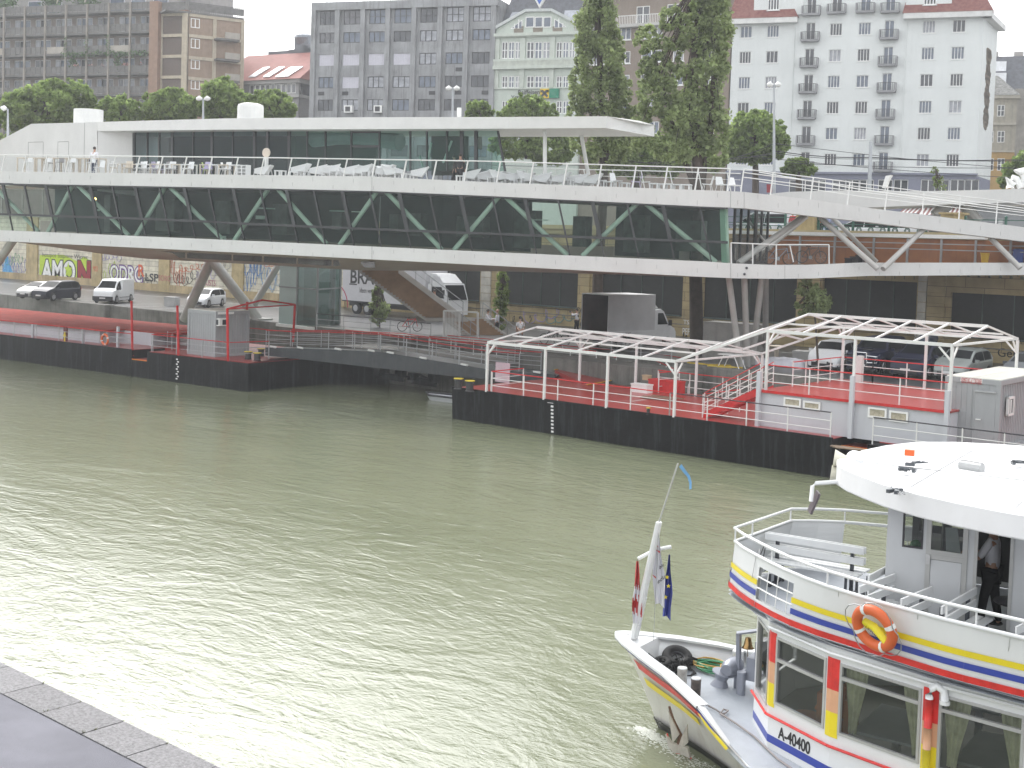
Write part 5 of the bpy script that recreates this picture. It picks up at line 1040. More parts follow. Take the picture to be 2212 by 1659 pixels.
# office container on the right
def container(label,fl,fr,depth,ztop,zbot,doors=None,col=None):
 col=col or M('container_grey',(.33,.34,.35),.5,var=.04,streak=.1);t_=thing('office_container',label,'container',(fl+fr)/2*[1,1,0]+UP*zbot);F=Fac(fl,fr);w=F.L;k=MB()
 F.box(k,.1,w-.1,zbot+.15,ztop-.18,-depth+.1,-.04);n=12;k.build('wall',col,t_)
 k=MB()
 for i in range(1,int(w/.2)):F.box(k,i*.2,i*.2+.02,zbot+.18,ztop-.2,-.039,-.025)
 for i in range(1,int(depth/.2)):p0,p1=F.P(w-.099,0,-i*.2),0;k.bar(F.P(w-.09,zbot+.18,-i*.2),F.P(w-.09,ztop-.2,-i*.2),.02);k.bar(F.P(.09,zbot+.18,-i*.2),F.P(.09,ztop-.2,-i*.2),.02)
 k.build('rib',col,t_);k=MB()
 for a in(0,w-.16):
  for d in(0,-depth+.16):F.box(k,a,a+.16,zbot,ztop,d-.16,d)
 for z in(zbot,ztop-.18):
  F.box(k,.16,w-.16,z,z+.18,-.14,-.01);F.box(k,.16,w-.16,z,z+.18,-depth+.01,-depth+.14)
  for a in(.01,w-.15):F.box(k,a,a+.14,z,z+.18,-depth+.16,-.16)
 k.build('corner_frame',col,t_);k=MB();F.box(k,.05,w-.05,ztop-.02,ztop+.03,-depth+.05,-.05);F.box(k,w/2-.02,w/2+.02,ztop+.031,ztop+.04,-depth+.1,-.1);k.build('roof',M('container_roof',(.70,.69,.62),.3,var=.1,streak=.2,scale=.6),t_)
 return t_,F
fl,fr=onz(2042,812,4.2),onz(2163,823,4.2);tc_,FC=container('larger grey office container with a door at the right end of the pontoon',fl,fr,6.0,4.2,1.54)
k=MB();(a,z1),(b,_)=FC.sz(2106,852),FC.sz(2151,859);FC.box(k,a,b,1.75,3.72,-.03,.0);k.mat(1);FC.box(k,a-.02,b+.02,3.73,3.78,-.03,.05);FC.box(k,a-.03,a-.005,1.75,3.72,-.03,.004);k.build('door',[MATS['container_grey'],grr],tc_);k=MB();FC.box(k,a+.08,a+.26,2.7,2.74,.002,.06);k.build('door_handle',whitef,tc_)
k=MB();FC.box(k,FC.sz(2075,820)[0],FC.sz(2122,820)[0],4.06,4.19,-.009,.0);k.build('name_plate',whitef,tc_);wtext(tc_,'VERMIETUNG AZ CONTAINER',2076,819,2121,827,M('sign_red',(.45,.04,.04)),.001,name='lettering',F=FC)
FSd=Fac(FC.P(FC.L,0,0),FC.P(FC.L,0,-6));k=MB();(a,z1),(b,z0)=FSd.sz(2168,856),FSd.sz(2178,880);a,b=.75,1.45;z0,z1=2.85,3.55;
for q_ in((a,b,z0,z0+.08),(a,b,z1-.08,z1),(a,a+.08,z0,z1),(b-.08,b,z0,z1)):FSd.box(k,*q_,-.02,.07)
k.build('window_frame',whitef,tc_);k=MB();FSd.box(k,a+.08,b-.08,z0+.08,z1-.08,-.0,.02);k.build('window_pane',darkwin,tc_);k=MB();FSd.box(k,a+.2,a+.26,z0+.1,z1-.1,.021,.1);k.build('tilted_sash',whitef,tc_)
k=MB();
for i in range(3):p=onz(2195+i*6,968-i*8,1.6);k.cyl(p-[.5,0,0],.16+.04*i,1.2,12,axis=(1,.2,0))
k.build('pipe_bundle',gal,None,loc=onz(2195,968,1.6),label='grey metal pipes lying beside the larger office container',category='pipes')
# ---- left pontoon
pa,pb=onz(0,775,0),onz(548,848,0);FL=Fac(pa,pb);LBG=t=thing('landing_pontoon','black hulled landing pontoon with red roofed low cabin and red gantry at the left','pontoon',FL.P(10,0,0));t.name='landing_pontoon.001';OFF[t.name]=Vector([float(x)for x in FL.P(10,0,0)])
L_=lambda u,v=770:FL.sz(u,v)[0]
s286,s319,send=L_(286,762),L_(319,765),FL.L-.4
def hexs(k,a0,a1,y0,y1,z0,z1):k.hexa([FL.P(a0,z0,y0),FL.P(a1,z0,y0),FL.P(a1,z0,y1),FL.P(a0,z0,y1)],[FL.P(a0,z1,y0),FL.P(a1,z1,y0),FL.P(a1,z1,y1),FL.P(a0,z1,y1)])
k=MB();hexs(k,-30,s286,.05,-9,-.6,Z1+.05);hexs(k,s286+.001,s319-.001,.02,-9,-.6,Z1-.5);hexs(k,s319,send,.05,-9,-.6,Z1+.05);hexs(k,-30,s286-.02,.053,0,Z1+.052,Z1+.1)
pe=FL.P(send,0,.05);e2=onz(622,774.6,Z1);e3=FL.P(send+3.2,0,-9);k.add([FL.P(send,-.6,.05),np.array([e2[0],e2[1],-.6]),FL.P(send+2.4,-.6,-9),FL.P(send,-.6,-9),FL.P(send,Z1+.049,.05),np.array([e2[0],e2[1],Z1+.049]),FL.P(send+2.4,Z1+.049,-9),FL.P(send,Z1+.049,-9)],[(3,2,1,0),(4,5,6,7),(0,1,5,4),(1,2,6,5),(2,3,7,6)])
k.build('hull',hullb,t)
k=MB();hexs(k,-30,s286-.05,-.02,-8.9,Z1+.051,Z1+.08);hexs(k,s286+.02,s319-.02,.0,-2.4,Z1-.49,Z1-.46);hexs(k,s286,s319,-2.41,-8.9,Z1-.4,Z1+.08);hexs(k,s319+.05,send-.1,-.1,-8.9,Z1+.051,Z1+.08)
k.add([FL.P(send-.099,Z1+.08,-.1),np.array([e2[0]-.2,e2[1]+.1,Z1+.08]),FL.P(send+2.2,Z1+.08,-8.9),FL.P(send-.099,Z1+.08,-8.9)],[(0,1,2,3)])
k.build('deck',red,t);k=MB();hexs(k,s286+.02,s319-.02,.02,.05,Z1-.5,Z1-.44);k.build('orange_edge',MATS['edge_orange'],t)
zd=Z1+.08;k=MB();sc0=L_(180,740);hexs(k,-30,sc0,-1.2,-7.6,zd,zd+.78);k.build('cabin',panel,t);k=MB();hexs(k,sc0,L_(255,745),-2.6,-7.6,zd,zd+.78);k.build('cabin_annex',panel,t)
k=MB();hexs(k,-30,sc0+.6,-.9,-8.2,zd+.78,zd+.86);hexs(k,sc0+.601,L_(290,745)+.4,-2.6,-8.2,zd+.78,zd+.86);k.build('cabin_roof',M('roof_orange_red',(.32,.045,.03),.75,var=.25,spec=.1),t)
railing(t,[FL.P(-20,zd-.03,-.15),FL.P(s286-.2,zd-.03,-.15)],h=.95,top=redd,mat=grr,sp=2.3);railing(t,[FL.P(s319+.15,zd,-.15),FL.P(L_(490,778),zd,-.15),FL.P(L_(490,778)+.6,zd,-2.6)],h=1.0,top=redd,mat=grr,sp=1.9)
railing(t,[FL.P(s286,zd,-2.6),FL.P(s286,zd,-6),FL.P(s319+1.6,zd,-6)],h=1.0,top=redd,mat=grr,sp=1.5);railing(t,[FL.P(s319+.1,zd,-.3),FL.P(s319+.1,zd,-4.5)],h=1.0,top=redd,mat=grr,sp=1.5)
railing(t,[FL.P(s286-4,zd,-8.8),FL.P(s319+3,zd,-8.8)],h=1.0,top=redd,mat=grr,sp=2)
rbar=lambda p,q_,w=.1:(lambda k:k.bar(p,q_,w)and k.build('gantry_bar',redd,t))(MB())
D1=dep(FL.P(L_(286,762),Z1,-.1));rbar(at(284,649.6,D1),FL.P(s286-.05,Z1-.3,-.05));D2=dep(FL.P(L_(384,768),Z1,0));rbar(at(383,660,D2),FL.P(L_(384,768),Z1,-.06))
D3=dep(FL.P(L_(491,778),Z1,0));A=at(491,667.5,D3);rbar(A,FL.P(L_(491,778),Z1,-.06));B_=at(567,648,D3+3);C_=at(637,657.5,D3+6);E_=at(534,652,D3+6)
rbar(A,B_,.09);rbar(B_,C_,.09);rbar(C_,at(633,740,D3+6));rbar(A,at(637,658.5,D3+6),.07);rbar(E_,at(532,738,D3+6));
for u,v in((536,773),(555.5,776),(564,766)):bollard(t,onz(u,v+3,zd),.2,.45)
bollard(t,onz(310,769,zd),.08,.28)if False else None
k=MB();u0=L_(384,800)
for j in range(9):k.bx(0,0,0,0,0,0)if False else FL.box(k,u0-.08+(.1 if j%2 else 0),u0+.05+(.1 if j%2 else 0),1.3-j*.14,1.37-j*.14,.055,.075)
k.build('draft_mark',whitef,t)
k=MB();pq=onz(585,846,0);dirn=(e2-FL.P(send,0,0));dirn[2]=0;dirn/=np.linalg.norm(dirn);F9=Fac(FL.P(send,0,.05),FL.P(send,0,.05)+dirn*5);F9.box(k,F9.sz(575,830)[0],F9.sz(594,830)[0],F9.sz(585,838)[1],F9.sz(585,820)[1],.01,.04);k.build('red_plate',orr,t)
for j,(u,h)in enumerate(((62,.5),(171,.5),(246,.9))):
 k=MB();s=L_(u,745);FL.box(k,s-.07,s+.07,zd,zd+h+.35,-.35,-.22);k.build('gray_post',panel,t)
k=MB();s=L_(131,740);FL.box(k,s-.16,s+.16,zd,zd+.95,-.4,-.3);so=k.build('hydrant_board',M('board_dark',(.12,.02,.02)),t);k=MB();FL.box(k,s-.06,s+.06,zd,zd+.6,-.298,-.27);FL.box(k,s-.12,s+.12,zd+.3,zd+.42,-.298,-.26);k.build('yellow_valve',ylw,so)
# back landing block under the gangway
k=MB();q0,q1=at(640,786,80),at(765,790,84);k=MB();k.prism([np.array([q0[0],q0[1],-.5]),np.array([q1[0],q1[1],-.5]),np.array([q1[0]-1,q1[1]+4,-.5]),np.array([q0[0]-1,q0[1]+4,-.5])],UP*1.15);k.build('float_tank',hullb,t)
cN=np.array(onz(464.3,771.7,zd));tcL,FCL=container('smaller grey office container on the left pontoon behind a red gantry post',cN-np.array([2.5,.14,0]),cN,2.5,zd+2.6,zd)
k=MB();p=FCL.P(FCL.L+.03,zd+2.0,-.35);k.box(p,(.45,.6,.42),FCL.ang);k.build('air_conditioner',whitef,tcL);k=MB();k.box(p+FCL.n*.302,(.3,.02,.3),FCL.ang);k.box(p+FCL.e*.228-FCL.n*.1,(.01,.35,.3),FCL.ang);k.build('fan_grille',blackf,tcL)
k=MB();FSc=Fac(FCL.P(FCL.L,0,0),FCL.P(FCL.L,0,-2.6));FSc.box(k,.15,1.3,zd+2.43,zd+2.56,.0,.02);k.build('name_plate',whitef,tcL)
boxthing('white_crate','white crate standing behind the railings between the low cabin and the container','box',FL.P(s319-1.6,zd,-4.8),(1.6,.8,.75),whitef)
# ---- gangways
gw_=thing('gangway','long gangway with dark girder and red topped railings between the two pontoons','gangway',(-48,47,1.5));DL,DR_=dep(onz(600,771,1.6)),dep(onz(1198,812,1.6));dG=lambda u:1/lin([573,1198],[1/DL,1/DR_],u)
GT=([573,708,820,932,1047,1198],[750.6,754.8,760,778,797,809]);GB=([573,600,708,948,1045,1198],[768,770.7,782.8,810,819.6,826]);U=[573,640,708,764,820,876,932,990,1047,1120,1198]
Nn=np.array([.12,1.7,0]);gird=M('girder_dark',(.035,.04,.043),.45,var=.3,scale=1.5,streak=.3,dirt=(.1,.1,.1));gdk=M('gangway_deck',(.16,.175,.18),.3,var=.1)
k=MB()
for a,b in zip(U[:-1],U[1:]):
 for o_ in(0,1):
  pa,pb,ta,tb=[x+Nn*o_ for x in(at(a,ft(GB,a),dG(a)),at(b,ft(GB,b),dG(b)),at(a,ft(GT,a),dG(a)),at(b,ft(GT,b),dG(b)))];k.prism([pa,pb,tb,ta],np.array([0,.1,0]))
k.build('girder',gird,gw_);k=MB()
for a,b in zip(U[:-1],U[1:]):ta,tb=at(a,ft(GT,a),dG(a))-UP*.03,at(b,ft(GT,b),dG(b))-UP*.03;k.hexa([ta+[0,.1,-.08],tb+[0,.1,-.08],tb+Nn-UP*.08,ta+Nn-UP*.08],[ta+[0,.1,0],tb+[0,.1,0],tb+Nn,ta+Nn])
k.build('deck',gdk,gw_);gpts=[at(u,ft(GT,u),dG(u))for u in U[:-1]]
railing(gw_,[p+[0,.05,0]for p in gpts],h=.98,top=redd,mat=grr,sp=1.6,rails=(.25,.5,.75));railing(gw_,[p+Nn+[0,.05,0]for p in gpts],h=.98,top=redd,mat=grr,sp=1.6,rails=(.25,.5,.75))
for u in(590,648,730,802,843,914,1003,1160):p=at(u,ft(GT,u),dG(u));k=MB();k.tube([p+[-.25,.0,.06],p+[.25,.0,.04]],.06,6);k.build('white_fender',whitef,gw_)  # white fender pads along the girder edge, no lamps
g2=thing('gangway','short rear gangway sloping from the quay down to the right pontoon','gangway',(-46,51,1.7));a0,a1=at(925,762,78),onz(1262,800,Z1+.3);a1=a1+np.array([0,1.0,0]);k=MB();k.prism([a0-UP*.5,a1-UP*.3,a1,a0],np.array([0,.1,0]));k.prism([a0-UP*.5+[0,1.6,0],a1-UP*.3+[0,1.6,0],a1+[0,1.6,0],a0+[0,1.6,0]],np.array([0,.1,0]));k.build('girder',gird,g2)
k=MB();k.hexa([a0+[0,.1,-.1],a1+[0,.1,-.1],a1+[0,1.6,-.1],a0+[0,1.6,-.1]],[a0+[0,.1,-.02],a1+[0,.1,-.02],a1+[0,1.6,-.02],a0+[0,1.6,-.02]]);k.build('deck',gdk,g2)
for o_ in(0.05,1.65):railing(g2,[a0+[0,o_,0],a1+[0,o_,0]],h=1.0,top=redd,mat=wr,sp=1.8,rails=(.25,.5,.75))
mf=thing('mooring_trestle','black steel mooring frame hanging low over the water under the gangway','frame',at(878,830,72));k=MB()
for(x0,y0),(x1,y1),w in(((660,860),(1030,910),.35),((700,760),(690,870),.5),((990,790),(980,880),.5),((1110,920),(1480,975),.4),((1160,830),(1150,930),.5),((1440,850),(1430,960),.55),((1230,850),(1390,930),.15),((1030,880),(1120,890),.12)):k.bar(at(707.8+x0*.16,672.4+y0*.16,72),at(707.8+x1*.16,672.4+y1*.16,72),w*.8,w)
k.build('frame',hullb,mf)
# landing platform railings and gate
pr=thing('platform_railing','grey railings round the quay landing below the restaurant stairs','railing',(-55,56,2.5))
railing(pr,[onz(684,712,QZ),onz(800,722,QZ),onz(930,736,QZ)],h=1.05,top=blk,mat=grr,sp=2,rails=(.33,.66));railing(pr,[(-59.5,53.2,1.9),(-50,53.2,1.9),(-46.6,54.4,1.9)],h=1.0,top=redd,mat=grr,sp=1.7,rails=(.33,.66));railing(pr,[(-46,57.2,QZ),(-38,57.2,QZ)],h=1.0,top=blk,mat=grr,sp=2,rails=(.4,.75))
gt=thing('steel_gate','white barred steel gate at the foot of the restaurant stairs','gate',onz(995,747,1.9));gD=80.5;k=MB();q4=[at(959,671,gD),at(1032,675,gD),at(1032,750,gD),at(959,746,gD)]
for i in range(4):k.bar(q4[i],q4[(i+1)%4],.1)
k.bar(at(993,673,gD),at(993,748,gD),.08);k.build('gate_frame',wr,gt);k=MB()
for u in np.linspace(962,990,10):k.bar(at(u,672,gD),at(u,748,gD),.03)
k.build('gate_bars',wr,gt)
# ================================================================ vehicles
tyre=M('tyre_rubber',(.018,.018,.018),.8);rimm=M('rim_alloy',(.4,.4,.42),.3,.8);cgl=M('car_glass',(.012,.014,.016),.3,var=.3,spec=.06);lampm=M('headlight',(.6,.62,.62),.1);plastic=M('trim_black',(.025,.025,.027),.6);platem=M('number_plate',(.6,.6,.6),.4);tail=M('tail_red',(.4,.01,.01),.2)
def carpaint(n,c,metal=.0):return M(n,c,.38,metal,var=.04,coat=.12,spec=.3)
def car(label,cat,paint,L,Wd,H,prof,belt,wheels,wr_=.32,group=None,name='parked_car',roofrack=False,box=False):
 """x forward. prof: (x, z_top) outline; belt: (x0, x1, z_belt0, z_belt1) of the glasshouse"""
 r=thing(name,label,cat,(0,0,0),group,local=True);sill=.24;xb0,xb1,zb0,zb1=belt
 st=sorted({p[0]for p in prof}|{xb0,xb1}|set(np.linspace(-L/2,L/2,15))|{w+d for w in wheels for d in(-wr_*1.15,wr_*1.15,-wr_*.8,wr_*.8,0)});st=[x for x in st if-L/2<=x<=L/2]
 px_=[p[0]for p in prof];pz=[p[1]for p in prof];top=lambda x:lin(px_,pz,x)
 def bel(x):return min(top(x),zb0+(zb1-zb0)*(x-xb0)/(xb1-xb0))if xb0<x<xb1 else top(x)
 def plan(x):f=abs(x)/(L/2);return Wd/2*(1-.16*max(0,(f-.72)/.28)**2)
 rows=[]
 for x in st:
  w=plan(x);zt,zb=top(x),bel(x);lo=sill
  for q_ in wheels:
   if abs(x-q_)<wr_*1.12:lo=max(lo,math.sqrt(max(0,(wr_*1.14)**2-(x-q_)**2))+wr_)
  tf=min(1,max(0,(zt-zb)/.45));wt=w*(1-.20*tf);lo=min(lo,zb-.06)
  rows.append([(x,w*.93,lo),(x,w,max(lo+.02,.5*(zb+.45))),(x,w*.985,zb-.03),(x,w*.95,zb),(x,wt*.97,zb+(zt-zb)*.94),(x,wt*.80,zt),(x,0,zt+.02)])
 k=MB();vs=[];n=len(rows[0]);fs=[]
 for R_ in rows:vs+=R_+[(x,-y,z)for x,y,z in reversed(R_[:-1])]
 m=2*n-1
 for i in range(len(rows)-1):
  for j in range(m-1):fs.append((i*m+j,i*m+j+1,(i+1)*m+j+1,(i+1)*m+j))
 fs+=[tuple(range(m)),tuple(reversed([(len(rows)-1)*m+j for j in range(m)]))]
 k.add(vs,fs);k.build('body',paint,r,smooth=True);k=MB();k.bx(-L/2+.15,L/2-.15,-Wd/2*.88,Wd/2*.88,.16,.3);k.build('underbody',plastic,r)
 if box:
  pass
 gx=[x for x in st if xb0+.02<x<xb1-.02 and top(x)-bel(x)>.12];gx=[x for x in gx if not(box and x<box)]
 for s in(1,-1):
  segs=[gx[:len(gx)*1//2+1],gx[len(gx)//2:]]if len(gx)>5 else[gx]
  for sg_ in segs:
   k=MB()
   for a,b in zip(sg_[:-1],sg_[1:]):
    P4=[]
    for x,e in((a,.03 if a==sg_[0]else 0),(b,-.03 if b==sg_[-1]else 0)):
     w=plan(x);zt,zb=top(x),bel(x);tf=min(1,max(0,(zt-zb)/.45));wt=w*(1-.2*tf);y0,z0,y1,z1=w*.95,zb,wt*.97,zb+(zt-zb)*.94
     P4.append(((x+e,s*(y0+(y1-y0)*.08+.008),z0+(z1-z0)*.08),(x+e,s*(y0+(y1-y0)*.88+.008),z0+(z1-z0)*.88)))
    k.quad(P4[0][0],P4[1][0],P4[1][1],P4[0][1])
   k.build('side_window',cgl,r)
 def screen(xa,xb_,name):
  k=MB();N_=3;pts=[]
  for i in range(N_+1):
   x=xa+(xb_-xa)*(.07+.84*i/N_);zt=top(x);w=plan(x);wt=w*(1-.2*min(1,max(0,(zt-bel(x))/.45)))*.84;pts.append((x,wt,zt+.012))
  sg_=1 if xa>0 or name=='windscreen' else-1
  for a,b in zip(pts[:-1],pts[1:]):k.quad((a[0],-a[1],a[2]),(b[0],-b[1],b[2]),(b[0],0,b[2]+.022),(a[0],0,a[2]+.022));k.quad((a[0],0,a[2]+.022),(b[0],0,b[2]+.022),(b[0],b[1],b[2]),(a[0],a[1],a[2]))
  k.build(name,cgl,r)
 iw=[i for i in range(len(px_)-1)if px_[i+1]<=xb1+.06 and pz[i]-pz[i+1]>.3];
 if iw:screen(px_[iw[-1]],px_[iw[-1]+1],'windscreen')
 ir=[i for i in range(len(px_)-1)if pz[i+1]-pz[i]>.3 and px_[i]>-L/2-.01 and px_[i+1]<0 and px_[i+1]-px_[i]>.1]
 if ir:screen(px_[ir[0]],px_[ir[0]+1],'rear_window')
 for wx_ in wheels:
  for s in(1,-1):
   k=MB();y=s*(Wd/2-.12);k.lathe((wx_,y-.1,wr_),[(wr_*.9,0),(wr_,.03),(wr_,.17),(wr_*.9,.2)],20,axis=(0,1,0));w_=k.build('wheel',tyre,r);k=MB()
   yo=y+s*.101;k.lathe((wx_,yo-(.0 if s>0 else .02),wr_),[(wr_*.62,0),(wr_*.6,.02)],16,axis=(0,1,0));k.mat(1)
   for j in range(5):a=j*2*math.pi/5+.3;k.box((wx_+math.cos(a)*wr_*.36,yo+s*.021,wr_+math.sin(a)*wr_*.36),(wr_*.14,.008,wr_*.2),m=Matrix.Rotation(-a,3,'Y'))
   k.build('rim',[rimm,plastic],w_)
 zf=top(L/2-.02);zh=min(zf*.92,zf-.06);wf=plan(L/2)
 for s in(1,-1):
  k=MB();k.hexa([(L/2-.35,s*wf*.99,zh-.12),(L/2+.015,s*wf*.55,zh-.14),(L/2-.02,s*wf*.5,zh-.13),(L/2-.4,s*wf*.8,zh-.1)],[(L/2-.42,s*(wf+.015),zh+.04),(L/2-.02,s*wf*.6,zh+.03),(L/2-.08,s*wf*.5,zh+.03),(L/2-.5,s*wf*.8,zh+.05)]);fixn(k.build('headlight',lampm,r))
  k=MB();zr_=min(top(-L/2+.15)-.15,.95);k.box((-L/2+.02,s*wf*.88,zr_),(.1,.16,.32));k.build('taillight',tail,r)
  k=MB();k.box((xb1-.35 if not box else xb1-.4,s*(Wd/2+.1),bel(xb1-.4)+.1),(.12,.2,.14));k.build('mirror',paint if not box else plastic,r)
 k=MB();k.box((L/2+.012,0,zh-.03),(.03,wf*.9,.11));k.build('grille',plastic,r);k=MB();k.box((L/2+.02,0,.36),(.05,wf*1.5,.2));k.build('lower_intake',plastic,r);k=MB();k.box((L/2+.05,0,.45),(.02,.5,.11));k.build('number_plate',platem,r)
 if roofrack:
  zt=max(pz)+.06;k=MB();k.bar((-L*.28,Wd*.3,zt),(.3,Wd*.3,zt),.03);k.bar((-L*.28,-Wd*.3,zt),(.3,-Wd*.3,zt),.03);k.build('roof_rail',gal,r)
 return r
def hatch(L,H,hood=.95):return[(-L/2,.55),(-L/2+.05,.95),(-L/2+.35,H-.1),(-L/2+.8,H),(-L*.02,H),(L*.08,H-.03),(L*.27,hood+.07),(L/2-.45,hood-.12),(L/2-.08,hood-.3),(L/2,.5)]
def place(o,u,v,ang,z=QZ):p=onz(u,v,z);o.location=Vector(p);o.rotation_euler=(0,0,ang);return o
black=carpaint('paint_black_blue',(.01,.012,.022));silver=carpaint('paint_silver',(.34,.34,.33),.5);whitep=carpaint('paint_white_car',(.68,.69,.70));navy=carpaint('paint_navy',(.015,.018,.04));greyp=carpaint('paint_grey_green',(.25,.27,.26),.3);grn=carpaint('paint_darkgrey',(.1,.11,.12),.3)
G1='cars parked under the restaurant';G2='cars parked behind the right pontoon'
c=car('silver estate car half hidden by the dark people carrier at the far left','car',silver,4.6,1.77,1.43,hatch(4.6,1.43,.93),(-2.1,1.3,.88,.9),(-1.35,1.4),group=G1);place(c,88,644,R(292))
c=car('black blue people carrier parked beside the graffiti wall at the far left','car',black,4.4,1.8,1.65,[(-2.2,.6),(-2.15,1.0),(-1.95,1.55),(-1.5,1.65),(.1,1.64),(.35,1.6),(1.25,1.1),(1.8,.95),(2.1,.8),(2.2,.5)],(-2.1,1.3,1.0,.98),(-1.35,1.35),.33,group=G1);place(c,122,648,R(290))
c=car('white delivery van with black bumper parked under the restaurant','van',whitep,4.8,1.9,1.95,[(-2.4,.6),(-2.38,1.6),(-2.3,1.93),(-1.8,1.96),(.6,1.95),(.95,1.85),(1.75,1.2),(2.15,1.05),(2.35,.8),(2.4,.5)],(.35,1.8,1.1,1.1),(-1.5,1.6),.33,group=G1,name='delivery_van',box=.3);place(c,246,653,R(306));k=MB();k.box((2.38,0,.42),(.14,1.7,.35));k.build('bumper',plastic,c);k=MB();k.bar((-1.0,.955,.5),(1.1,.955,.5),.1,.02);k.build('side_moulding',plastic,c)
c=car('small white estate car parked behind the leaning restaurant stilt','car',whitep,4.4,1.77,1.5,hatch(4.4,1.5,.95),(-2.0,1.25,.92,.9),(-1.3,1.35),group=G1);place(c,446,662,R(300))
c=car('white hatchback with open faced grille parked behind the right pontoon','car',whitep,4.3,1.77,1.46,hatch(4.3,1.46,.95),(-2.0,1.25,.95,.88),(-1.3,1.3),.33,group=G2);place(c,1800,795,R(281))
c=car('dark pickup truck with chrome bull bar parked between the white hatchback and the estate','pickup truck',navy,4.9,1.85,1.8,[(-2.45,.7),(-2.4,1.1),(-2.2,1.7),(-1.8,1.8),(.2,1.8),(.4,1.76),(1.0,1.18),(2.0,1.1),(2.35,.95),(2.45,.55)],(-2.3,1.05,1.15,1.12),(-1.55,1.55),.38,group=G2,name='pickup_truck');place(c,1895,801,R(275));k=MB();chrome=M('chrome',(.7,.7,.7),.1,1)
for y in(-.35,.35):k.tube([(2.5,y,.35),(2.58,y,.7),(2.55,y*.9,1.1)],.035,6)
k.tube([(2.55,-.32,1.1),(2.55,.32,1.1)],.035,6);k.tube([(2.57,-.8,.75),(2.6,-.35,.8),(2.6,.35,.8),(2.57,.8,.75)],.03,6)
for s in(-1,1):k.tube([(2.57,s*.35,.95),(2.5,s*.85,.93),(2.5,s*.85,.62),(2.57,s*.35,.6)],.03,6)
k.build('bull_bar',chrome,c);k=MB();k.box((1.35,0,1.2),(.5,.5,.06));k.build('hood_scoop',plastic,c)
c=car('dark blue estate car with a black roof box parked on the right','car',navy,4.75,1.85,1.62,hatch(4.75,1.62,1.05),(-2.2,1.3,1.02,1.0),(-1.4,1.45),.35,group=G2,roofrack=True);place(c,1990,811,R(274));k=MB();k.lathe((-1.4,.1,1.85),[(.05,0),(.28,.15),(.33,.6),(.33,1.4),(.2,2.0),(.03,2.2)],12,axis=(1,0,0));o=k.build('roof_box',M('roofbox',(.02,.03,.05),.25),c,smooth=True);k=MB();k.box((1.95,.0,.97),(.5,1.2,.02));k.build('bonnet_badge',navy,c)
c=car('grey green hatchback parked to the right of the dark blue estate','car',greyp,4.2,1.77,1.5,hatch(4.2,1.5,.98),(-1.95,1.25,.95,.9),(-1.28,1.28),.31,group=G2,roofrack=True);place(c,2080,818,R(272))
c=car('grey car cut off by the right edge behind the larger container','car',grn,4.3,1.75,1.5,hatch(4.3,1.5,.98),(-2.0,1.25,.95,.9),(-1.3,1.3),group=G2);place(c,2225,828,R(272))
# street level traffic behind the green railing
G3='vehicles on the upper street';sp=[(1655,'white van with tall windows on the upper street behind the glass lobby',whitep,1),(1690,'dark blue car with red tail lamp on the upper street by the stone pillar',navy,0),(1722,'pale blue car on the upper street just left of the stone pillar',carpaint('paint_paleblue',(.35,.42,.55)),0),(1860,'long white car on the upper street right of the stone pillar',whitep,0),(1935,'white estate car on the upper street above the ornate green railing',whitep,0),(2090,'black car on the upper street near the right end of the brown screen',black,0),(560,0,0,0)]
for u,lb,m_,vn in sp[:-1]:
 if vn:c=car(lb,'van',m_,4.8,1.9,1.95,[(-2.4,.6),(-2.38,1.6),(-2.3,1.93),(-1.8,1.96),(.6,1.95),(.95,1.85),(1.75,1.2),(2.15,1.05),(2.35,.8),(2.4,.5)],(-2.2,1.8,1.1,1.1),(-1.5,1.6),.33,group=G3,name='street_van')
 else:c=car(lb,'car',m_,4.3,1.77,1.46,hatch(4.3,1.46,.95),(-2.0,1.25,.95,.88),(-1.3,1.3),.33,group=G3,name='street_car')
 p=ony(u,480,84.0);c.location=(p[0],84.0,SZ-.25);c.rotation_euler=(0,0,math.pi)
# removal lorry
t=thing('removal_lorry','big grey box lorry with black lettering parked behind the restaurant stairs','lorry',(0,0,0));gx=M('lorry_grey',(.52,.52,.54),.4,var=.05);xf=float(ony(971,660,69.5)[0]);FT=Fac((xf-12,69.5,0),(xf,69.5,0))
k=MB();FT.box(k,.0,9.4,QZ+1.05,QZ+3.75,-2.4,0);k.build('cargo_box',gx,t);k=MB();FT.box(k,0,9.4,QZ+.95,QZ+1.049,-2.4,.01);FT.box(k,.3,9.2,QZ+.6,QZ+.9,-1.8,-.5);k.build('chassis',plastic,t)
wtext(t,'BRAUN',757,588,850,612,plastic,.01,name='lettering',F=FT,bold=.02);wtext(t,'Ideen verstehen',777,624,822,632,plastic,.01,name='lettering',F=FT);k=MB();s,z=FT.sz(763,614);FT.box(k,s-.45,s+.45,z-.05,z+.05,.004,.02);k.build('lettering_bar',plastic,t)
k=MB();FT.box(k,*[FT.sz(u,645)[0]for u in(866,872)],QZ+1.1,QZ+1.35,.004,.015);k.build('yellow_label',ylw,t);s,z=FT.sz(745,620);k=MB();k.tube([FT.P(s-1.5+math.sin(a)*1.9,z-1.6+math.cos(a)*1.9,.005)for a in np.linspace(.5,1.6,8)],.05,4);k.build('swoosh',M('swoosh_red',(.4,.03,.08)),t)
k=MB();cp=[(9.65,.55),(9.65,2.75),(10.0,2.95),(11.3,2.85),(11.62,2.0),(11.75,1.6),(11.75,.5)];FT.poly(k,[(s,QZ+z)for s,z in cp],-2.3,-.02);k.build('cab',whitep,t);k=MB();FT.poly(k,[(9.75,QZ+2.96),(9.8,QZ+3.6),(10.4,QZ+3.55),(11.2,QZ+2.9)],-2.2,-.15);k.build('wind_deflector',whitep,t)
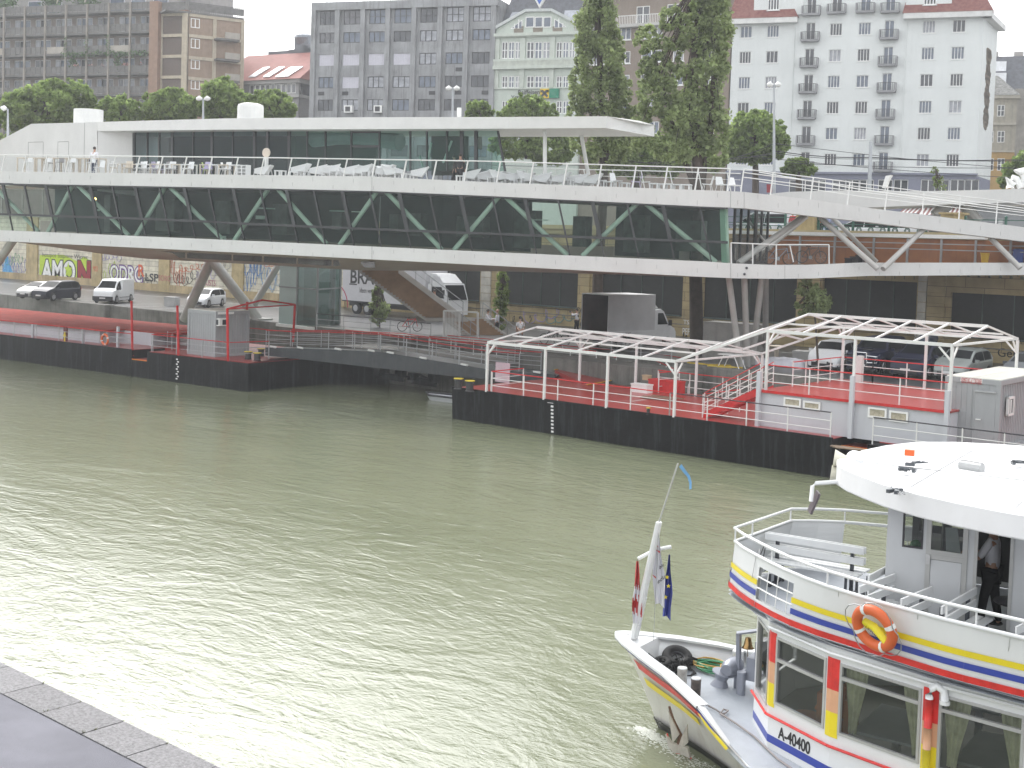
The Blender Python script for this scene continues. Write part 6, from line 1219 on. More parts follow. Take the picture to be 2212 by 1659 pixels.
k=MB();FT.poly(k,[(10.1,QZ+1.75),(10.1,QZ+2.6),(11.1,QZ+2.6),(11.4,QZ+1.75)],-.019,0);k.build('side_window',cgl,t);k=MB();k.prism([FT.P(11.34,QZ+2.75,-.15),FT.P(11.78,QZ+1.65,-.15),FT.P(11.78,QZ+1.65,-2.15),FT.P(11.34,QZ+2.75,-2.15)],FT.e*.02);k.build('windscreen',cgl,t)
wtext(t,'BRAUN',934,597,951,607,gx,-.1,name='lettering',F=FT)
for s in(1.6,2.9,10.6):k=MB();k.lathe(FT.P(s,QZ+.48,-.35),[(.45,0),(.48,.03),(.48,.3),(.4,.33)],18,axis=tuple(FT.n));w_=k.build('wheel',tyre,t);k=MB();k.cyl(FT.P(s,QZ+.48,-.02),.26,.02,14,axis=tuple(FT.n));k.build('rim',gal,w_)
for s in(1.6,2.9,10.6):k=MB();k.lathe(FT.P(s,QZ+.48,-2.3),[(.45,0),(.48,.03),(.48,.3),(.4,.33)],14,axis=tuple(FT.n));k.build('wheel',tyre,t)
k=MB();k.box(FT.P(11.55,QZ+2.2,.22),(.1,.14,.4));k.build('mirror',plastic,t)
# tarpaulin lorry with open back
t=thing('tarpaulin_lorry','small white lorry with a grey tarpaulin box seen through its open back','lorry',(0,0,0),local=True);tarp=M('tarpaulin',(.5,.5,.51),.6,var=.08,scale=1.5,bump=.4,bscale=3)
k=MB();k.bx(-4.2,0,1.05,1.1,.9,3.2);k.build('tarpaulin_side',tarp,t);k=MB();k.bx(-4.2,0,-1.1,-1.05,.9,3.2);k.build('tarpaulin_side',tarp,t);k=MB();k.bx(-4.2,0,-1.1,1.1,3.2,3.25);k.build('tarpaulin_roof',M('tarp_top',(.6,.6,.6),.5,bump=.5,bscale=3),t);k=MB();k.bx(-.06,0,-1.05,1.05,.9,3.2);k.build('front_panel',tarp,t)
k=MB();k.bx(-4.2,0,-1.05,1.05,.82,.9);k.build('load_floor',M('floor_rust',(.12,.05,.04),.8),t);k=MB();k.bx(-4.15,-.1,1.0,1.045,.91,3.15);k.bx(-4.15,-.1,-1.045,-1.0,.91,3.15);k.bx(-.11,-.07,-1,1,.91,3.15);k.bx(-4.15,-.12,-1,1,3.16,3.19);k.build('shade_lining',M('lining_brown_shade',(.045,.022,.018),.85,var=.4),t)  # added lining, rust brown kept so dark that the open back reads shaded
k=MB();k.bx(-4.1,.5,-.9,.9,.45,.6);k.build('chassis',plastic,t);k=MB();k.bx(-4.25,-.0,1.1,1.16,.78,1.1);k.bx(-4.25,0,-1.16,-1.1,.78,1.1);k.build('side_board',whitep,t)
k=MB();k.mat(0);P_=[(.08,.45),(.08,2.25),(.7,2.35),(1.0,2.2),(1.55,1.35),(2.05,1.15),(2.2,.9),(2.2,.45)];k.prism([(x,-.95,z)for x,z in P_],(0,1.9,0));k.build('cab',whitep,t);k=MB();k.prism([(.08,-.7,2.36),(.08,-.7,2.95),(.7,-.7,2.4)],(0,1.4,0));k.build('wind_deflector',whitep,t)
for s in(1,-1):k=MB();k.prism([(.45,s*.951,1.4),(.45,s*.951,2.1),(.92,s*.951,2.1),(1.4,s*.951,1.4)],(0,s*.01,0));k.build('side_window',cgl,t);k=MB();k.box((1.45,s*1.1,1.5),(.1,.2,.35));k.build('mirror',plastic,t)
k=MB();k.hexa([(1.05,-.8,2.12),(1.05,.8,2.12),(1.54,.85,1.42),(1.54,-.85,1.42)],[(1.09,-.8,2.15),(1.09,.8,2.15),(1.58,.85,1.44),(1.58,-.85,1.44)]);k.build('windscreen',cgl,t)
for x in(-3.0,1.45):
 for s in(1,-1):k=MB();k.lathe((x,s*.85-.1,.34),[(.3,0),(.34,.03),(.34,.17),(.3,.2)],18,axis=(0,1,0));w_=k.build('wheel',tyre,t);k=MB();k.cyl((x,s*.96-.01,.34),.18,.02,12,axis=(0,1,0));k.build('rim',rimm,w_)
k=MB();k.box((2.2,0,.6),(.1,1.8,.25));k.build('bumper',plastic,t)
p=onz(1383,748,QZ);t.location=Vector(p);t.rotation_euler=(0,0,R(84))
# ================================================================ trees
nrg=np.random.default_rng(11)
def leafmat(n,c,c2):
 m=M(n,c,.55,var=.3,scale=.5,isl=.35,col2=c2,spec=.35);t=m.node_tree;b=t.nodes['Principled BSDF'];tr=t.nodes.new('ShaderNodeBsdfTranslucent');mx=t.nodes.new('ShaderNodeMixShader');mx.inputs[0].default_value=.6
 src=b.inputs['Base Color'].links[0].from_socket;t.links.new(src,tr.inputs['Color']);t.links.new(b.outputs[0],mx.inputs[1]);t.links.new(tr.outputs[0],mx.inputs[2]);t.links.new(mx.outputs[0],t.nodes['Material Output'].inputs['Surface']);return m
lf1=leafmat('leaf_green',(.20,.29,.08),(.36,.47,.16));lf2=leafmat('leaf_poplar',(.26,.33,.14),(.42,.50,.23));lf3=leafmat('leaf_light',(.18,.25,.06),(.28,.36,.10));bark=M('bark',(.06,.045,.035),.9,var=.3,scale=4,bump=.5)
def leaves(cl,nper,spread,size,stretch=(1,1,1)):
 """cl: clump centres (k,3)"""
 k=len(cl);c=np.repeat(cl,nper,0);s=np.repeat(spread,nper)if hasattr(spread,'__len__')else spread
 d=nrg.normal(size=(k*nper,3));d/=np.linalg.norm(d,axis=1)[:,None];rr=nrg.uniform(.35,1.0,(k*nper,1));c=c+d*rr*(np.array(s).reshape(-1,1)if hasattr(s,'__len__')else s)*np.array(stretch)
 n=len(c);a=nrg.normal(size=(n,3))+d*.5;a/=np.linalg.norm(a,axis=1)[:,None];b=np.cross(a,nrg.normal(size=(n,3)));b/=np.linalg.norm(b,axis=1)[:,None];sz=size*nrg.uniform(.55,1.25,(n,1));a*=sz;b*=sz*.62
 return np.stack([c-a,c+b,c+a,c-b],1).reshape(-1,3)
def leafobj(V,name,mat,parent):
 off=np.array(OFF.get(parent.name,(0,0,0)));V=V-off;n=len(V)//4;me=bpy.data.meshes.new(name);me.vertices.add(len(V));me.vertices.foreach_set('co',V.ravel());me.loops.add(len(V));me.loops.foreach_set('vertex_index',np.arange(len(V),dtype=np.int32));me.polygons.add(n);me.polygons.foreach_set('loop_start',np.arange(0,4*n,4,dtype=np.int32));me.polygons.foreach_set('loop_total',np.full(n,4,dtype=np.int32));me.update(calc_edges=True);me.materials.append(mat)
 o=bpy.data.objects.new(name,me);COL.objects.link(o);o.parent=parent;OFF[o.name]=OFF[parent.name];return o
def tree(name,label,D,blobs,trunks,mat,nclump,nper,lsize,group=None,cat='tree',csize=.16,depthf=1.0,zb=None):
 """blobs: (u, v, ru, rv) silhouettes in photo units at depth D, turned into real ellipsoids"""
 base=at(trunks[0][0][0],trunks[0][0][1],D);t=thing(name,label,cat,base,group);mpp=D/FOC;cl=[];sp=[]
 ar=np.array([b[2]*b[3]for b in blobs],float);ar/=ar.sum();F_=-CM[:,2];Rt=CM[:,0];Up=CM[:,1]
 for b,f in zip(blobs,ar):
  n=max(3,int(nclump*f));d=nrg.normal(size=(n,3));d/=np.linalg.norm(d,axis=1)[:,None];r_=nrg.uniform(.30,1,(n,1))**.5;d=d*r_**.6;c=at(b[0],b[1],D+(b[4]if len(b)>4 else 0));cl.append(c+d[:,:1]*Rt*b[2]*mpp*.88+d[:,1:2]*Up*b[3]*mpp*.88+d[:,2:]*F_*min(b[2],b[3])*mpp*depthf);sp.append(nrg.uniform(.5,1.2,n)*csize*math.sqrt(b[2]*b[3])*mpp*1.6)
 cl=np.concatenate(cl);sp=np.concatenate(sp);leafobj(leaves(cl,nper,sp,lsize),'crown',mat,t)
 for tk in trunks:
  k=MB();pts=[at(u,v,D)for u,v,r in tk];k.tube(pts,[r for _,_,r in tk],8);k.build('trunk' if tk is trunks[0]else 'limb',bark,t,smooth='all')
 k=MB();b0=at(trunks[0][-1][0],trunks[0][-1][1],D)
 for i in nrg.choice(len(cl),min(26,len(cl)),replace=False):c=cl[i];m=(b0+c)/2+UP*.2;k.tube([b0+(c-b0)*.05,m,c],[.07,.05,.02],4)
 k.build('branches',bark,t);return t
G='street trees along the upper quay street';SB=300
def stt(lb,u,v,ru,rv,extra=(),m=lf1,D=108,nc=170,npf=40):
 bl=[(u,v,ru,rv),(u-ru*.55,v+rv*.35,ru*.55,rv*.6),(u+ru*.55,v+rv*.3,ru*.55,rv*.6),(u+ru*.15,v-rv*.62,ru*.42,rv*.48),(u-ru*.35,v-rv*.45,ru*.4,rv*.4),(u+ru*.8,v+rv*.05,ru*.3,rv*.4)]+list(extra)
 q=random.Random(int(u))
 for _ in range(7):a=q.uniform(-.3,3.4);bl.append((u+math.cos(a)*ru*q.uniform(.75,1.0),v-math.sin(a)*rv*q.uniform(.7,1.02),ru*q.uniform(.12,.26),rv*q.uniform(.14,.3)))
 return tree('plane_tree',lb,D,bl,[[(u,v+rv+60,.28),(u,v+rv*.4,.2),(u+2,v,.12)]],m,nc*2,26,.21,G,csize=.115,depthf=.85)
stt('broad dense green tree at the far left in front of the balcony block',105,228,88,55,[(40,240,40,50),(170,215,40,45),(10,275,30,40)],nc=330)
stt('lower green tree right of the broad dense one behind the roof stack',255,245,52,40,nc=150)
stt('green tree in front of the brown panelled block beside the double street lamp',370,232,64,38,nc=200)
stt('tallest green tree in front of the tan side facade near the second roof stack',478,215,50,50,[(520,235,50,40)],nc=260)
stt('green tree in front of the red roofed house',585,232,52,38,nc=170)
stt('small tree poking above the restaurant roof in front of the concrete office block',1035,240,30,22,nc=60)
stt('leafy tree in front of the bank sign on the gabled house',1140,245,62,38,[(1110,310,60,35),(1190,320,60,40)],nc=300)
stt('leafy tree filling the gap between the two tall poplars',1375,330,60,60,[(1440,340,60,50)],nc=260,D=104)
stt('round leafy tree before the left wing of the white apartment block',1632,300,68,58,nc=300,D=100)
stt('small low tree beside the white block above the ramp',1725,362,34,20,nc=60,D=98)
# poplars on the quay
def poplar(lb,D,base,bl,tr,nc):return tree('poplar_tree',lb,D,bl,tr,lf2,int(nc*1.7),24,.14,'tall poplars on the quay',csize=.15,depthf=.8)
poplar('tall narrow poplar rising behind the end of the terrace roof',80,None,[(1292,-60,45,120),(1290,60,52,70),(1295,130,55,70),(1300,200,62,60),(1255,190,30,60),(1265,300,40,40),(1330,290,48,60),(1305,345,50,35),(1370,250,22,30),(1240,250,22,50),(1345,200,22,60),(1255,110,18,50),(1335,110,16,50)],[[(1291,715,.38),(1291,600,.33),(1305,400,.28),(1300,220,.2),(1290,40,.14),(1285,-120,.06)],[(1300,380,.15),(1330,260,.1),(1335,150,.05)],[(1300,330,.13),(1262,200,.08),(1258,120,.04)]],620)
poplar('broad poplar with several dark trunks left of the white apartment block',74.4,None,[(1530,-60,60,110),(1545,50,40,80),(1500,60,45,60),(1398,85,32,35),(1420,150,35,40),(1525,160,50,60),(1410,215,42,50),(1480,250,60,60),(1535,270,40,80),(1470,320,70,35),(1540,340,35,35),(1450,40,30,35),(1465,180,35,50),(1560,120,18,60),(1450,110,25,40),(1385,290,35,40),(1400,160,28,40)],[[(1505,765,.42),(1503,600,.38),(1512,400,.36),(1498,250,.3),(1500,100,.2),(1520,-60,.12)],[(1512,420,.22),(1535,280,.18),(1545,100,.12),(1550,-80,.06)],[(1505,420,.18),(1450,260,.12),(1415,120,.06)],[(1508,380,.14),(1525,200,.1),(1530,60,.05)]],760)
# young trees on the quay
tree('young_tree','small narrow conifer like tree in front of the removal lorry',88,[(815,635,12,22),(820,668,20,28),(813,690,14,14)],[[(820,722,.06),(820,650,.04),(815,615,.02)]],lf2,60,40,.10,'young trees planted on the quay',csize=.25)
tree('young_tree','slender light green young poplar beside the white stone pier',86,[(1085,610,14,26),(1084,640,20,24),(1080,672,14,26),(1082,700,8,16)],[[(1082,735,.06),(1082,640,.04),(1086,595,.02)]],lf3,70,40,.10,'young trees planted on the quay',csize=.25)
tree('young_tree','young tree with loose crown in front of the right station wall',66,[(1745,625,24,22),(1765,650,34,28),(1735,665,20,18),(1785,672,18,14)],[[(1768,800,.07),(1762,700,.05),(1755,640,.03)]],lf2,70,40,.10,'young trees planted on the quay',csize=.25)
tree('slender_tree','thin sparse young tree in front of the grey ground floor of the white block',95,[(2020,375,12,14),(2030,395,16,16)],[[(2025,440,.05),(2024,380,.03)]],lf3,16,26,.09,csize=.3)
tree('leafy_bush','dark green bush below the ochre house at the right edge',100,[(2195,370,30,30),(2175,390,22,18),(2225,350,30,30)],[[(2200,440,.12),(2200,380,.08)]],lf1,120,40,.22,cat='bush')
# ================================================================ street furniture and small things
lampg=M('lamp_post_grey',(.42,.44,.46),.5,.2)
def lamp(u0,v0,vb,D,double,label):
 t=thing('street_lamp',label,'street lamp',at(u0,vb,D),'street lamps along the canal');k=MB();k.tube([at(u0+.3,vb,D),at(u0,(v0+vb)/2,D),at(u0,v0,D)],[.13,.1,.06],8);k.build('pole',lampg,t)
 for s in((-1,1)if double else(-1,)):
  k=MB();a=at(u0,v0,D);b=at(u0+s*3,v0-1.5,D);k.tube([a,b],.05,6);k.build('arm',lampg,t);k=MB();c=at(u0+s*8.5,v0-2.5,D);k.tube([at(u0+s*2.5,v0-1,D),c,at(u0+s*15,v0-3.5+(2 if double else 0),D)],[.1,.22,.1],8);k.build('lamp_head',whitef,t)
lamp(17,236,330,98,False,'single armed street lamp at the left edge above the sloping pavilion wall');lamp(439,215,320,100,True,'double armed street lamp before the tan facade left of the second roof stack')
lamp(978,193,320,100,True,'double armed street lamp in front of the concrete office block');lamp(1672,185,440,92,True,'tall double armed street lamp in front of the white apartment block')
t=thing('tram_mast','plain grey tram mast in front of the white apartment block','mast',at(1880,420,96));k=MB();k.tube([at(1878,425,96),at(1879,375,96),at(1881,306,96)],[.16,.15,.12],8);k.build('mast',lampg,t)
wires=[((1560,345),(1673,310),(2300,372)),((1620,338),(2300,390)),((1380,366),(1672,330),(1880,343),(2300,340)),((1673,326),(1881,340),(2300,345)),((1700,352),(2300,362)),((1050,356),(1330,352),(1673,334)),((1300,340),(1672,372))]
for i,w in enumerate(wires):
 k=MB();pts=[]
 for a,b in zip(w[:-1],w[1:]):
  for f in np.linspace(0,1,9)[:-1]:pts.append(at(a[0]+(b[0]-a[0])*f,a[1]+(b[1]-a[1])*f+5*math.sin(f*math.pi),96))
 pts.append(at(*w[-1],96));k.tube(pts,.022 if i!=3 else .035,4);k.build('overhead_wire',blackf,None,loc=pts[0],label='thin dark tram wire strung across in front of the white apartment block',category='wire',group='tram wires above the street')
gdg=M('railing_green',(.03,.11,.08),.5);YR=WY+.6
t=thing('ornate_railing','dark green cast iron street railing with ring ornaments behind the access bridge','railing',(-38,YR,SZ));k=MB();xa,xb=float(ony(1560,490,YR)[0]),float(ony(2320,500,YR)[0])
for z in(.2,.55,.72,1.1):k.bar((xa,YR,SZ+z),(xb,YR,SZ+z),.05)
k.build('rails',gdg,t);n=int((xb-xa)/2.4)
for i in range(n+1):x=xa+i*2.4;k=MB();k.bar((x,YR,SZ-.1),(x,YR,SZ+1.2),.13);k.ball((x,YR,SZ+1.26),.1,8,5);k.build('post',gdg,t)
k=MB();x=xa+.4
while x<xb:k.torus((x,YR,SZ+.36),.17,.035,12,5,mat=Matrix.Rotation(math.pi/2,3,'X'));k.torus((x,YR,SZ+.36),.1,.02,10,4,mat=Matrix.Rotation(math.pi/2,3,'X'));x+=.8
k.build('ring_ornament',gdg,t)
for u in(1745,2060):p=ony(u,480,YR);t=thing('stone_pillar','weathered stone pillar in the green street railing%s'%(' near the lobby' if u<1800 else ' farther right'),'pillar',(p[0],YR,SZ));k=MB();k.box((p[0],YR,SZ+.65),(1.3,.8,1.5));k.build('shaft',pil,t);k=MB();k.box((p[0],YR,SZ+1.46),(1.5,1.0,.12));k.build('cap',pil,t)
# kiosk with striped awnings
t=thing('station_kiosk','grey station kiosk with red and white striped awnings behind the ramp','kiosk',at(2050,470,88));FK=Fac(at(1900,470,89),at(2300,470,85));sz_=FK.sz;aw=M('awning_red',(.32,.16,.15),.7);
(a,z1),(b,z0)=sz_(1940,442),sz_(2300,500);k=MB();FK.box(k,sz_(2098,450)[0],b,z0-1,z1+.1,-4,0);k.build('wall',M('kiosk_grey',(.33,.34,.35),.6),t);k=MB();FK.box(k,a-1,sz_(2090,450)[0],z0-1,z1-.9,-4,-1.5);k.build('back_wall',M('kiosk_dark',(.14,.15,.15),.6),t)
k=MB();FK.box(k,a-.6,b,z1+.02,z1+.2,-4.2,.6);k.build('roof',M('kiosk_roof',(.35,.33,.28),.6),t)
for(u0,v0,u1,v1)in((1955,448,1995,462),(1992,446,2035,466),(2052,446,2092,470)):
 (x0,zt),(x1,zo)=sz_(u0,v0),sz_(u1,v1);k=MB();n=9;e=(x1-x0)/n
 for i in range(n):k.mat(i%2);q_=[FK.P(x0+i*e,zt,0),FK.P(x0+(i+1)*e,zt,0),FK.P(x0+(i+1)*e-.3,zo,1.1),FK.P(x0+i*e-.3,zo,1.1)];k.prism(q_,np.array([0,0,.02]))
 k.build('awning',[aw,whitef],t)
k=MB()
for z in(.2,.4,.6,.8,1.0):FK.box(k,sz_(2110,480)[0],sz_(2170,480)[0],sz_(2110,486)[1]+z-.4,sz_(2110,486)[1]+z-.34,.02,.06)
k.build('shutter_slats',gal,t);k=MB();(x0,zt),(x1,zo)=sz_(2157,472),sz_(2166,484);FK.box(k,x0,x1,zo,zt,.02,.05);k.build('notice',whitef,t)
# white sculpture letters at the right edge
t=thing('white_sign_sculpture','white organic cut out sign standing on the rear canopy at the right edge','sign',at(2190,408,79));k=MB();pts=[(2172,408),(2170,395),(2178,392),(2188,402),(2195,398),(2203,408),(2230,408),(2230,362),(2205,370),(2196,380),(2203,388),(2196,392),(2180,376),(2176,383),(2186,396)]
k.tube([at(2180,406,79),at(2176,388,79),at(2190,400,79),at(2186,406,79)],.22,8);k.tube([at(2205,406,79),at(2196,386,79),at(2186,384,79)],.2,8);k.tube([at(2215,405,79),at(2212,380,79),at(2196,372,79),at(2222,368,79)],.24,8);k.build('letters',whitef,t)
p=at(1915,405,90);t=thing('advert_pylon','white folded advertising pylon in front of the grey ground floor','sign',p);k=MB();k.prism([at(1905,406,90),at(1912,406,90),at(1917,390,90),at(1924,378,90),at(1913,380,90),at(1909,392,90)],np.array([0,.4,0]));k.build('panel',whitef,t)
t=thing('shop_notice','small dark red hotel notice board behind the ramp railing','sign',at(1661,405,70));k=MB();k.prism([at(1656,416,72),at(1667,416,72),at(1667,398,72),at(1656,398,72)],np.array([0,.05,0]));k.build('board',M('board_wine',(.22,.02,.03),.5),t);k=MB();k.bar(at(1661,440,72),at(1661,416,72),.05);k.build('stand',gal,t)
# bicycles
def bike(label,p,ang,col,group='bicycles',tilt=0.0):
 t=thing('bicycle',label,'bicycle',(0,0,0),group,local=True)
 for x in(-.52,.52):
  k=MB();k.torus((x,0,.34),.32,.022,24,6,mat=Matrix.Rotation(math.pi/2,3,'X'));w_=k.build('wheel',tyre,t);k=MB()
  for j in range(8):a=j*math.pi/4;k.tube([(x,0,.34),(x+math.cos(a)*.31,0,.34+math.sin(a)*.31)],.004,3)
  k.build('spokes',gal,w_)
 k=MB()
 for a,b in(((-.52,.34),(-.15,.84)),((-.52,.34),(-.05,.32)),((-.05,.32),(-.17,.88)),((-.05,.32),(.36,.78)),((-.15,.78),(.38,.84)),((.38,.88),(.52,.34))):k.tube([(a[0],0,a[1]),(b[0],0,b[1])],.022,6)
 k.build('frame',col,t);k=MB();k.tube([(.36,-.28,1.0),(.40,0,.98),(.36,.28,1.0)],.014,5);k.tube([(.4,0,.98),(.38,0,.86)],.014,5);k.build('handlebar',plastic,t);k=MB();k.hexa([(-.3,-.07,.9),(-.05,-.02,.9),(-.05,.02,.9),(-.3,.07,.9)],[(-.3,-.07,.94),(-.05,-.02,.94),(-.05,.02,.94),(-.3,.07,.94)]);k.build('saddle',plastic,t)
 k=MB();k.cyl((-.05,-.02,.32),.1,.03,12,axis=(0,1,0));k.bar((-.05,.06,.32),(.05,.1,.2),.02);k.build('crank',gal,t);t.location=Vector([float(c)for c in p]);t.rotation_euler=(tilt,0,ang);return t
pb=at(1682,572,66.5);bike('grey blue bicycle leaning on the lower balcony railing',pb,R(38),M('bike_steel',(.2,.25,.3),.4,.4));bike('second dark bicycle half hidden behind a strut on the lower balcony',at(1752,569,69),R(10),plastic)
for i,u in enumerate((1190,1238,1345)):bike(['dark bicycle parked behind the left part of the lower canopy','dark bicycle parked next to it just right of the first canopy rafter','dark bicycle parked alone behind the middle of the lower canopy'][i],onz(u,745+(u-1190)*.06,QZ),R([5,20,0][i]),plastic)
bike('bicycle with a red part parked beside the lift shaft',onz(885,716,QZ),R(60),redd)
# things on the quay
boxthing('concrete_block','pale concrete block standing alone on the road between van and stilt','block',onz(371,661,QZ),(1.0,.8,.75),M('concrete_pale',(.42,.42,.41),.8),rz=.4)
boxthing('concrete_block','small grey concrete block left of the white hatchback','block',onz(1735,785,QZ),(1.0,.8,.7),M('concrete_pale',(.42,.42,.41),.8),rz=.2)
boxthing('concrete_block','tall pale concrete base block behind the right stilts','block',onz(1584,773,QZ),(3.2,1.4,2.0),M('concrete_pale2',(.36,.35,.33),.8,streak=.3),rz=.1)
t=thing('round_table','small round beige table near the base of the right stilts','table',onz(1677,775,QZ));p=onz(1677,775,QZ);k=MB();k.cyl(p+UP*.7,.5,.05,18);k.build('tabletop',ctan,t);k=MB();k.lathe(p,[(.25,0),(.12,.1),(.12,.69)],12);k.build('leg',ctan,t)
p=onz(1580,796,QZ);t=thing('trestle_table','white folding table with bent legs on the quay among yellow hoses','table',p);k=MB();k.box(p+UP*.72,(1.3,.7,.04),.1);k.build('tabletop',whitef,t)
for s in(-1,1):k=MB();k.tube([p+[s*.3,-.3,.7],p+[s*.65,-.32,0]],.025,5);k.tube([p+[s*.3,.3,.7],p+[s*.65,.32,0]],.025,5);k.build('leg',whitef,t)
def cable(pts,r,m,name,label,cat,z=None,loops=0,seed=0,amp=.3):
 q=random.Random(seed);k=MB();P_=[]
 for i in range(len(pts)-1):
  a,b=np.array(pts[i],float),np.array(pts[i+1],float)
  for f in np.linspace(0,1,10)[:-1]:P_.append(a+(b-a)*f+np.array([q.uniform(-1,1)*amp,q.uniform(-1,1)*amp*.6,abs(q.gauss(0,.02))]))
 P_.append(np.array(pts[-1],float));k.tube(P_,r,5);return k.build(name,m,None,loc=P_[0],label=label,category=cat)
cable([onz(1480,783,QZ+.05),onz(1540,792,QZ+.05),onz(1600,796,QZ+.05),onz(1560,790,QZ+.05),onz(1490,785,QZ+.05)],.05,M('hose_yellow',(.5,.36,.04),.5),'yellow_hose','loose yellow hoses lying along the quay edge by the right stilts','hose',amp=.35)
# crumpled white sheet over goods
p0=onz(1668,790,QZ);k=MB();n,m=26,12;vs=[];q=random.Random(4);hs_=[[0]*(m+1)for _ in range(n+1)]
for i in range(n+1):
 for j in range(m+1):
  x,y=i/n,j/m;h=.55*math.sin(math.pi*min(1,max(0,y)))**.5*(.35+.65*x)*(math.sin(math.pi*x)**.35)+q.uniform(0,.09)*(0<i<n and 0<j<m);vs.append(p0+np.array([-1.9+3.8*x,-.6+1.3*y+.4*x,h+.02]))
k.add(vs,[(i*(m+1)+j,(i+1)*(m+1)+j,(i+1)*(m+1)+j+1,i*(m+1)+j+1)for i in range(n)for j in range(m)]);k.build('white_sheet',M('sheet_white',(.66,.66,.72),.6),None,smooth='all',loc=p0,label='crumpled white sheet thrown over goods between the stilts and the white hatchback',category='sheet')
p=ony(1955,568,WY-3)
t=thing('yellow_bucket','yellow bucket standing on the access bridge in front of the rust screen','bucket',at(2127,569,71));p=at(2127,569,71);k=MB();k.lathe(p,[(.17,0),(.24,.55)],16);k.build('bucket',M('bucket_yellow',(.6,.38,.02),.5),t);k=MB();k.torus(p+UP*.56,.24,.02,16,5);k.build('rim',MATS['bucket_yellow'],t)
t=thing('blue_barrel','blue barrel standing behind the last strut on the access bridge','barrel',at(2198,569,72.5));p=at(2198,569,72.5);k=MB();k.lathe(p,[(.28,0),(.3,.1),(.3,.75),(.27,.8)],16);k.build('drum',M('barrel_blue',(.04,.08,.3),.5),t);k=MB();k.lathe(p+UP*.801,[(.2,0),(.18,.05)],14);k.build('lid',blackf,t)
for i,u in enumerate((1835,1846,1858)):p=at(u,569,69.5);boxthing('black_crate','black crate, %s from the left on the bridge between two struts'%ordn(i+1),'crate',p,(.4,.35,.3+.08*i),blackf)
# dinghy
p=onz(960,862,0.0);p=onz(962,866,0);t=thing('dinghy','small grey dinghy moored behind the left end of the right pontoon','boat',p);e=np.array([1,.15,0]);s=np.array([-.15,1,0]);k=MB()
A_=[p-e*1.3+UP*.35,p-e*.7-s*.55+UP*.3,p+e*1.6-s*.6+UP*.3,p+e*1.6+s*.6+UP*.3,p-e*.7+s*.55+UP*.3];Bq=[p-e*1.0-UP*.1,p-e*.6-s*.35-UP*.1,p+e*1.5-s*.4-UP*.1,p+e*1.5+s*.4-UP*.1,p-e*.6+s*.35-UP*.1]
k.add(Bq+A_,[(4,3,2,1,0)]+[(i,(i+1)%5,(i+1)%5+5,i+5)for i in range(5)]);k.build('hull',panel,t);k=MB();k.tube(A_,.06,6,closed=True);k.build('gunwale',blackf,t);k=MB();k.bar(p-s*.5+e*.3+UP*.22,p+s*.5+e*.3+UP*.22,.25,.04);k.build('thwart',woo,t)
# life rings
def liferin(label,c,mat,Rr=.31,r=.075,extra=False):
 t=thing('life_ring',label,'life ring',c);c=np.array(c,float);bo=M('ring_orange',(.62,.12,.03),.45,var=.08);wb=M('ring_white',(.72,.72,.7),.5);k=MB();k.torus(c,Rr,r,36,10,mat=mat);k.build('ring',bo,t,smooth='all')
 for j in range(4):a=.25+j*math.pi/2;k=MB();k.torus(c,Rr,r*1.06,3,10,mat=mat,a0=a,a1=a+.2);k.build('band',wb,t,smooth='all')
 k=MB();pts=[]
 for j in range(4):
  for f in np.linspace(0,1,7)[:-1]:a=.35+(j+f)*math.pi/2;rr=Rr+r*1.05+.10*math.sin(math.pi*f);v_=mat@Vector((math.cos(a)*rr,math.sin(a)*rr,0));pts.append(c+np.array(v_)+np.array(mat@Vector((0,0,.04))))
 k.tube(pts,.008,4,closed=True);k.build('grab_line',gal,t);return t
p=FL.P(L_(225,745),zd+.42,-.05);liferin('orange life ring hanging on the rail of the left pontoon',p,Matrix.Rotation(FL.ang,3,'Z')@Matrix.Rotation(math.pi/2,3,'X'),.30,.075)
# ================================================================ people
skin=M('skin',(.45,.26,.18),.5,var=.05);hairm=M('hair_dark',(.03,.022,.018),.6)
def skinmesh(V,E,Rd,name,mat,parent,sub=1):
 me=bpy.data.meshes.new(name);me.from_pydata([tuple(float(c)for c in v)for v in V],E,[]);o=bpy.data.objects.new('tmp',me);COL.objects.link(o);o.modifiers.new('s','SKIN');sv=me.skin_vertices[0].data
 for i,r in enumerate(Rd):sv[i].radius=(r,r)if not isinstance(r,tuple)else r
 sv[0].use_root=True;m=o.modifiers.new('u','SUBSURF');m.levels=sub;m.render_levels=sub;dg=bpy.context.evaluated_depsgraph_get();me2=bpy.data.meshes.new_from_object(o.evaluated_get(dg));bpy.data.objects.remove(o);me2.materials.clear();me2.materials.append(mat);me2.name=name
 me2.polygons.foreach_set('use_smooth',[True]*len(me2.polygons));o2=bpy.data.objects.new(name,me2);COL.objects.link(o2);o2.parent=parent;OFF[o2.name]=Vector((0,0,0));return o2
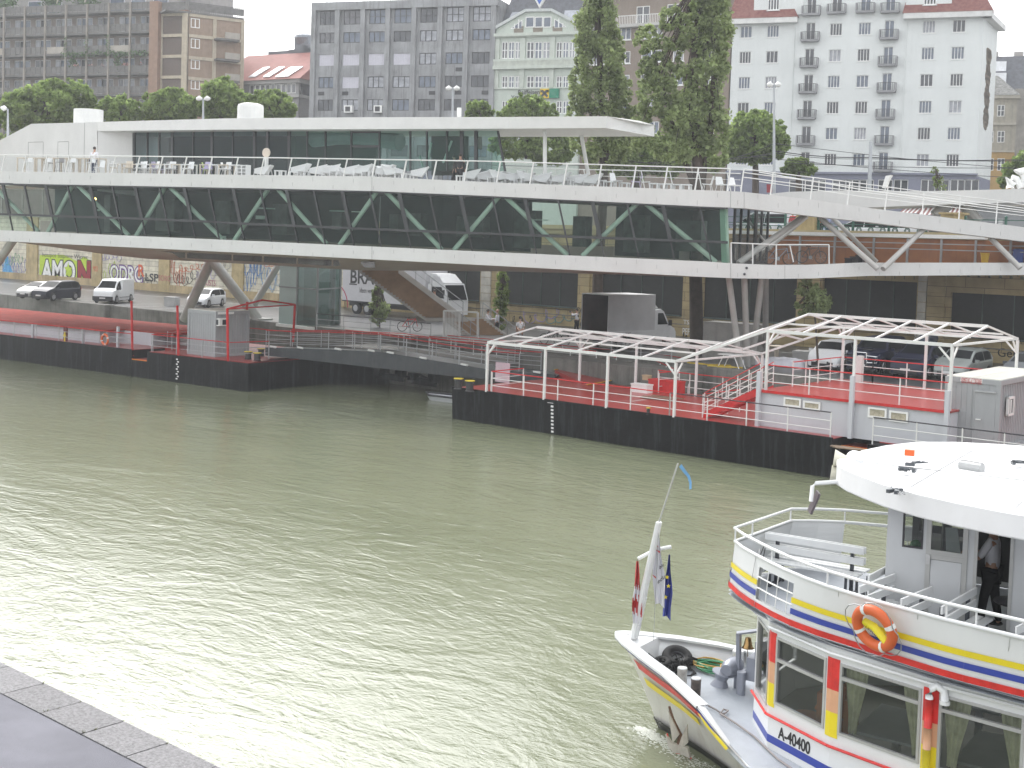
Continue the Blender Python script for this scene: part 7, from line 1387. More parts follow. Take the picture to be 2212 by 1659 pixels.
def person(label,loc,ang,shirt,trous,H=1.76,armL=None,armR=None,apron=None,cap=None,lean=0.0,seated=False,crouch=False,sleeves=True,vest=None,stride=.12,hair=None,beard=False):
 """faces local +x"""
 t=thing('person',label,'person',(0,0,0),None,local=True);s=H/1.76;hip=.92 if not(seated or crouch)else(.48 if seated else .42)
 lx=lean;pel=(0,0,hip);wa=(lx*.3,0,hip+.16);ch=(lx*.75,0,hip+.38);nk=(lx,0,hip+.53);hd0=(lx+.015,0,hip+.62);hd=(lx+.02,0,hip+.74)
 sh=lambda q:(lx*.9,q*.185,hip+.47);armL=armL or((.03,.27,hip+.2),(.08,.26,hip-.03));armR=armR or((.03,-.27,hip+.2),(.08,-.26,hip-.03))
 if seated:legs={1:[(.42,.11,hip+.02),(.45,.12,.08),(.55,.12,.04)],-1:[(.42,-.11,hip+.02),(.45,-.12,.08),(.55,-.12,.04)]}
 elif crouch:legs={1:[(.38,.15,.5),(.05,.14,.08),(.18,.14,.04)],-1:[(.36,-.15,.48),(.05,-.14,.08),(.18,-.14,.04)]}
 else:legs={1:[(stride*.7,.1,.5),(stride,.1,.09),(stride+.13,.11,.04)],-1:[(-stride*.3,-.1,.5),(-stride,-.1,.09),(-stride+.13,-.11,.04)]}
 V=[pel,wa,ch,nk,hd0,hd];E=[(i,i+1)for i in range(5)];Rd=[(.12,.15),(.105,.135),(.12,.165),.055,.065,.098]
 def chain(st,pts,rs):
  a=st
  for p,r in zip(pts,rs):V.append(p);Rd.append(r);E.append((a,len(V)-1));a=len(V)-1
  return a
 for q,am in((1,armL),(-1,armR)):chain(2,[sh(q),am[0],am[1]],[.058,.042,.03])
 for q in(1,-1):chain(0,[(0,q*.095,hip-.06)]+legs[q],[.088,.062,.042,.036])
 sc=lambda pts:[(p[0]*s,p[1]*s,p[2]*s)for p in pts];skinmesh(sc(V),E,[tuple(x*s for x in r)if isinstance(r,tuple)else r*s for r in Rd],'body',skin,t)
 for q,am in((1,armL),(-1,armR)):
  w=np.array(am[1])*s;d=w-np.array(am[0])*s;d/=np.linalg.norm(d);sd=np.cross(d,[1,0,0]if abs(d[0])<.8 else[0,0,1]);sd/=np.linalg.norm(sd);k=MB();nn=np.cross(d,sd);k.hexa([w-sd*.03-nn*.012,w+sd*.03-nn*.012,w+sd*.03+nn*.012,w-sd*.03+nn*.012],[w+d*.09-sd*.04-nn*.012,w+d*.09+sd*.04-nn*.012,w+d*.09+sd*.04+nn*.012,w+d*.09-sd*.04+nn*.012])
  for j,L_f in enumerate((.06,.075,.07,.055)):b=w+d*.085+sd*(-.03+.02*j);k.tube([b,b+d*L_f*.55,b+d*L_f+nn*.02],[.009,.0085,.006],5)
  k.tube([w+d*.03+sd*.035,w+d*.06+sd*.06,w+d*.09+sd*.065],[.011,.01,.007],5);k.build('hand',skin,t,smooth='all')
 V2=[tuple(pel[i]+(0,0,-.02)[i]for i in range(3)),wa,ch,(lx*.95,0,hip+.5)];E2=[(0,1),(1,2),(2,3)];R2=[(.135,.168),(.125,.155),(.135,.18),.075]
 V,E,Rd=V2,E2,R2
 for q,am in((1,armL),(-1,armR)):
  e_=am[0]if not sleeves else tuple(am[0][i]+(am[1][i]-am[0][i])*.75 for i in range(3));chain(2,[sh(q),am[0]]+([e_]if sleeves else[]),[.072,.056,.044])
 so=skinmesh(sc(V),E,[tuple(x*s for x in r)if isinstance(r,tuple)else r*s for r in Rd],'shirt',shirt,t)
 V,E,Rd=[pel],[],[(.135,.165)]
 for q in(1,-1):chain(0,[(0,q*.097,hip-.06)]+legs[q][:2],[.108,.08,.062])
 skinmesh(sc(V),E,[tuple(x*s for x in r)if isinstance(r,tuple)else r*s for r in Rd],'trousers',trous,t)
 for q in(1,-1):a,f=np.array(legs[q][1])*s,np.array(legs[q][2])*s;k=MB();k.ball((a*.45+f*.55)+[0,0,.01],.075,10,6,(1.75,.62,.62));k.build('shoe',plastic,t,smooth='all')
 h=np.array(hd)*s;k=MB();k.ball(h+[-.012,0,.035],.108*s,12,8,(1.0,.86,.92));k.build('hair',hair or hairm,t,smooth='all')
 k=MB();k.ball(h+[.045,0,-.01],.07*s,10,8,(.72,.86,1.25));k.tube([h+[.085,0,.01],h+[.112,0,-.02]],[.01,.014],6)
 for q in(1,-1):k.ball(h+[0,q*.088,-.005],.022,6,5,(.7,.4,1.2))
 k.build('face',skin,t,smooth='all');k=MB()
 for q in(1,-1):k.ball(h+[.092,q*.03,.015],.009,6,4)
 k.tube([h+[.093,-.022,-.052],h+[.096,0,-.054],h+[.093,.022,-.052]],.004,4);k.build('eyes_and_mouth',plastic,t)
 if cap:k=MB();k.lathe(h+[-.01,0,.05],[(.105,0),(.1,.05),(.05,.085)],14);k.prism([h+[.05,-.07,.055],h+[.17,-.05,.045],h+[.17,.05,.045],h+[.05,.07,.055]],(0,0,.01));k.build('cap',cap,t)
 if apron:k=MB();z0,z1=.35,hip+.12;k.hexa([(.13,-.19,z0),(.13,.19,z0),(.17,.19,z0),(.17,-.19,z0)],[(.13,-.14,z1),(.13,.14,z1),(.15,.14,z1),(.15,-.14,z1)]);k.build('apron',apron,t)
 if vest:V,E,Rd=[wa,ch,(lx*.95,0,hip+.49)],[(0,1),(1,2)],[(.14,.17),(.15,.195),.09];skinmesh(sc(V),E,[tuple(x*s for x in r)if isinstance(r,tuple)else r*s for r in Rd],'vest',vest,t)
 t.location=Vector([float(c)for c in loc]);t.rotation_euler=(0,0,ang);return t
shw=M('shirt_white',(.68,.68,.72),.7);shb=M('shirt_navy',(.03,.04,.09),.8);blkc=M('cloth_black',(.018,.018,.022),.85);jean=M('cloth_denim',(.08,.1,.16),.85);apr=M('apron_grey',(.5,.5,.53),.8)
p=at(201,ft(UT,201),77);p[2]=at(201,ft(UT,201),dF(201))[2]-.12;person('person in a white shirt seen from behind leaning on a terrace table',p,R(120),shw,jean,lean=.12)
zt_=at(990,ft(UT,990),dF(990))[2]-.15
p=at(981,360,70.5);p[2]=zt_;person('person in a dark suit facing left at the open pavilion door',p,R(230),M('suit_brown',(.07,.05,.045),.8),blkc)
p=at(994,360,69.5);p[2]=zt_;person('person in a black suit seen from behind at the open pavilion door',p,R(120),blkc,blkc,H=1.78)
person('waiter in a white shirt and grey apron facing right on the landing',onz(1052,728,2.3),R(20),shw,blkc,H=1.84,apron=apr,armR=((.2,-.2,1.15),(.42,-.1,1.12)),armL=((.2,.2,1.15),(.42,.1,1.15)))
person('waiter in a white shirt with dark trousers facing left on the landing',onz(1073,729,2.3),R(205),shw,blkc,H=1.84,armR=((.2,-.2,1.15),(.4,-.1,1.15)),hair=skin)
person('person in a navy top with bare legs standing on the stair landing',at(938,685,84.5),R(250),shb,skin,H=1.8,armL=((.25,.2,1.25),(.3,.02,1.38)),armR=((.2,-.25,1.2),(.3,-.05,1.3)))
person('crouching person in a white top and dark cap on the quay',onz(1124,726,QZ),R(140),shw,skin,crouch=True,cap=blkc,lean=.2,sleeves=False)
pc=person('person in a black vest holding up a camera beside the ochre pier',onz(1245,722,QZ),R(200),shw,blkc,H=1.75,vest=blkc,armL=((.28,.18,1.3),(.36,.04,1.46)),armR=((.28,-.18,1.3),(.36,-.04,1.46)))
k=MB();k.box((.48,0,1.52),(.16,.1,.1));c_=k.build('camera',plastic,None,loc=(0,0,0),label='small black camera held up by the person in the black vest',category='camera');c_.location=pc.location;c_.rotation_euler=pc.rotation_euler
person('person in an orange top on the upper street beside the stone pillar',[ony(1775,480,79)[0],79,SZ-.1],R(200),M('cloth_orange',(.5,.15,.04),.8),blkc)
person('person in a pale shirt on the upper street right of the stone pillar',[ony(1790,480,78)[0],78,SZ-.1],R(20),M('cloth_paleblue',(.35,.4,.6),.8),jean)
person('person in a red top on the upper street left of the stone pillar',[ony(1712,480,80)[0],80,SZ-.1],R(160),M('cloth_red',(.45,.03,.04),.8),jean)
# ================================================================ excursion boat in the foreground
BO=np.array([-12.62,19.07,0.0]);BA=np.array([.9908,.1356,0]);BB=np.array([-.1356,.9908,0])
def bp(a,b,z):return BO+BA*a+BB*b+UP*z
BAN=math.atan2(BA[1],BA[0]);bm=Matrix.Rotation(BAN,3,'Z')
def bon(u,v,b):
 p=onp(u,v,BO+BB*b,BB);d=p-BO;return float(d@BA),b,float(d[2])
bwh=M('boat_white',(.70,.71,.71),.3,var=.04,scale=.7,coat=.2,streak=.08,dirt=(.5,.48,.42));bgr=M('boat_deck_grey',(.40,.43,.47),.28,var=.08,scale=3,bump=.25,bscale=60);bhull=M('boat_hull_white',(.60,.59,.55),.35,var=.1,scale=.6,streak=.5,dirt=(.30,.25,.18),bump=.15,bscale=2);antif=M('hull_bottom',(.02,.02,.022),.4)
syel,sblu,sred=M('stripe_yellow',(.74,.60,.02),.4,var=.05),M('stripe_blue',(.035,.06,.33),.4,var=.1),M('stripe_red',(.62,.03,.025),.45,var=.2,scale=5);peach=M('stripe_peach',(.62,.34,.20),.4)
alu=M('aluminium',(.50,.50,.50),.3,.5);BT=thing('excursion_boat','white excursion boat with yellow, blue and red stripes, cut off by the right edge','boat',bp(2,0,0))
def loft(k,rows,closed_ends=False):
 m=len(rows[0]);vs=[p for r in rows for p in r];k.add(vs,[(i*m+j,i*m+j+1,(i+1)*m+j+1,(i+1)*m+j)for i in range(len(rows)-1)for j in range(m-1)]);return k
# hull: stations (a_top, half width, z_top, a_wl, half width at waterline)
pw_=lambda a:lin([-1,1.2],[.55,.75],a)
cb=lambda a:lin([-1,-.3,.4,1.2,2.2],[0,.1,.2,.12,0],a)
ST=[(-.95,.0,1.54,-.02,.0),(-.86,.17,1.52,.05,.04),(-.6,.42,1.48,.25,.12),(-.1,.78,1.40,.6,.32),(.5,1.13,1.30,1.1,.6),(1.0,1.42,1.22,1.55,.9),(1.45,1.70,1.16,2.0,1.22),(2.0,2.1,1.02,2.5,1.55),(2.77,2.72,.9,3.2,2.0),(4.0,3.15,.88,4.2,2.5),(6.0,3.42,.88,6.0,2.95),(9.5,3.55,.88,9.5,3.2),(16,3.5,.88,16,3.2)]
for s in(-1,1):
 k=MB();rows=[]
 for at_,w,z,aw_,ww in ST:
  r=[]
  for f in(0,.12,.3,.55,.8,1):fl_=f**.8;r.append(bp(at_+(aw_-at_)*fl_,s*(w+(ww-w)*f**pw_(at_))+cb(at_)*(1-f),z*(1-f)))
  rows.append(r if s<0 else r[::-1])
 loft(k,rows);k.build('hull',bhull,BT,smooth='all');k=MB();rows=[]
 for at_,w,z,aw_,ww in ST:r=[bp(aw_+(at_-aw_)*.12-.004,s*(ww+(w-ww)*.2+.012),.3 if at_>2 else .18),bp(aw_,s*(ww+.01),0),bp(aw_+.1,s*(ww*.97),-.4)];rows.append(r if s<0 else r[::-1])
 loft(k,rows);k.build('hull_bottom',antif,BT,smooth='all')
# foredeck and side decks
k=MB();dz_=lambda a:lin([-1,1.0,2.0,3],[1.08,1.02,.9,.87],a)
def hullat(st,z_):
 a_,w,z,aw_,ww=st;f=max(0,1-z_/z);return a_+(aw_-a_)*f**.8,w+(ww-w)*f**pw_(a_)-.03,cb(a_)*(1-f)
dk=[]
for st in ST[1:]:q_=hullat(st,min(dz_(st[0]),st[2]-.001));dk.append((q_[0],max(.02,q_[1])))
for(a0,w0),(a1,w1)in zip(dk[:-1],dk[1:]):k.quad(bp(a0,cb(a0)-w0,dz_(a0)),bp(a1,cb(a1)-w1,dz_(a1)),bp(a1,cb(a1)+w1,dz_(a1)),bp(a0,cb(a0)+w0,dz_(a0)))
k.build('deck',bgr,BT)
for s in(-1,1):
 k=MB();seg=ST[:7]
 rows=[[bp(a+(.1 if i==0 else .02),s*max(0,w-.08)+cb(a),z)]+[bp(h_[0]+.04,s*max(0,h_[1]-.04)+h_[2],zz)for zz in(z*.6+dz_(a)*.4,dz_(a)-.02)for h_ in(hullat(seg[i],zz),)]for i,(a,w,z,_,_)in enumerate(seg)];loft(k,rows);k.build('bulwark_inside',bwh,BT)
 k=MB();rows=[[bp(a-.03,s*(w+.02)+cb(a),z+.0),bp(a-.02,s*(w+.02)+cb(a),z+.04),bp(a+.1,s*max(0,w-.17)+cb(a),z+.04),bp(a+.1,s*max(0,w-.17)+cb(a),z)]for(a,w,z,_,_)in seg];loft(k,rows);a,w,z=seg[-1][:3];w+=s*cb(a);k.hexa([bp(a,s*(w-.17),z-.0),bp(a,s*(w+.02),z-.0),bp(a+.75,s*(w+.55),.88),bp(a+.7,s*(w+.4),.88)],[bp(a,s*(w-.17),z+.04),bp(a,s*(w+.02),z+.04),bp(a+.8,s*(w+.55),.9),bp(a+.75,s*(w+.4),.9)]);k.build('cap_rail',bwh,BT)
k=MB();k.add([bp(-.96,0,1.575),bp(-.85,-.15,1.56),bp(-.6,-.33,1.52),bp(-.33,-.48,1.475),bp(-.33,.70,1.475),bp(-.6,.44,1.52),bp(-.85,.19,1.56)],[(0,1,2,3,4,5,6)]);k.add([bp(-.22,-.26,1.07),bp(-.22,.48,1.07),bp(-.33,.70,1.475),bp(-.33,-.48,1.475)],[(0,1,2,3)]);k.build('bow_plate',bwh,BT)
for s in(-1,1):
 for m_,f0,f1,n_ in((sblu,.0,.08,8),(sred,.15,.27,7),(syel,.36,.46,6)):
  k=MB();rows=[]
  for i,(at_,w,z,aw_,ww)in enumerate(ST[(0 if m_ is sblu else 2):n_]):
   q=[]
   for f in(f0,(f0+f1)/2,f1):q.append(bp(at_+(aw_-at_)*f**.8-.02,s*(w+(ww-w)*f**pw_(at_)+.03)+cb(at_)*(1-f),z*(1-f)-(0.01 if f==0 else 0)))
   rows.append(q if s<0 else q[::-1])
  loft(k,rows);k.build('bow_stripe',m_,BT)
 k=MB();k.tube([bp(a,s*(w+.02),.84)for a,w in dk[6:]],.05,8);k.build('rub_rail',bgr,BT)
 k=MB();k.prism([bp(1.5,s*1.70,1.12),bp(2.3,s*2.32,.93),bp(2.25,s*2.28,.88),bp(1.7,s*1.84,1.0)],BB*s*.02);k.build('yellow_wedge',syel,BT)
# saloon
SC_=[(2.14,-.95),(2.72,-1.78),(3.93,-2.44),(5.45,-2.86),(6.85,-3.07),(8.3,-3.2),(10,-3.25),(16,-3.25)]
def facet(i):(a0,b0),(a1,b1)=SC_[i],SC_[i+1];return Fac(bp(a0,b0,0),bp(a1,b1,0))
glb=glass('glass_boat',(.72,.75,.73),.03,.86,(.13,.145,.14));salin=M('saloon_interior',(.30,.30,.28),.7);salfl=M('saloon_floor',(.16,.15,.13),.6)
walls=MB();zs0,zs1,zw0,zw1=.87,2.92,1.62,2.68
for i in range(len(SC_)-1):
 F=facet(i);m_=.13;h=[(m_,F.L-m_,zw0 if i else 1.5,zw1)];F.wall(walls,0,F.L,zs0,zs1,h,.06)
 k=MB();
 for q in((m_,F.L-m_,h[0][2],h[0][2]+.04),(m_,F.L-m_,zw1-.04,zw1),(m_,m_+.04,h[0][2]+.04,zw1-.04),(F.L-m_-.04,F.L-m_,h[0][2]+.04,zw1-.04)):F.box(k,*q,-.03,.02)
 if i:F.box(k,m_+.04,F.L-m_-.04,2.3 if i==1 else 2.44,2.35 if i==1 else 2.49,-.028,.025)
 wf=k.build('window_frame',alu,BT);k=MB();k.quad(F.P(m_+.02,h[0][2]+.02,-.025),F.P(F.L-m_-.02,h[0][2]+.02,-.025),F.P(F.L-m_-.02,zw1-.02,-.025),F.P(m_+.02,zw1-.02,-.025));k.build('pane',glb,wf)
 for nm,za,zb_,mm in(('blue_band',.98,1.10,sblu),):k=MB();F.box(k,.0,F.L,za,zb_,.002,.006);k.build(nm,mm,BT)
 k=MB();k.tube([F.P(0,1.42,.045),F.P(F.L,1.42,.045)],.022,6);k.build('red_rail',sred,BT)
 if i>=1:
  for mm,za,zb_ in((sred,2.25,2.72),(peach,1.92,2.249),(syel,1.55,1.919)):k=MB();F.box(k,-.0,.125,za,zb_,.003,.01);(F.box(k,F.L-.0,F.L,za,zb_,.003,.01)if False else None);k.build('colour_pillar',mm,BT)
  F0=facet(i-1)
  for mm,za,zb_ in((sred,2.25,2.72),(peach,1.92,2.249),(syel,1.55,1.919)):k=MB();F0.box(k,F0.L-.1,F0.L-.0,za,zb_,.003,.01);k.build('colour_pillar',mm,BT)
FR_=Fac(bp(2.14,.95,0),bp(2.14,-.95,0));FR_.wall(walls,0,FR_.L,zs0,zs1,[(.12,FR_.L-.12,1.5,zw1)],.06)
for i in range(len(SC_)-1):(a0,b0),(a1,b1)=SC_[i],SC_[i+1];F=Fac(bp(a1,-b1,0),bp(a0,-b0,0));F.wall(walls,0,F.L,zs0,zs1,[(.13,F.L-.13,1.6,zw1)],.06);k=MB();k.quad(F.P(.15,1.62,-.02),F.P(F.L-.15,1.62,-.02),F.P(F.L-.15,zw1,-.02),F.P(.15,zw1,-.02));k.build('far_window',glb,BT)
k=MB();k.quad(FR_.P(.14,1.52,-.02),FR_.P(FR_.L-.14,1.52,-.02),FR_.P(FR_.L-.14,zw1,-.02),FR_.P(.14,zw1,-.02));k.build('front_window',glb,BT)
walls.build('saloon_wall',bwh,BT)
F1b,F2b=facet(1),facet(2)
(s0,z1),(s1,z0)=F1b.sz(1682,1572),F1b.sz(1750,1628);k=MB();V_,Fc_=textmesh('A-40400',1,.003,.02);V_=np.array(V_);lo,hi=V_.min(0),V_.max(0);hgt=.19;wdt=s1-s0;zc_=1.12
k.add([F1b.P(s0+(x-lo[0])/(hi[0]-lo[0])*wdt,zc_+(y-lo[1])/(hi[1]-lo[1])*hgt,.006+zz)for x,y,zz in V_],Fc_);k.build('registration_lettering',plastic,BT)
k=MB();fl__=[bp(a+.05,b+.05,.95)for a,b in SC_]+[bp(a+.05,-b-.05,.95)for a,b in SC_[::-1]];k.add(fl__,[tuple(range(len(fl__)))]);k.build('saloon_floor',salfl,BT)
# seats and tables visible through the panes
seat=M('seat_orange',(.42,.13,.04),.7);tbl=M('table_grey',(.3,.31,.32),.3);cur=M('curtain_check',(.62,.62,.45),.8,var=.25,scale=6)
for a,b in((3.3,-1.6),(3.75,-1.7),(3.5,-1.1)):k=MB();k.ball(bp(a,b,1.45),.28,12,8,(1,.8,.25));k.box(bp(a+.25,b,1.7),(.08,.5,.5),BAN);k.build('saloon_seat',seat,BT,smooth=True)
for a,b in((4.7,-1.7),(6.2,-1.9),(7.6,-1.9),(5.4,.4)):k=MB();k.box(bp(a,b,1.68),(.9,1.4,.04),BAN);k.box(bp(a,b,1.3),(.1,.1,.7),BAN);k.build('saloon_table',tbl,BT)
for F,s_ in((F2b,.35),(F2b,F2b.L-.3),(facet(3),.35),(facet(3),facet(3).L-.3),(facet(4),.3)):
 k=MB();n=14;rows=[]
 for j in range(9):f=j/8;w=.16*(1-.75*math.sin(f*math.pi*.5)**2)+.03;rows.append([F.P(s_+(i/n*2-1)*w+(.06*f if s_<1 else-.06*f)*-1,2.66-f*1.0,-.12-.03*math.sin(i*1.6))for i in range(n+1)])
 loft(k,rows);k.build('curtain',cur,BT,smooth='all')
F3b=facet(3);g=F3b.P(.02,0,.09)
for z0_,z1_,mm in((1.0,1.9,syel),(1.901,2.2,peach),(2.201,2.6,sred)):k=MB();k.tube([g+UP*z0_,g+UP*z1_],.055,10);k.build('vent_pipe_section',mm,BT,smooth='all')
k=MB();k.tube([g+UP*2.602,g+UP*2.64,g+UP*2.75+BA*.03,g+UP*2.8+BA*.1,g+UP*2.75+BA*.19,g+UP*2.62+BA*.21],.055,10);k.build('vent_pipe',bwh,BT,smooth='all');k=MB();k.tube([g+UP*2.62+BA*.21,g+UP*2.57+BA*.21],.07,10);k.build('pipe_collar',bwh,BT)
# upper deck: flared striped bulwark
TOPL=[(1.66,-.86),(1.95,-1.2),(2.34,-1.55),(2.7,-1.86),(3.06,-2.14),(3.45,-2.4),(3.85,-2.62),(4.7,-2.96),(5.7,-3.24),(6.8,-3.45),(9,-3.65),(16,-3.7)]
BOTL=[(1.56,-.82),(1.9,-1.2),(2.3,-1.56),(2.75,-1.92),(3.21,-2.22),(3.7,-2.43),(4.31,-2.63),(5,-2.87),(5.65,-3.08),(6.73,-3.3),(9,-3.5),(16,-3.55)]
zB=lambda a:lin([1.5,2.2,16],[3.05,3.0,3.0],a);zT=3.80
FT_=[(1.80,1.30),(2.2,1.65),(2.6,1.88),(3.35,2.12),(5.2,2.9),(9,3.3),(16,3.4)];FBt=[(1.68,1.2),(2.1,1.5),(2.6,1.7),(3.35,1.95),(5.2,2.6),(9,3.0),(16,3.1)]
ring_t=[bp(a,b,zT)for a,b in TOPL[::-1]]+[bp(a,b,zT)for a,b in FT_];ring_b=[bp(a,b,zB(a))for a,b in BOTL[::-1]]+[bp(a,b,zB(a))for a,b in FBt]
def band(f0,f1,off,i0=0,i1=None,T=ring_t,B=ring_b):
 k=MB();n=len(T);i1=n if i1 is None else i1;rows=[];nv=max(1,int((f1-f0)*9))
 for i in range(i0,i1):
  a_,b_=np.array(T[max(0,i-1)]),np.array(T[min(n-1,i+1)]);d=b_-a_;nrm=np.array([-d[1],d[0],0]);nrm/=np.linalg.norm(nrm);nrm=-nrm if np.dot(nrm,bp(6,0,0)-T[i])>0 else nrm
  rows.append([B[i]+(T[i]-B[i])*(f0+(f1-f0)*j/nv)+nrm*off for j in range(nv+1)])
 loft(k,rows);return k
nN=len(TOPL)
# opening with grille in the near bulwark between a 2.62 and 3.5
def holef(i):return nN-1-i
A0,A1=2.42,3.22
def sub(T,B,a0,a1,n=8):
 out_t,out_b=[],[]
 for f in np.linspace(a0,a1,n):out_t.append(bp(f,lin([p[0]for p in TOPL],[p[1]for p in TOPL],f),zT));fb=f-.02;out_b.append(bp(fb-.05,lin([p[0]for p in BOTL],[p[1]for p in BOTL],fb-.05),zB(fb)))
 return out_t,out_b
segs=[(1.66,A0,10),(A1,6,22),(6,16,8)]
for a0,a1,n in segs:
 T,B=sub(TOPL,BOTL,a0,a1,n)
 for f0,f1,m_,off in((0,1,bwh,0),(.0,.12,sred,.02),(.23,.345,sblu,.02),(.45,.56,syel,.02)):k=band(f0,f1,off,T=T,B=B);k.build('bulwark' if m_ is bwh else 'stripe',m_,BT,smooth='all' if m_ is bwh else False)
 k=band(0,1,-.05,T=T,B=B);k.build('bulwark_inside',bwh,BT)
T,B=sub(TOPL,BOTL,A0,A1,8)
for f0,f1,m_,off in((0,.17,bwh,0),(.82,1,bwh,0),(0,.11,sred,.012),(0,.17,bwh,-.05),(.82,1,bwh,-.05)):k=band(f0,f1,off,T=T,B=B);k.build('bulwark' if m_ is bwh else 'stripe',m_,BT)
k=MB();
for f in(.40,.62):k.tube([B[i]+(T[i]-B[i])*f for i in range(8)],.013,6)
for i in(2,4,6):k.tube([B[i]+(T[i]-B[i])*.17,B[i]+(T[i]-B[i])*.82],.008,5)
k.build('opening_grille',whitef,BT)
# front and far side bulwark
Tf=[bp(*TOPL[0],zT)]+[bp(a,b,zT)for a,b in FT_];Bf=[bp(*BOTL[0],3.05)]+[bp(a,b,zB(a))for a,b in FBt]
for f0,f1,m_,off in((0,1,bwh,0),(0,1,bwh,-.05),(.0,.11,sred,.012),(.22,.34,sblu,.012),(.44,.55,syel,.012)):
 for i0,i1 in((0,4),):k=band(f0,f1,off,i0,i1,T=Tf,B=Bf);k.build('bulwark' if m_ is bwh else 'stripe',m_,BT)
# far side beyond a 3.35 has a barred opening then continues
pF=lambda a,f,o=0:bp(a,lin([p[0]for p in FT_],[p[1]for p in FT_],a)*f+lin([p[0]for p in FBt],[p[1]for p in FBt],a)*(1-f)+o,zB(a)+(zT-zB(a))*f)
for lo_,hi_,a0,a1 in((0,.12,3.35,4.3),(.72,1,3.35,4.3),(0,1,4.3,16)):k=MB();k.hexa([pF(a0,lo_),pF(a1,lo_),pF(a1,lo_,.04),pF(a0,lo_,.04)],[pF(a0,hi_),pF(a1,hi_),pF(a1,hi_,.04),pF(a0,hi_,.04)]);k.build('bulwark',bwh,BT)
k=MB()
for f in(.32,.52):k.tube([pF(3.35,f),pF(4.3,f)],.012,5)
for a in(3.65,3.95):k.tube([pF(a,.12),pF(a,.72)],.01,5)
k.build('opening_grille',whitef,BT)
def trail(pts,z,r,name):k=MB();k.tube([bp(a,b,z)for a,b in pts],r,8);return k.build(name,bwh,BT,smooth='all')
trail(TOPL[::-1]+FT_,zT+.01,.03,'bulwark_cap');hr=trail([(a-(.02 if i==0 else 0),b)for i,(a,b)in enumerate(TOPL)][::-1]+FT_,4.03,.026,'handrail')
for a,b in[TOPL[0],TOPL[3],TOPL[6],TOPL[8],(6.1,-3.31),(7.2,-3.5),FT_[0],FT_[2],FT_[3],(4.3,2.5),(1.73,-.3)]:k=MB();k.tube([bp(a,b,zT),bp(a,b,4.02)],.014,6);k.build('handrail_post',bwh,hr)
dkp_=[bp(a,b,2.97)for a,b in BOTL]+[bp(a,b,2.97)for a,b in FBt[::-1]];k=MB();k.add(dkp_,[tuple(range(len(dkp_)))]);k.add([p-UP*.06 for p in dkp_],[tuple(reversed(range(len(dkp_))))]);k.build('upper_deck',bgr,BT)
k=MB();F=None
for i in range(1,6):(a0,b0),(a1,b1)=SC_[i],SC_[i+1];k.tube([bp(a0-.03,b0-.05,2.80),bp(a1-.03,b1-.05,2.80)],.025,6)
k.build('gutter_pipe',bwh,BT);k=MB();k.bar(bp(2.1,-.9,2.75),bp(2.75,-1.85,2.9),.1);k.build('bracket',bwh,BT)
# benches
blk2=M('bench_leg',(.04,.045,.055),.5)
def bench(p0,p1,double=True):
 p0,p1=np.array(p0,float),np.array(p1,float);d=p1-p0;L=np.linalg.norm(d);e=d/L;s=np.array([-e[1],e[0],0]);z0=2.97
 for q in((1,-1)if double else(-1,)):
  k=MB()
  for j in range(2):k.bar(p0+s*q*(.12+.14*j)+UP*(z0+.43),p1+s*q*(.12+.14*j)+UP*(z0+.43),.12,.03)
  k.build('bench_seat',bwh,BT);k=MB()
  for z in(.62,.80):k.bar(p0+s*q*(.035+.02)+UP*(z0+z),p1+s*q*.055+UP*(z0+z),.03,.11)
  k.build('bench_back',bwh,BT)
 for f in((.12,.88)if L>1.2 else(.2,.8)):
  c=p0+d*f;k=MB()
  k.bar(c+UP*z0,c+UP*(z0+.8),.05,.05)
  for q in((1,-1)if double else(-1,)):k.bar(c+s*q*.3+UP*z0,c+s*q*.28+UP*(z0+.41),.035);k.bar(c+s*q*.3+UP*(z0+.41),c+UP*(z0+.41),.035)
  k.bar(c-s*.3+UP*(z0+.03),c+s*.3+UP*(z0+.03),.05,.04);k.build('bench_leg',blk2,BT)
q0,q1=onz(1656,1150,3.82),onz(1869,1184,3.82);bench([q0[0],q0[1],0],[q1[0],q1[1],0])
for(u0,v0),(u1,v1)in(((1868,1259),(1930,1226)),((1848,1283),(1925,1255)),((1938,1311),(2004,1283)),((2025,1328),(2100,1285)),((2185,1372),(2240,1345))):q0,q1=onz(u0,v0,3.7),onz(u1,v1,3.7);bench([q0[0],q0[1],0],[q1[0],q1[1],0],False)
k=MB();k.cyl(onz(1928,1290,3.3),.14,.3,14);k.build('deck_bin',alu,BT)
# wheelhouse
wg=M('wheelhouse_grey',(.47,.48,.49),.45,var=.03);WB=-1.25;w0,w1=(4.28,WB),(9.0,WB+.45);FWh=Fac(bp(*w0,0),bp(*w1,0));Fnt=Fac(bp(3.65,1.0,0),bp(*w0,0));wz0,wz1=2.98,5.0
sd1,sd2,so1,so2=[FWh.sz(u,1200)[0]for u in(2000,2090,2104,2190)];win=FWh.sz(1950,1150)[0],sd1-.05;zwb=FWh.sz(1980,1185)[1]
k=MB();FWh.wall(k,0,FWh.L,wz0,wz1,[(max(.12,win[0]),win[1],zwb,4.86),(sd1,sd2,zwb-.05,4.84),(so1,so2,wz0,4.86)],.05)
Fnt.wall(k,0,Fnt.L,wz0,wz1,[(.1,Fnt.L-.1,3.9,4.86)],.05);k.quad(bp(3.65,1.0,wz0),bp(3.9,2.2,wz0),bp(3.9,2.2,wz1),bp(3.65,1.0,wz1))if False else None
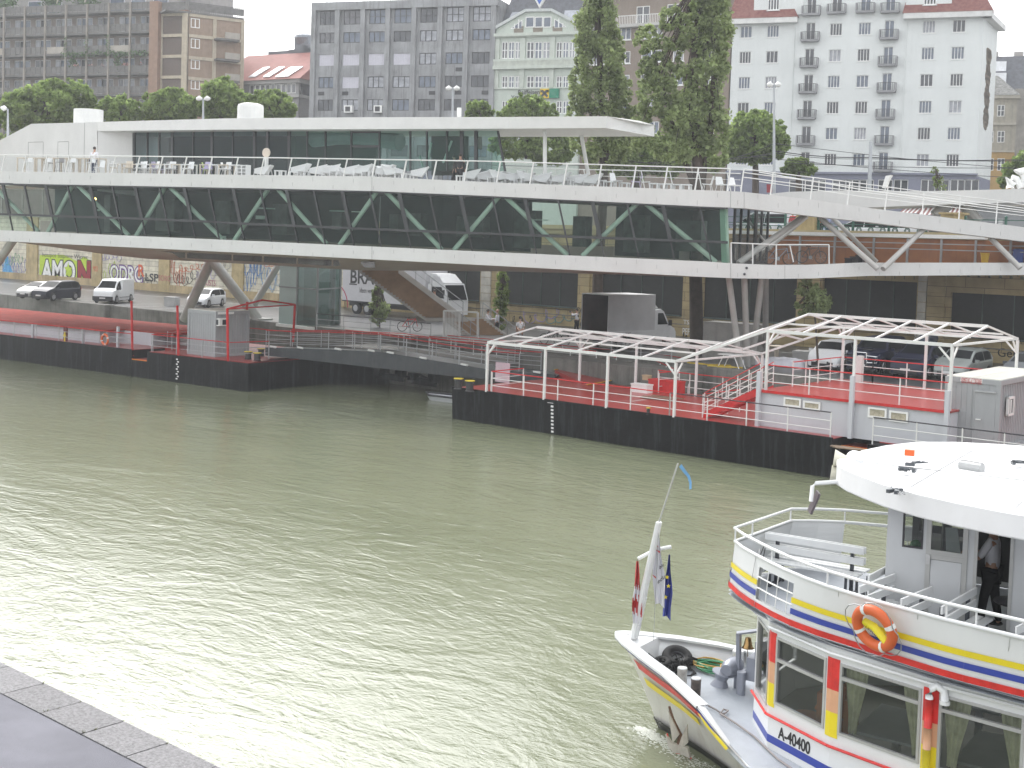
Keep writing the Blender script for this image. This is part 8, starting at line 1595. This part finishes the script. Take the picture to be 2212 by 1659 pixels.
k.build('wheelhouse_wall',wg,BT);k=MB();k.quad(bp(3.9,2.3,wz0),bp(9,2.6,wz0),bp(9,2.6,3.9),bp(3.9,2.3,3.9));k.bar(bp(5.2,2.35,3.9),bp(5.2,2.35,5),.12);k.bar(bp(6.6,2.4,3.9),bp(6.6,2.4,5),.12);k.bar(bp(3.8,2.2,3),bp(3.8,2.2,5),.12);k.quad(bp(6.9,-1,wz0),bp(6.9,2.5,wz0),bp(6.9,2.5,wz1),bp(6.9,-1,wz1));k.build('wheelhouse_inner_wall',M('interior_black',(.02,.02,.02),.7),BT)
dfm=M('door_frame_alu',(.40,.40,.39),.35,.3)
def frame(F,a0,a1,z0,z1,w,d0,d1,name,m,glassm=None):
 k=MB();
 for q in((a0,a1,z0,z0+w),(a0,a1,z1-w,z1),(a0,a0+w,z0+w,z1-w),(a1-w,a1,z0+w,z1-w)):F.box(k,*q,d0,d1)
 o=k.build(name,m,BT)
 if glassm:k=MB();k.quad(F.P(a0+w,z0+w,(d0+d1)/2),F.P(a1-w,z0+w,(d0+d1)/2),F.P(a1-w,z1-w,(d0+d1)/2),F.P(a0+w,z1-w,(d0+d1)/2));k.build('pane',glassm,o)
 return o
frame(FWh,max(.12,win[0]),win[1],zwb,4.86,.025,-.03,.01,'side_window_frame',blackf,glb);frame(FWh,sd1,sd2,zwb-.05,4.84,.07,-.01,.03,'door_window_frame',dfm,glb);frame(FWh,sd1,sd2,wz0+.02,zwb-.051,.07,.003,.03,'door_panel_frame',dfm);k=MB();FWh.box(k,sd1+.075,sd2-.075,wz0+.1,zwb-.13,.004,.02);k.build('door_panel',wg,BT);k=MB();FWh.box(k,sd1+.01,sd1+.07,zwb-.2,zwb-.05,.031,.06);k.build('door_handle',alu,BT)
frame(FWh,so1,so2,wz0+.01,4.86,.05,-.02,.02,'doorway_frame',dfm);k=MB();k.quad(Fnt.P(.1,3.9,-.02),Fnt.P(Fnt.L-.1,3.9,-.02),Fnt.P(Fnt.L-.1,4.86,-.02),Fnt.P(.1,4.86,-.02));k.build('front_window',glb,BT)
k=MB();c=bp(4.75,-.3,3.9);k.box(c,(.6,1.6,.5),BAN);k.box(bp(5.0,-.6,4.35),(.12,.4,.5),BAN+.3);k.box(bp(4.7,-.7,4.25),(.1,.35,.35),BAN);k.build('console',M('console_dark',(.05,.05,.055),.4),BT);k=MB();k.ball(bp(4.62,-.85,4.2),.1,10,6);k.build('green_lamp',M('lamp_green',(.02,.2,.05),.2),BT)
k=MB();k.prism([FWh.P(sd1+.28,4.2,-.06),FWh.P(sd1+.5,4.15,-.06),FWh.P(sd1+.42,4.62,-.06),FWh.P(sd1+.25,4.6,-.06)],FWh.n*-.02);k.build('clipboard',M('acrylic',(.35,.38,.38),.1),BT)
k=MB();k.tube([bp(6.0,-.7,3.0),bp(6.0,-.7,3.5)],.04,8);k.ball(bp(6.0,-.7,3.55),.25,12,6,(1,1,.25));k.box(bp(6.25,-.7,3.85),(.08,.45,.55),BAN);k.build('helm_chair',M('chair_black',(.03,.03,.035),.5),BT,smooth=True)
pp2=bp(5.62,-.25,2.97);person('person in a white shirt standing in the dark doorway of the wheelhouse',pp2,BAN+math.pi,shw,blkc,H=1.74,sleeves=False,armL=((.15,.27,1.12),(.38,.2,1.1)),armR=((.15,-.27,1.12),(.38,-.2,1.1)))
# roof
RO=[(2.98,.6),(3.0,.1),(3.15,-.35),(3.45,-.78),(3.85,-1.2),(4.3,-1.62),(4.9,-2.02),(5.5,-2.3),(6.2,-2.52),(7.5,-2.75),(11,-3.0),(16,-3.0),(16,4.4),(11,4.4),(7,4.35),(5.6,4.2),(4.7,3.95),(4.0,3.6),(3.45,3.05),(3.15,2.2),(3.0,1.3)]
cR=np.array([8.5,.7]);ins=lambda pts,d:[tuple(np.array(p)+(cR-np.array(p))/np.linalg.norm(cR-np.array(p))*d)for p in pts]
k=MB();lev=[(RO,4.90,.32),(RO,4.88,.02),(RO,4.90,.0),(RO,5.21,.0),(RO,5.235,.04),(RO,5.235,.2),(RO,5.15,.36),(RO,5.145,.45)];n=len(RO);vs=[]
for pts,z,d in lev:vs+=[bp(a,b,z)for a,b in(ins(pts,d)if d else pts)]
fs=[(j*n+i,(j+1)*n+i,(j+1)*n+(i+1)%n,j*n+(i+1)%n)for j in range(len(lev)-1)for i in range(n)]+[tuple((len(lev)-1)*n+i for i in range(n)),tuple(reversed(range(n)))]
k.add(vs,fs);fixn(k.build('wheelhouse_roof',M('roof_white',(.74,.74,.74),.5,var=.04,streak=.1,dirt=(.55,.53,.48)),BT,smooth=True))
k=MB()
for a in(4.6,6.2,7.8,9.4):k.bar(bp(a,-1.9,5.152),bp(a-.2,3.7,5.152),.02,.012)
k.bar(bp(3.5,.6,5.152),bp(12,1.0,5.152),.02,.012);k.build('roof_seam',alu,BT)
for a in(2.3,4.05,5.3,6.55,7.8):
 k=MB();b1_,b0_=lin([p[0]for p in TOPL],[p[1]for p in TOPL],a),lin([p[0]for p in BOTL],[p[1]for p in BOTL],a-.05);k.bar(bp(a,b1_-.012,3.78),bp(a-.05,b0_-.012,3.42),.008,.006);k.build('plate_seam',alu,BT);k=MB();a_=onz(2140,1012,5.2);k.tube([onz(2075,1004,5.2),onz(2122,1012,5.2)],.09,10);k.build('roof_horn',bwh,BT)
for u,v,m_ in((1960,1018,'a'),(1990,1008,'b'),(1945,1076-10,'c'),(2200,1003,'d')):
 k=MB();q=random.Random(u);p=onz(u,v,5.2)
 for _ in range(3):k.box(p+[q.uniform(-.15,.15),q.uniform(-.15,.15),.03],(.14,.05,.05),q.uniform(0,3))
 k.tube([p+[q.uniform(-.2,.2),q.uniform(-.2,.2),.03+.05*q.random()]for _ in range(7)],.01,4);k.build('roof_fitting',[plastic,grn,alu][u%3],BT)
k=MB();p=at(1846,992,dep(bp(3.1,.4,5.3)));k.ball(p,.15,14,10);sl1=k.build('search_light',bwh,BT,smooth='all');k=MB();k.tube([p-UP*.12,p-UP*.3],.05,8);k.build('bracket',alu,sl1)
for u,v in((1822,990),(1815,1024)):D=dep(bp(3.0,.1,5.1));k=MB();c=at(u+6,v+4,D+.1);k.lathe(c,[(.05,-.1),(.07,0),(.14,.18),(.15,.2)],12,axis=tuple(-BA*.9-BB*.3+UP*.1));k.build('horn_funnel',M('horn_cream',(.68,.66,.55),.4),BT,smooth=True)
k=MB();p=at(1995,972,22.2);k.tube([p,at(1995,980,22.2)],.05,8);k.tube([at(2003,962,22.4),at(2003,980,22.4)],.07,10);k.build('navigation_light',bwh,BT);k=MB();k.box(at(1965,978,22.0),(.16,.1,.1),.3);k.build('orange_lamp',M('lamp_orange',(.7,.12,.02),.4),BT)
k=MB();D=dep(bp(3.2,-.4,5));k.tube([at(1868,1055,D),at(1866,1040,D),at(1860,1037,D),at(1762,1044,D),at(1755,1050,D),at(1752,1083,D)],.035,8);mr=k.build('mirror_arm',bwh,BT,smooth='all');k=MB();k.bar(at(1768,1063,D),at(1749,1107,D+.05),.035,.25,up=tuple(-CM[:,2]));k.build('mirror',M('mirror_back',(.12,.10,.11),.3),mr)
k=MB();D=dep(bp(1.95,-1.25,4));k.tube([at(1641,1186,D-.15),at(1636,1222,D-.2),at(1635,1236,D-.2),at(1640,1240,D-.2),at(1690,1236,D-.2)],.015,6);a2=k.build('gear_arm',alu,BT);k=MB();k.tube([at(1650,1180,D-.15),at(1640,1205,D-.2),at(1635,1232,D-.2),at(1648,1210,D-.2),at(1653,1184,D-.15)],.008,5);k.tube([at(1690,1236,D-.2),at(1691,1256,D-.2)],.02,6);k.build('cable',plastic,a2)
k=MB();D=dep(FWh.P(so1,4.8,.8))-.6;k.tube([at(2126,1099,D),at(2126,1137,D)],.006,4);k.torus(at(2131,1140,D),.06,.012,14,5,mat=Matrix.Rotation(math.pi/2,3,'X'));k.build('hanging_lamp',alu,BT)
# life ring hung on the striped bulwark
tp=np.array(bp(4.7,-2.96,3.8));n_=np.array(bp(5.7,-3.24,0))-np.array(bp(3.85,-2.62,0));n_[2]=0;n_/=np.linalg.norm(n_);out=np.array([n_[1],-n_[0],0]);upv=np.array([0,0,1])+out*.35;upv/=np.linalg.norm(upv);mt=Matrix([[n_[i],upv[i],np.cross(n_,upv)[i]]for i in range(3)]).to_3x3()
lc=onp(1889,1357,tp+out*.12,out);lr_=liferin('orange life ring with white bands on the striped side of the excursion boat',lc,mt,.285,.075)
k=MB();k.tube([lc-n_*.17+upv*.06-out*.02,lc+upv*.02,lc+n_*.17-upv*.18+out*0],[.05,.06,.05],10);k.build('rescue_line_bag',M('bag_yellow',(.75,.65,.02),.5),lr_,smooth='all')
V_,Fc_=textmesh('rescue',.09,.002);V_=np.array(V_);ex=(n_*.34-upv*.24);ex/=np.linalg.norm(ex);ey=np.cross(out,ex)*1.0;ey=ey if ey[2]>0 else-ey;k=MB();k.add([lc-n_*.12+upv*.0+out*.05+ex*x+ey*y for x,y,z in V_],Fc_);k.build('bag_lettering',plastic,lr_)
# ---- foredeck gear
k=MB();base=bp(-.58,0,1.54);tp_=bp(-.17,0,3.72)
ax=(tp_-base);k.tube([base-BB*.05,tp_-BB*.03],[.06,.045],8);k.tube([base+BB*.05,tp_+BB*.03],[.06,.045],8);k.prism([base-BB*.05-BA*.05,base+BB*.05-BA*.05,base+ax*.35+BB*.045-BA*.03,base+ax*.35-BB*.045-BA*.03],BA*.1);mast=k.build('bow_mast',bwh,BT,smooth=True)
k=MB();k.tube([tp_,bp(.16,0,4.82)],.014,6);k.build('mast_pole',alu,mast);y0,y1=at(1378,1207,dep(base)-.1),at(1449,1181,dep(base)+.1);k=MB();k.tube([y0,at(1414,1188,dep(base)),y1],.035,8);k.build('yard',bwh,mast)
k=MB();k.tube([tp_,bp(-.2,.02,1.55)],.005,4);k.tube([y0,bp(-.55,-.05,1.7)],.004,4);k.build('halyard',gal,mast)
def flag(name,label,u0,v0,v1,wtop,wbot,mats,drift=0,D=None,splits=None,seed=0):
 D=D or dep(base);t=thing(name,label,'flag',at(u0,v0,D),'flags on the bow mast');q=random.Random(seed);nr,nc=26,8;k=MB();sp_=splits or[1.01];vs=[]
 for i in range(nr+1):
  f=i/nr;w=(wtop+(wbot-wtop)*min(1,f*1.6))*(1-.0*f);v=v0+(v1-v0)*f
  for j in range(nc+1):g=j/nc-.5;vs.append(at(u0+drift*f+g*w*(1+.15*math.sin(f*9+seed)),v+(abs(g)*14 if i==nr else 0)+g*10*f,D+.06*math.sin(g*13+f*5+seed)))
 for i in range(nr):
  for j in range(nc):
   fm=(i+.5)/nr;s=next(x for x in range(len(sp_))if fm<sp_[x]+.06*math.sin(j*2.1))if splits else 0;k.mat(s%len(mats));o=0
   k.f.append((i*(nc+1)+j,i*(nc+1)+j+1,(i+1)*(nc+1)+j+1,(i+1)*(nc+1)+j));k.mi.append(s%len(mats))
 k.v=[tuple(float(c)for c in p)for p in vs];k.build('cloth',mats,t,smooth='all');return t,D
fred,fwh,fblu=M('flag_red',(.42,.03,.03),.7),M('flag_white',(.66,.66,.70),.7),M('flag_blue',(.03,.045,.25),.7)
flag('national_flag','limp red and white flag hanging left of the bow mast',1377,1212,1345,4,19,[fred,fwh,fred,fwh],-1,dep(base)-.15,[.42,.6,.84,1.3],1);flw,Df=flag('company_flag','limp white flag with red marks and dark lettering hanging from the mast head',1419,1140,1303,6,24,[fwh],6,dep(base)-.12,seed=2)
k=MB();
for u,v,s_ in((1417,1176,5),(1421,1188,5),(1413,1243,4)):k.prism([at(u-s_,v-2,Df-.1),at(u+s_,v+3,Df-.1),at(u+s_,v+7,Df-.1),at(u-s_+3,v+2,Df-.1)],(0,-.004,0))
k.build('red_mark',fred,flw);k=MB();e0=at(1424,1230,Df-.11);ex=at(1434,1222,Df-.11)-e0;ex/=np.linalg.norm(ex);addtext(k,'blu',.09,e0,ex,UP);addtext(k,'edu',.12,at(1420,1262,Df-.11),ex,UP);k.build('lettering',plastic,flw)
feu,De=flag('blue_starred_flag','limp blue flag with yellow stars hanging right of the bow mast',1446,1198,1330,3,19,[fblu],-6,dep(base)+.05,seed=3);k=MB()
for u,v in((1441,1247),(1444,1266),(1438,1290)):c=at(u,v,De-.12);ex,ey=CM[:,0],CM[:,1];k.prism([c+(ex*math.cos(1.57+i*math.pi/5)+ey*math.sin(1.57+i*math.pi/5))*(.04 if i%2==0 else .017)for i in range(10)],(0,-.004,0))
k.build('star',syel,feu);k=MB();pts=[at(u,v,dep(base)+.2)for u,v in((1467,1005),(1476,1017),(1485,1027),(1489,1040),(1489,1054))];rows=[[p-[0.0,0,.03],p+[.05,0,.03-.01*i]]for i,p in enumerate(pts)];loft(k,rows);k.build('blue_ribbon',M('ribbon_blue',(.15,.35,.6),.6),None,loc=pts[0],label='thin pale blue ribbon fluttering from the tip of the mast pole',category='ribbon')
# bollards, windlass, bell
bst=M('boat_steel_grey',(.27,.285,.33),.4,.3,var=.08)
for a,b,r,m_ in((.55,-.32,.085,M('bollard_rusty',(.45,.41,.36),.5,var=.3,scale=8,col2=(.62,.6,.56))),(.97,-.66,.085,M('bollard_sooty',(.10,.08,.07),.6,var=.6,scale=12)),(.95,1.2,.1,bwh),(1.15,1.35,.1,bwh)):k=MB();k.lathe(bp(a,b,.9),[(r,0),(r,.34),(r*1.05,.35),(r*1.05,.39)],18);o=k.build('bollard',m_,BT,smooth=True);k=MB();k.lathe(bp(a,b,1.291),[(r*1.03,0),(r*.98,.015)],18);k.build('bollard_top',bwh,o)
k=MB();c=bp(1.62,.3,.95);k.lathe(c-BA*.35+UP*.38+BB*-.12,[(.14,-.2),(.16,-.1),(.16,.12),(.1,.22)],14,axis=tuple(-BB));k.box(c+UP*.45+BA*.1,(.28,.5,.4),BAN);k.tube([c-BB*.3-BA*.1,c-BB*.3-BA*.1+UP*.4],.08,10);k.tube([c+BA*.25-BB*.25,c+BA*.25-BB*.25+UP*.5],.09,10);k.tube([c+BB*.3,c+BB*.3+UP*.5],.09,10);k.box(c-BA*.25+UP*.15,(.1,.3,.3),BAN);k.tube([c-BA*.36+UP*.38-BB*.36,c-BA*.36+UP*.38-BB*.28],[.1,.12],14);k.build('windlass',bst,BT,smooth=True)
k=MB();k.lathe(bp(1.1,.05,.98),[(.17,0),(.1,.14),(.13,.24),(.19,.26),(.19,.28)],16,axis=tuple(UP+BA*.2));k.torus(bp(1.17,.02,1.28),.05,.012,12,5,mat=Matrix.Rotation(math.pi/2,3,'X'));k.build('chain_pipe',bst,BT,smooth=True)
k=MB();k.bar(bp(1.42,.1,1.35),bp(1.4,.1,1.98),.07);k.bar(bp(1.75,.1,1.35),bp(1.75,.1,1.9),.06);k.bar(bp(1.36,.1,1.97),bp(1.7,.25,2.05),.14,.03);bf=k.build('bell_frame',bst,BT);brass=M('brass',(.38,.24,.10),.25,.9);k=MB();k.lathe(bp(1.56,.14,1.93),[(.02,0),(.05,-.01),(.065,-.09),(.085,-.17),(.11,-.19)],16);k.build('bell',brass,bf,smooth='all');k=MB();k.tube([bp(1.56,.14,1.8),bp(1.56,.14,1.55)],.008,5);k.build('bell_rope',woo,bf)
# loose gear on the foredeck
def tyre_thing(label,c,Rr,r,mat):t=thing('old_tyre',label,'tyre',c,'old tyres on the foredeck');k=MB();k.torus(c,Rr,r,30,10,mat=mat);k.build('tread',tyre,t,smooth='all');k=MB();k.torus(c,Rr-r*.7,r*.45,24,8,mat=mat);k.build('inner_rim',M('tyre_inner',(.05,.05,.055),.5),t,smooth='all')
tyre_thing('larger old car tyre leaning in the black netting on the foredeck',bp(.10,.42,1.2),.20,.085,Matrix.Rotation(.3,3,'X')@Matrix.Rotation(.35,3,'Y'));tyre_thing('smaller old tyre lying to the left of the larger one',bp(-.06,.08,1.16),.125,.055,Matrix.Rotation(.25,3,'X'))
q=random.Random(9);k=MB()
for _ in range(26):c0=bp(q.uniform(-.1,.38),q.uniform(-.12,.45),1.08);k.tube([c0+[q.gauss(0,.07),q.gauss(0,.07),abs(q.gauss(0,.07))+.02]for _ in range(8)],.012,4)
for _ in range(7):a=q.uniform(0,6);k.tube([bp(.4+.22*math.cos(a+f*3)*q.uniform(.5,1),.12+.2*math.sin(a+f*3),1.06+.02*f)for f in np.linspace(0,1,9)],.012,4)
k.build('black_netting',M('net_black',(.015,.015,.015),.8),None,loc=onz(1425,1422,1.08),label='tangled black netting and ropes in the bow under the tyres',category='netting')
for m_,lb,seed,cnt,cx,cy in((M('hose_green',(.03,.22,.09),.35),'coiled green garden hose lying on the foredeck',1,7,.72,.62),(M('hose_ochre',(.55,.33,.06),.35),'coiled yellow orange hose under the green hose on the foredeck',2,6,.58,.72)):
 q=random.Random(seed);pts=[]
 for i in range(cnt*16):a=i*2*math.pi/16;j=i//16;rx=.31+.05*math.sin(j*2.3+seed)+q.uniform(-.008,.008);ry=.24+.04*math.cos(j*1.7);pts.append(bp(cx+.05*math.sin(j*3.1)+math.cos(a)*rx,cy+.05*math.cos(j*2.2)+math.sin(a)*ry,1.06+.012*j+.01*seed+.01*math.sin(a*2+j)))
 k=MB();k.tube(pts,.013,5);k.build('garden_hose',m_,None,loc=bp(cx,cy,.93),smooth='all',label=lb,category='hose')
k=MB();pts=[onz(1523,1521,1.03),onz(1545,1532,1.0),onz(1557,1540,.985),onz(1563,1532,.985),onz(1573,1535,.98),onz(1565,1542,.98),onz(1555,1541,.985),onz(1590,1563,.95),onz(1630,1592,.915),onz(1680,1640,.9),onz(1740,1680,.9)];k.tube(pts,.016,6);k.build('mooring_rope',M('rope_grey',(.28,.25,.24),.8),None,loc=pts[0],smooth='all',label='grey rope with a small loop running along the side deck',category='rope')
# anchor on the bow flank
t=thing('anchor','white painted anchor with rusty shank hanging at the bow flank','anchor',bp(.6,-.7,.5));D=dep(bp(.75,-.95,.5));AP=lambda x,y,d=0:at(1309.4+x*.208,1313.7+y*.208,D-.12+d);aw_m=M('anchor_white',(.55,.52,.46),.5,var=.2,scale=6,streak=.5,dirt=(.15,.07,.03))
k=MB();k.tube([AP(655,1020),AP(690,1150),AP(770,1320),AP(750,1460)],[.02,.03,.04,.05],8);k.build('shank',M('anchor_rust',(.14,.08,.05),.8),t)
for pts in([(655,1060),(680,1250),(700,1390),(770,1300)],[(850,1200),(855,1390),(745,1470),(790,1330)]):k=MB();k.prism([AP(*p)for p in pts],(.02,-.06,0));k.build('fluke',aw_m,t)
k=MB();k.prism([AP(*p)for p in((630,1300),(690,1390),(860,1440),(885,1550),(780,1500),(720,1495),(660,1430))],(.02,-.08,.01));k.build('crown',aw_m,t);k=MB();k.tube([AP(632,1305,-.02),AP(665,1440,-.02),AP(730,1505,-.02),AP(790,1510,-.02),AP(885,1560,-.02)],.015,5);k.build('red_edge',sred,t)
# bow wave
fm_=M('foam',(.48,.50,.44),.5,var=.2,scale=3);k=MB();q=random.Random(12)
for i in range(1100):
 f=q.random()**1.6;a=-.25+1.7*f+q.gauss(0,.1);b=-.15-.85*f-abs(q.gauss(0,.10+.16*f));s_=q.uniform(.004,.02)*(1.2-f*.6);k.ball(bp(a,b,.0),s_,6,4,(1.9,1,.3))
k.build('bow_wave',fm_,None,loc=bp(0,-.4,0),kind='stuff',smooth='all',label='white foam curling off the bow of the excursion boat')
# ================================================================ rainy haze over the canal
hz=MB();hz.bx(-640,240,-80,340,-2.2,75);hm=bpy.data.materials.new('haze');hm.use_nodes=True;ht=hm.node_tree;ht.nodes.remove(ht.nodes['Principled BSDF']);vp=ht.nodes.new('ShaderNodeVolumePrincipled')
vp.inputs['Color'].default_value=(.93,.95,.97,1);vp.inputs['Density'].default_value=0.0007;vp.inputs['Anisotropy'].default_value=0.2;ht.links.new(vp.outputs[0],ht.nodes['Material Output'].inputs['Volume'])
hz.build('haze',hm,kind='stuff')
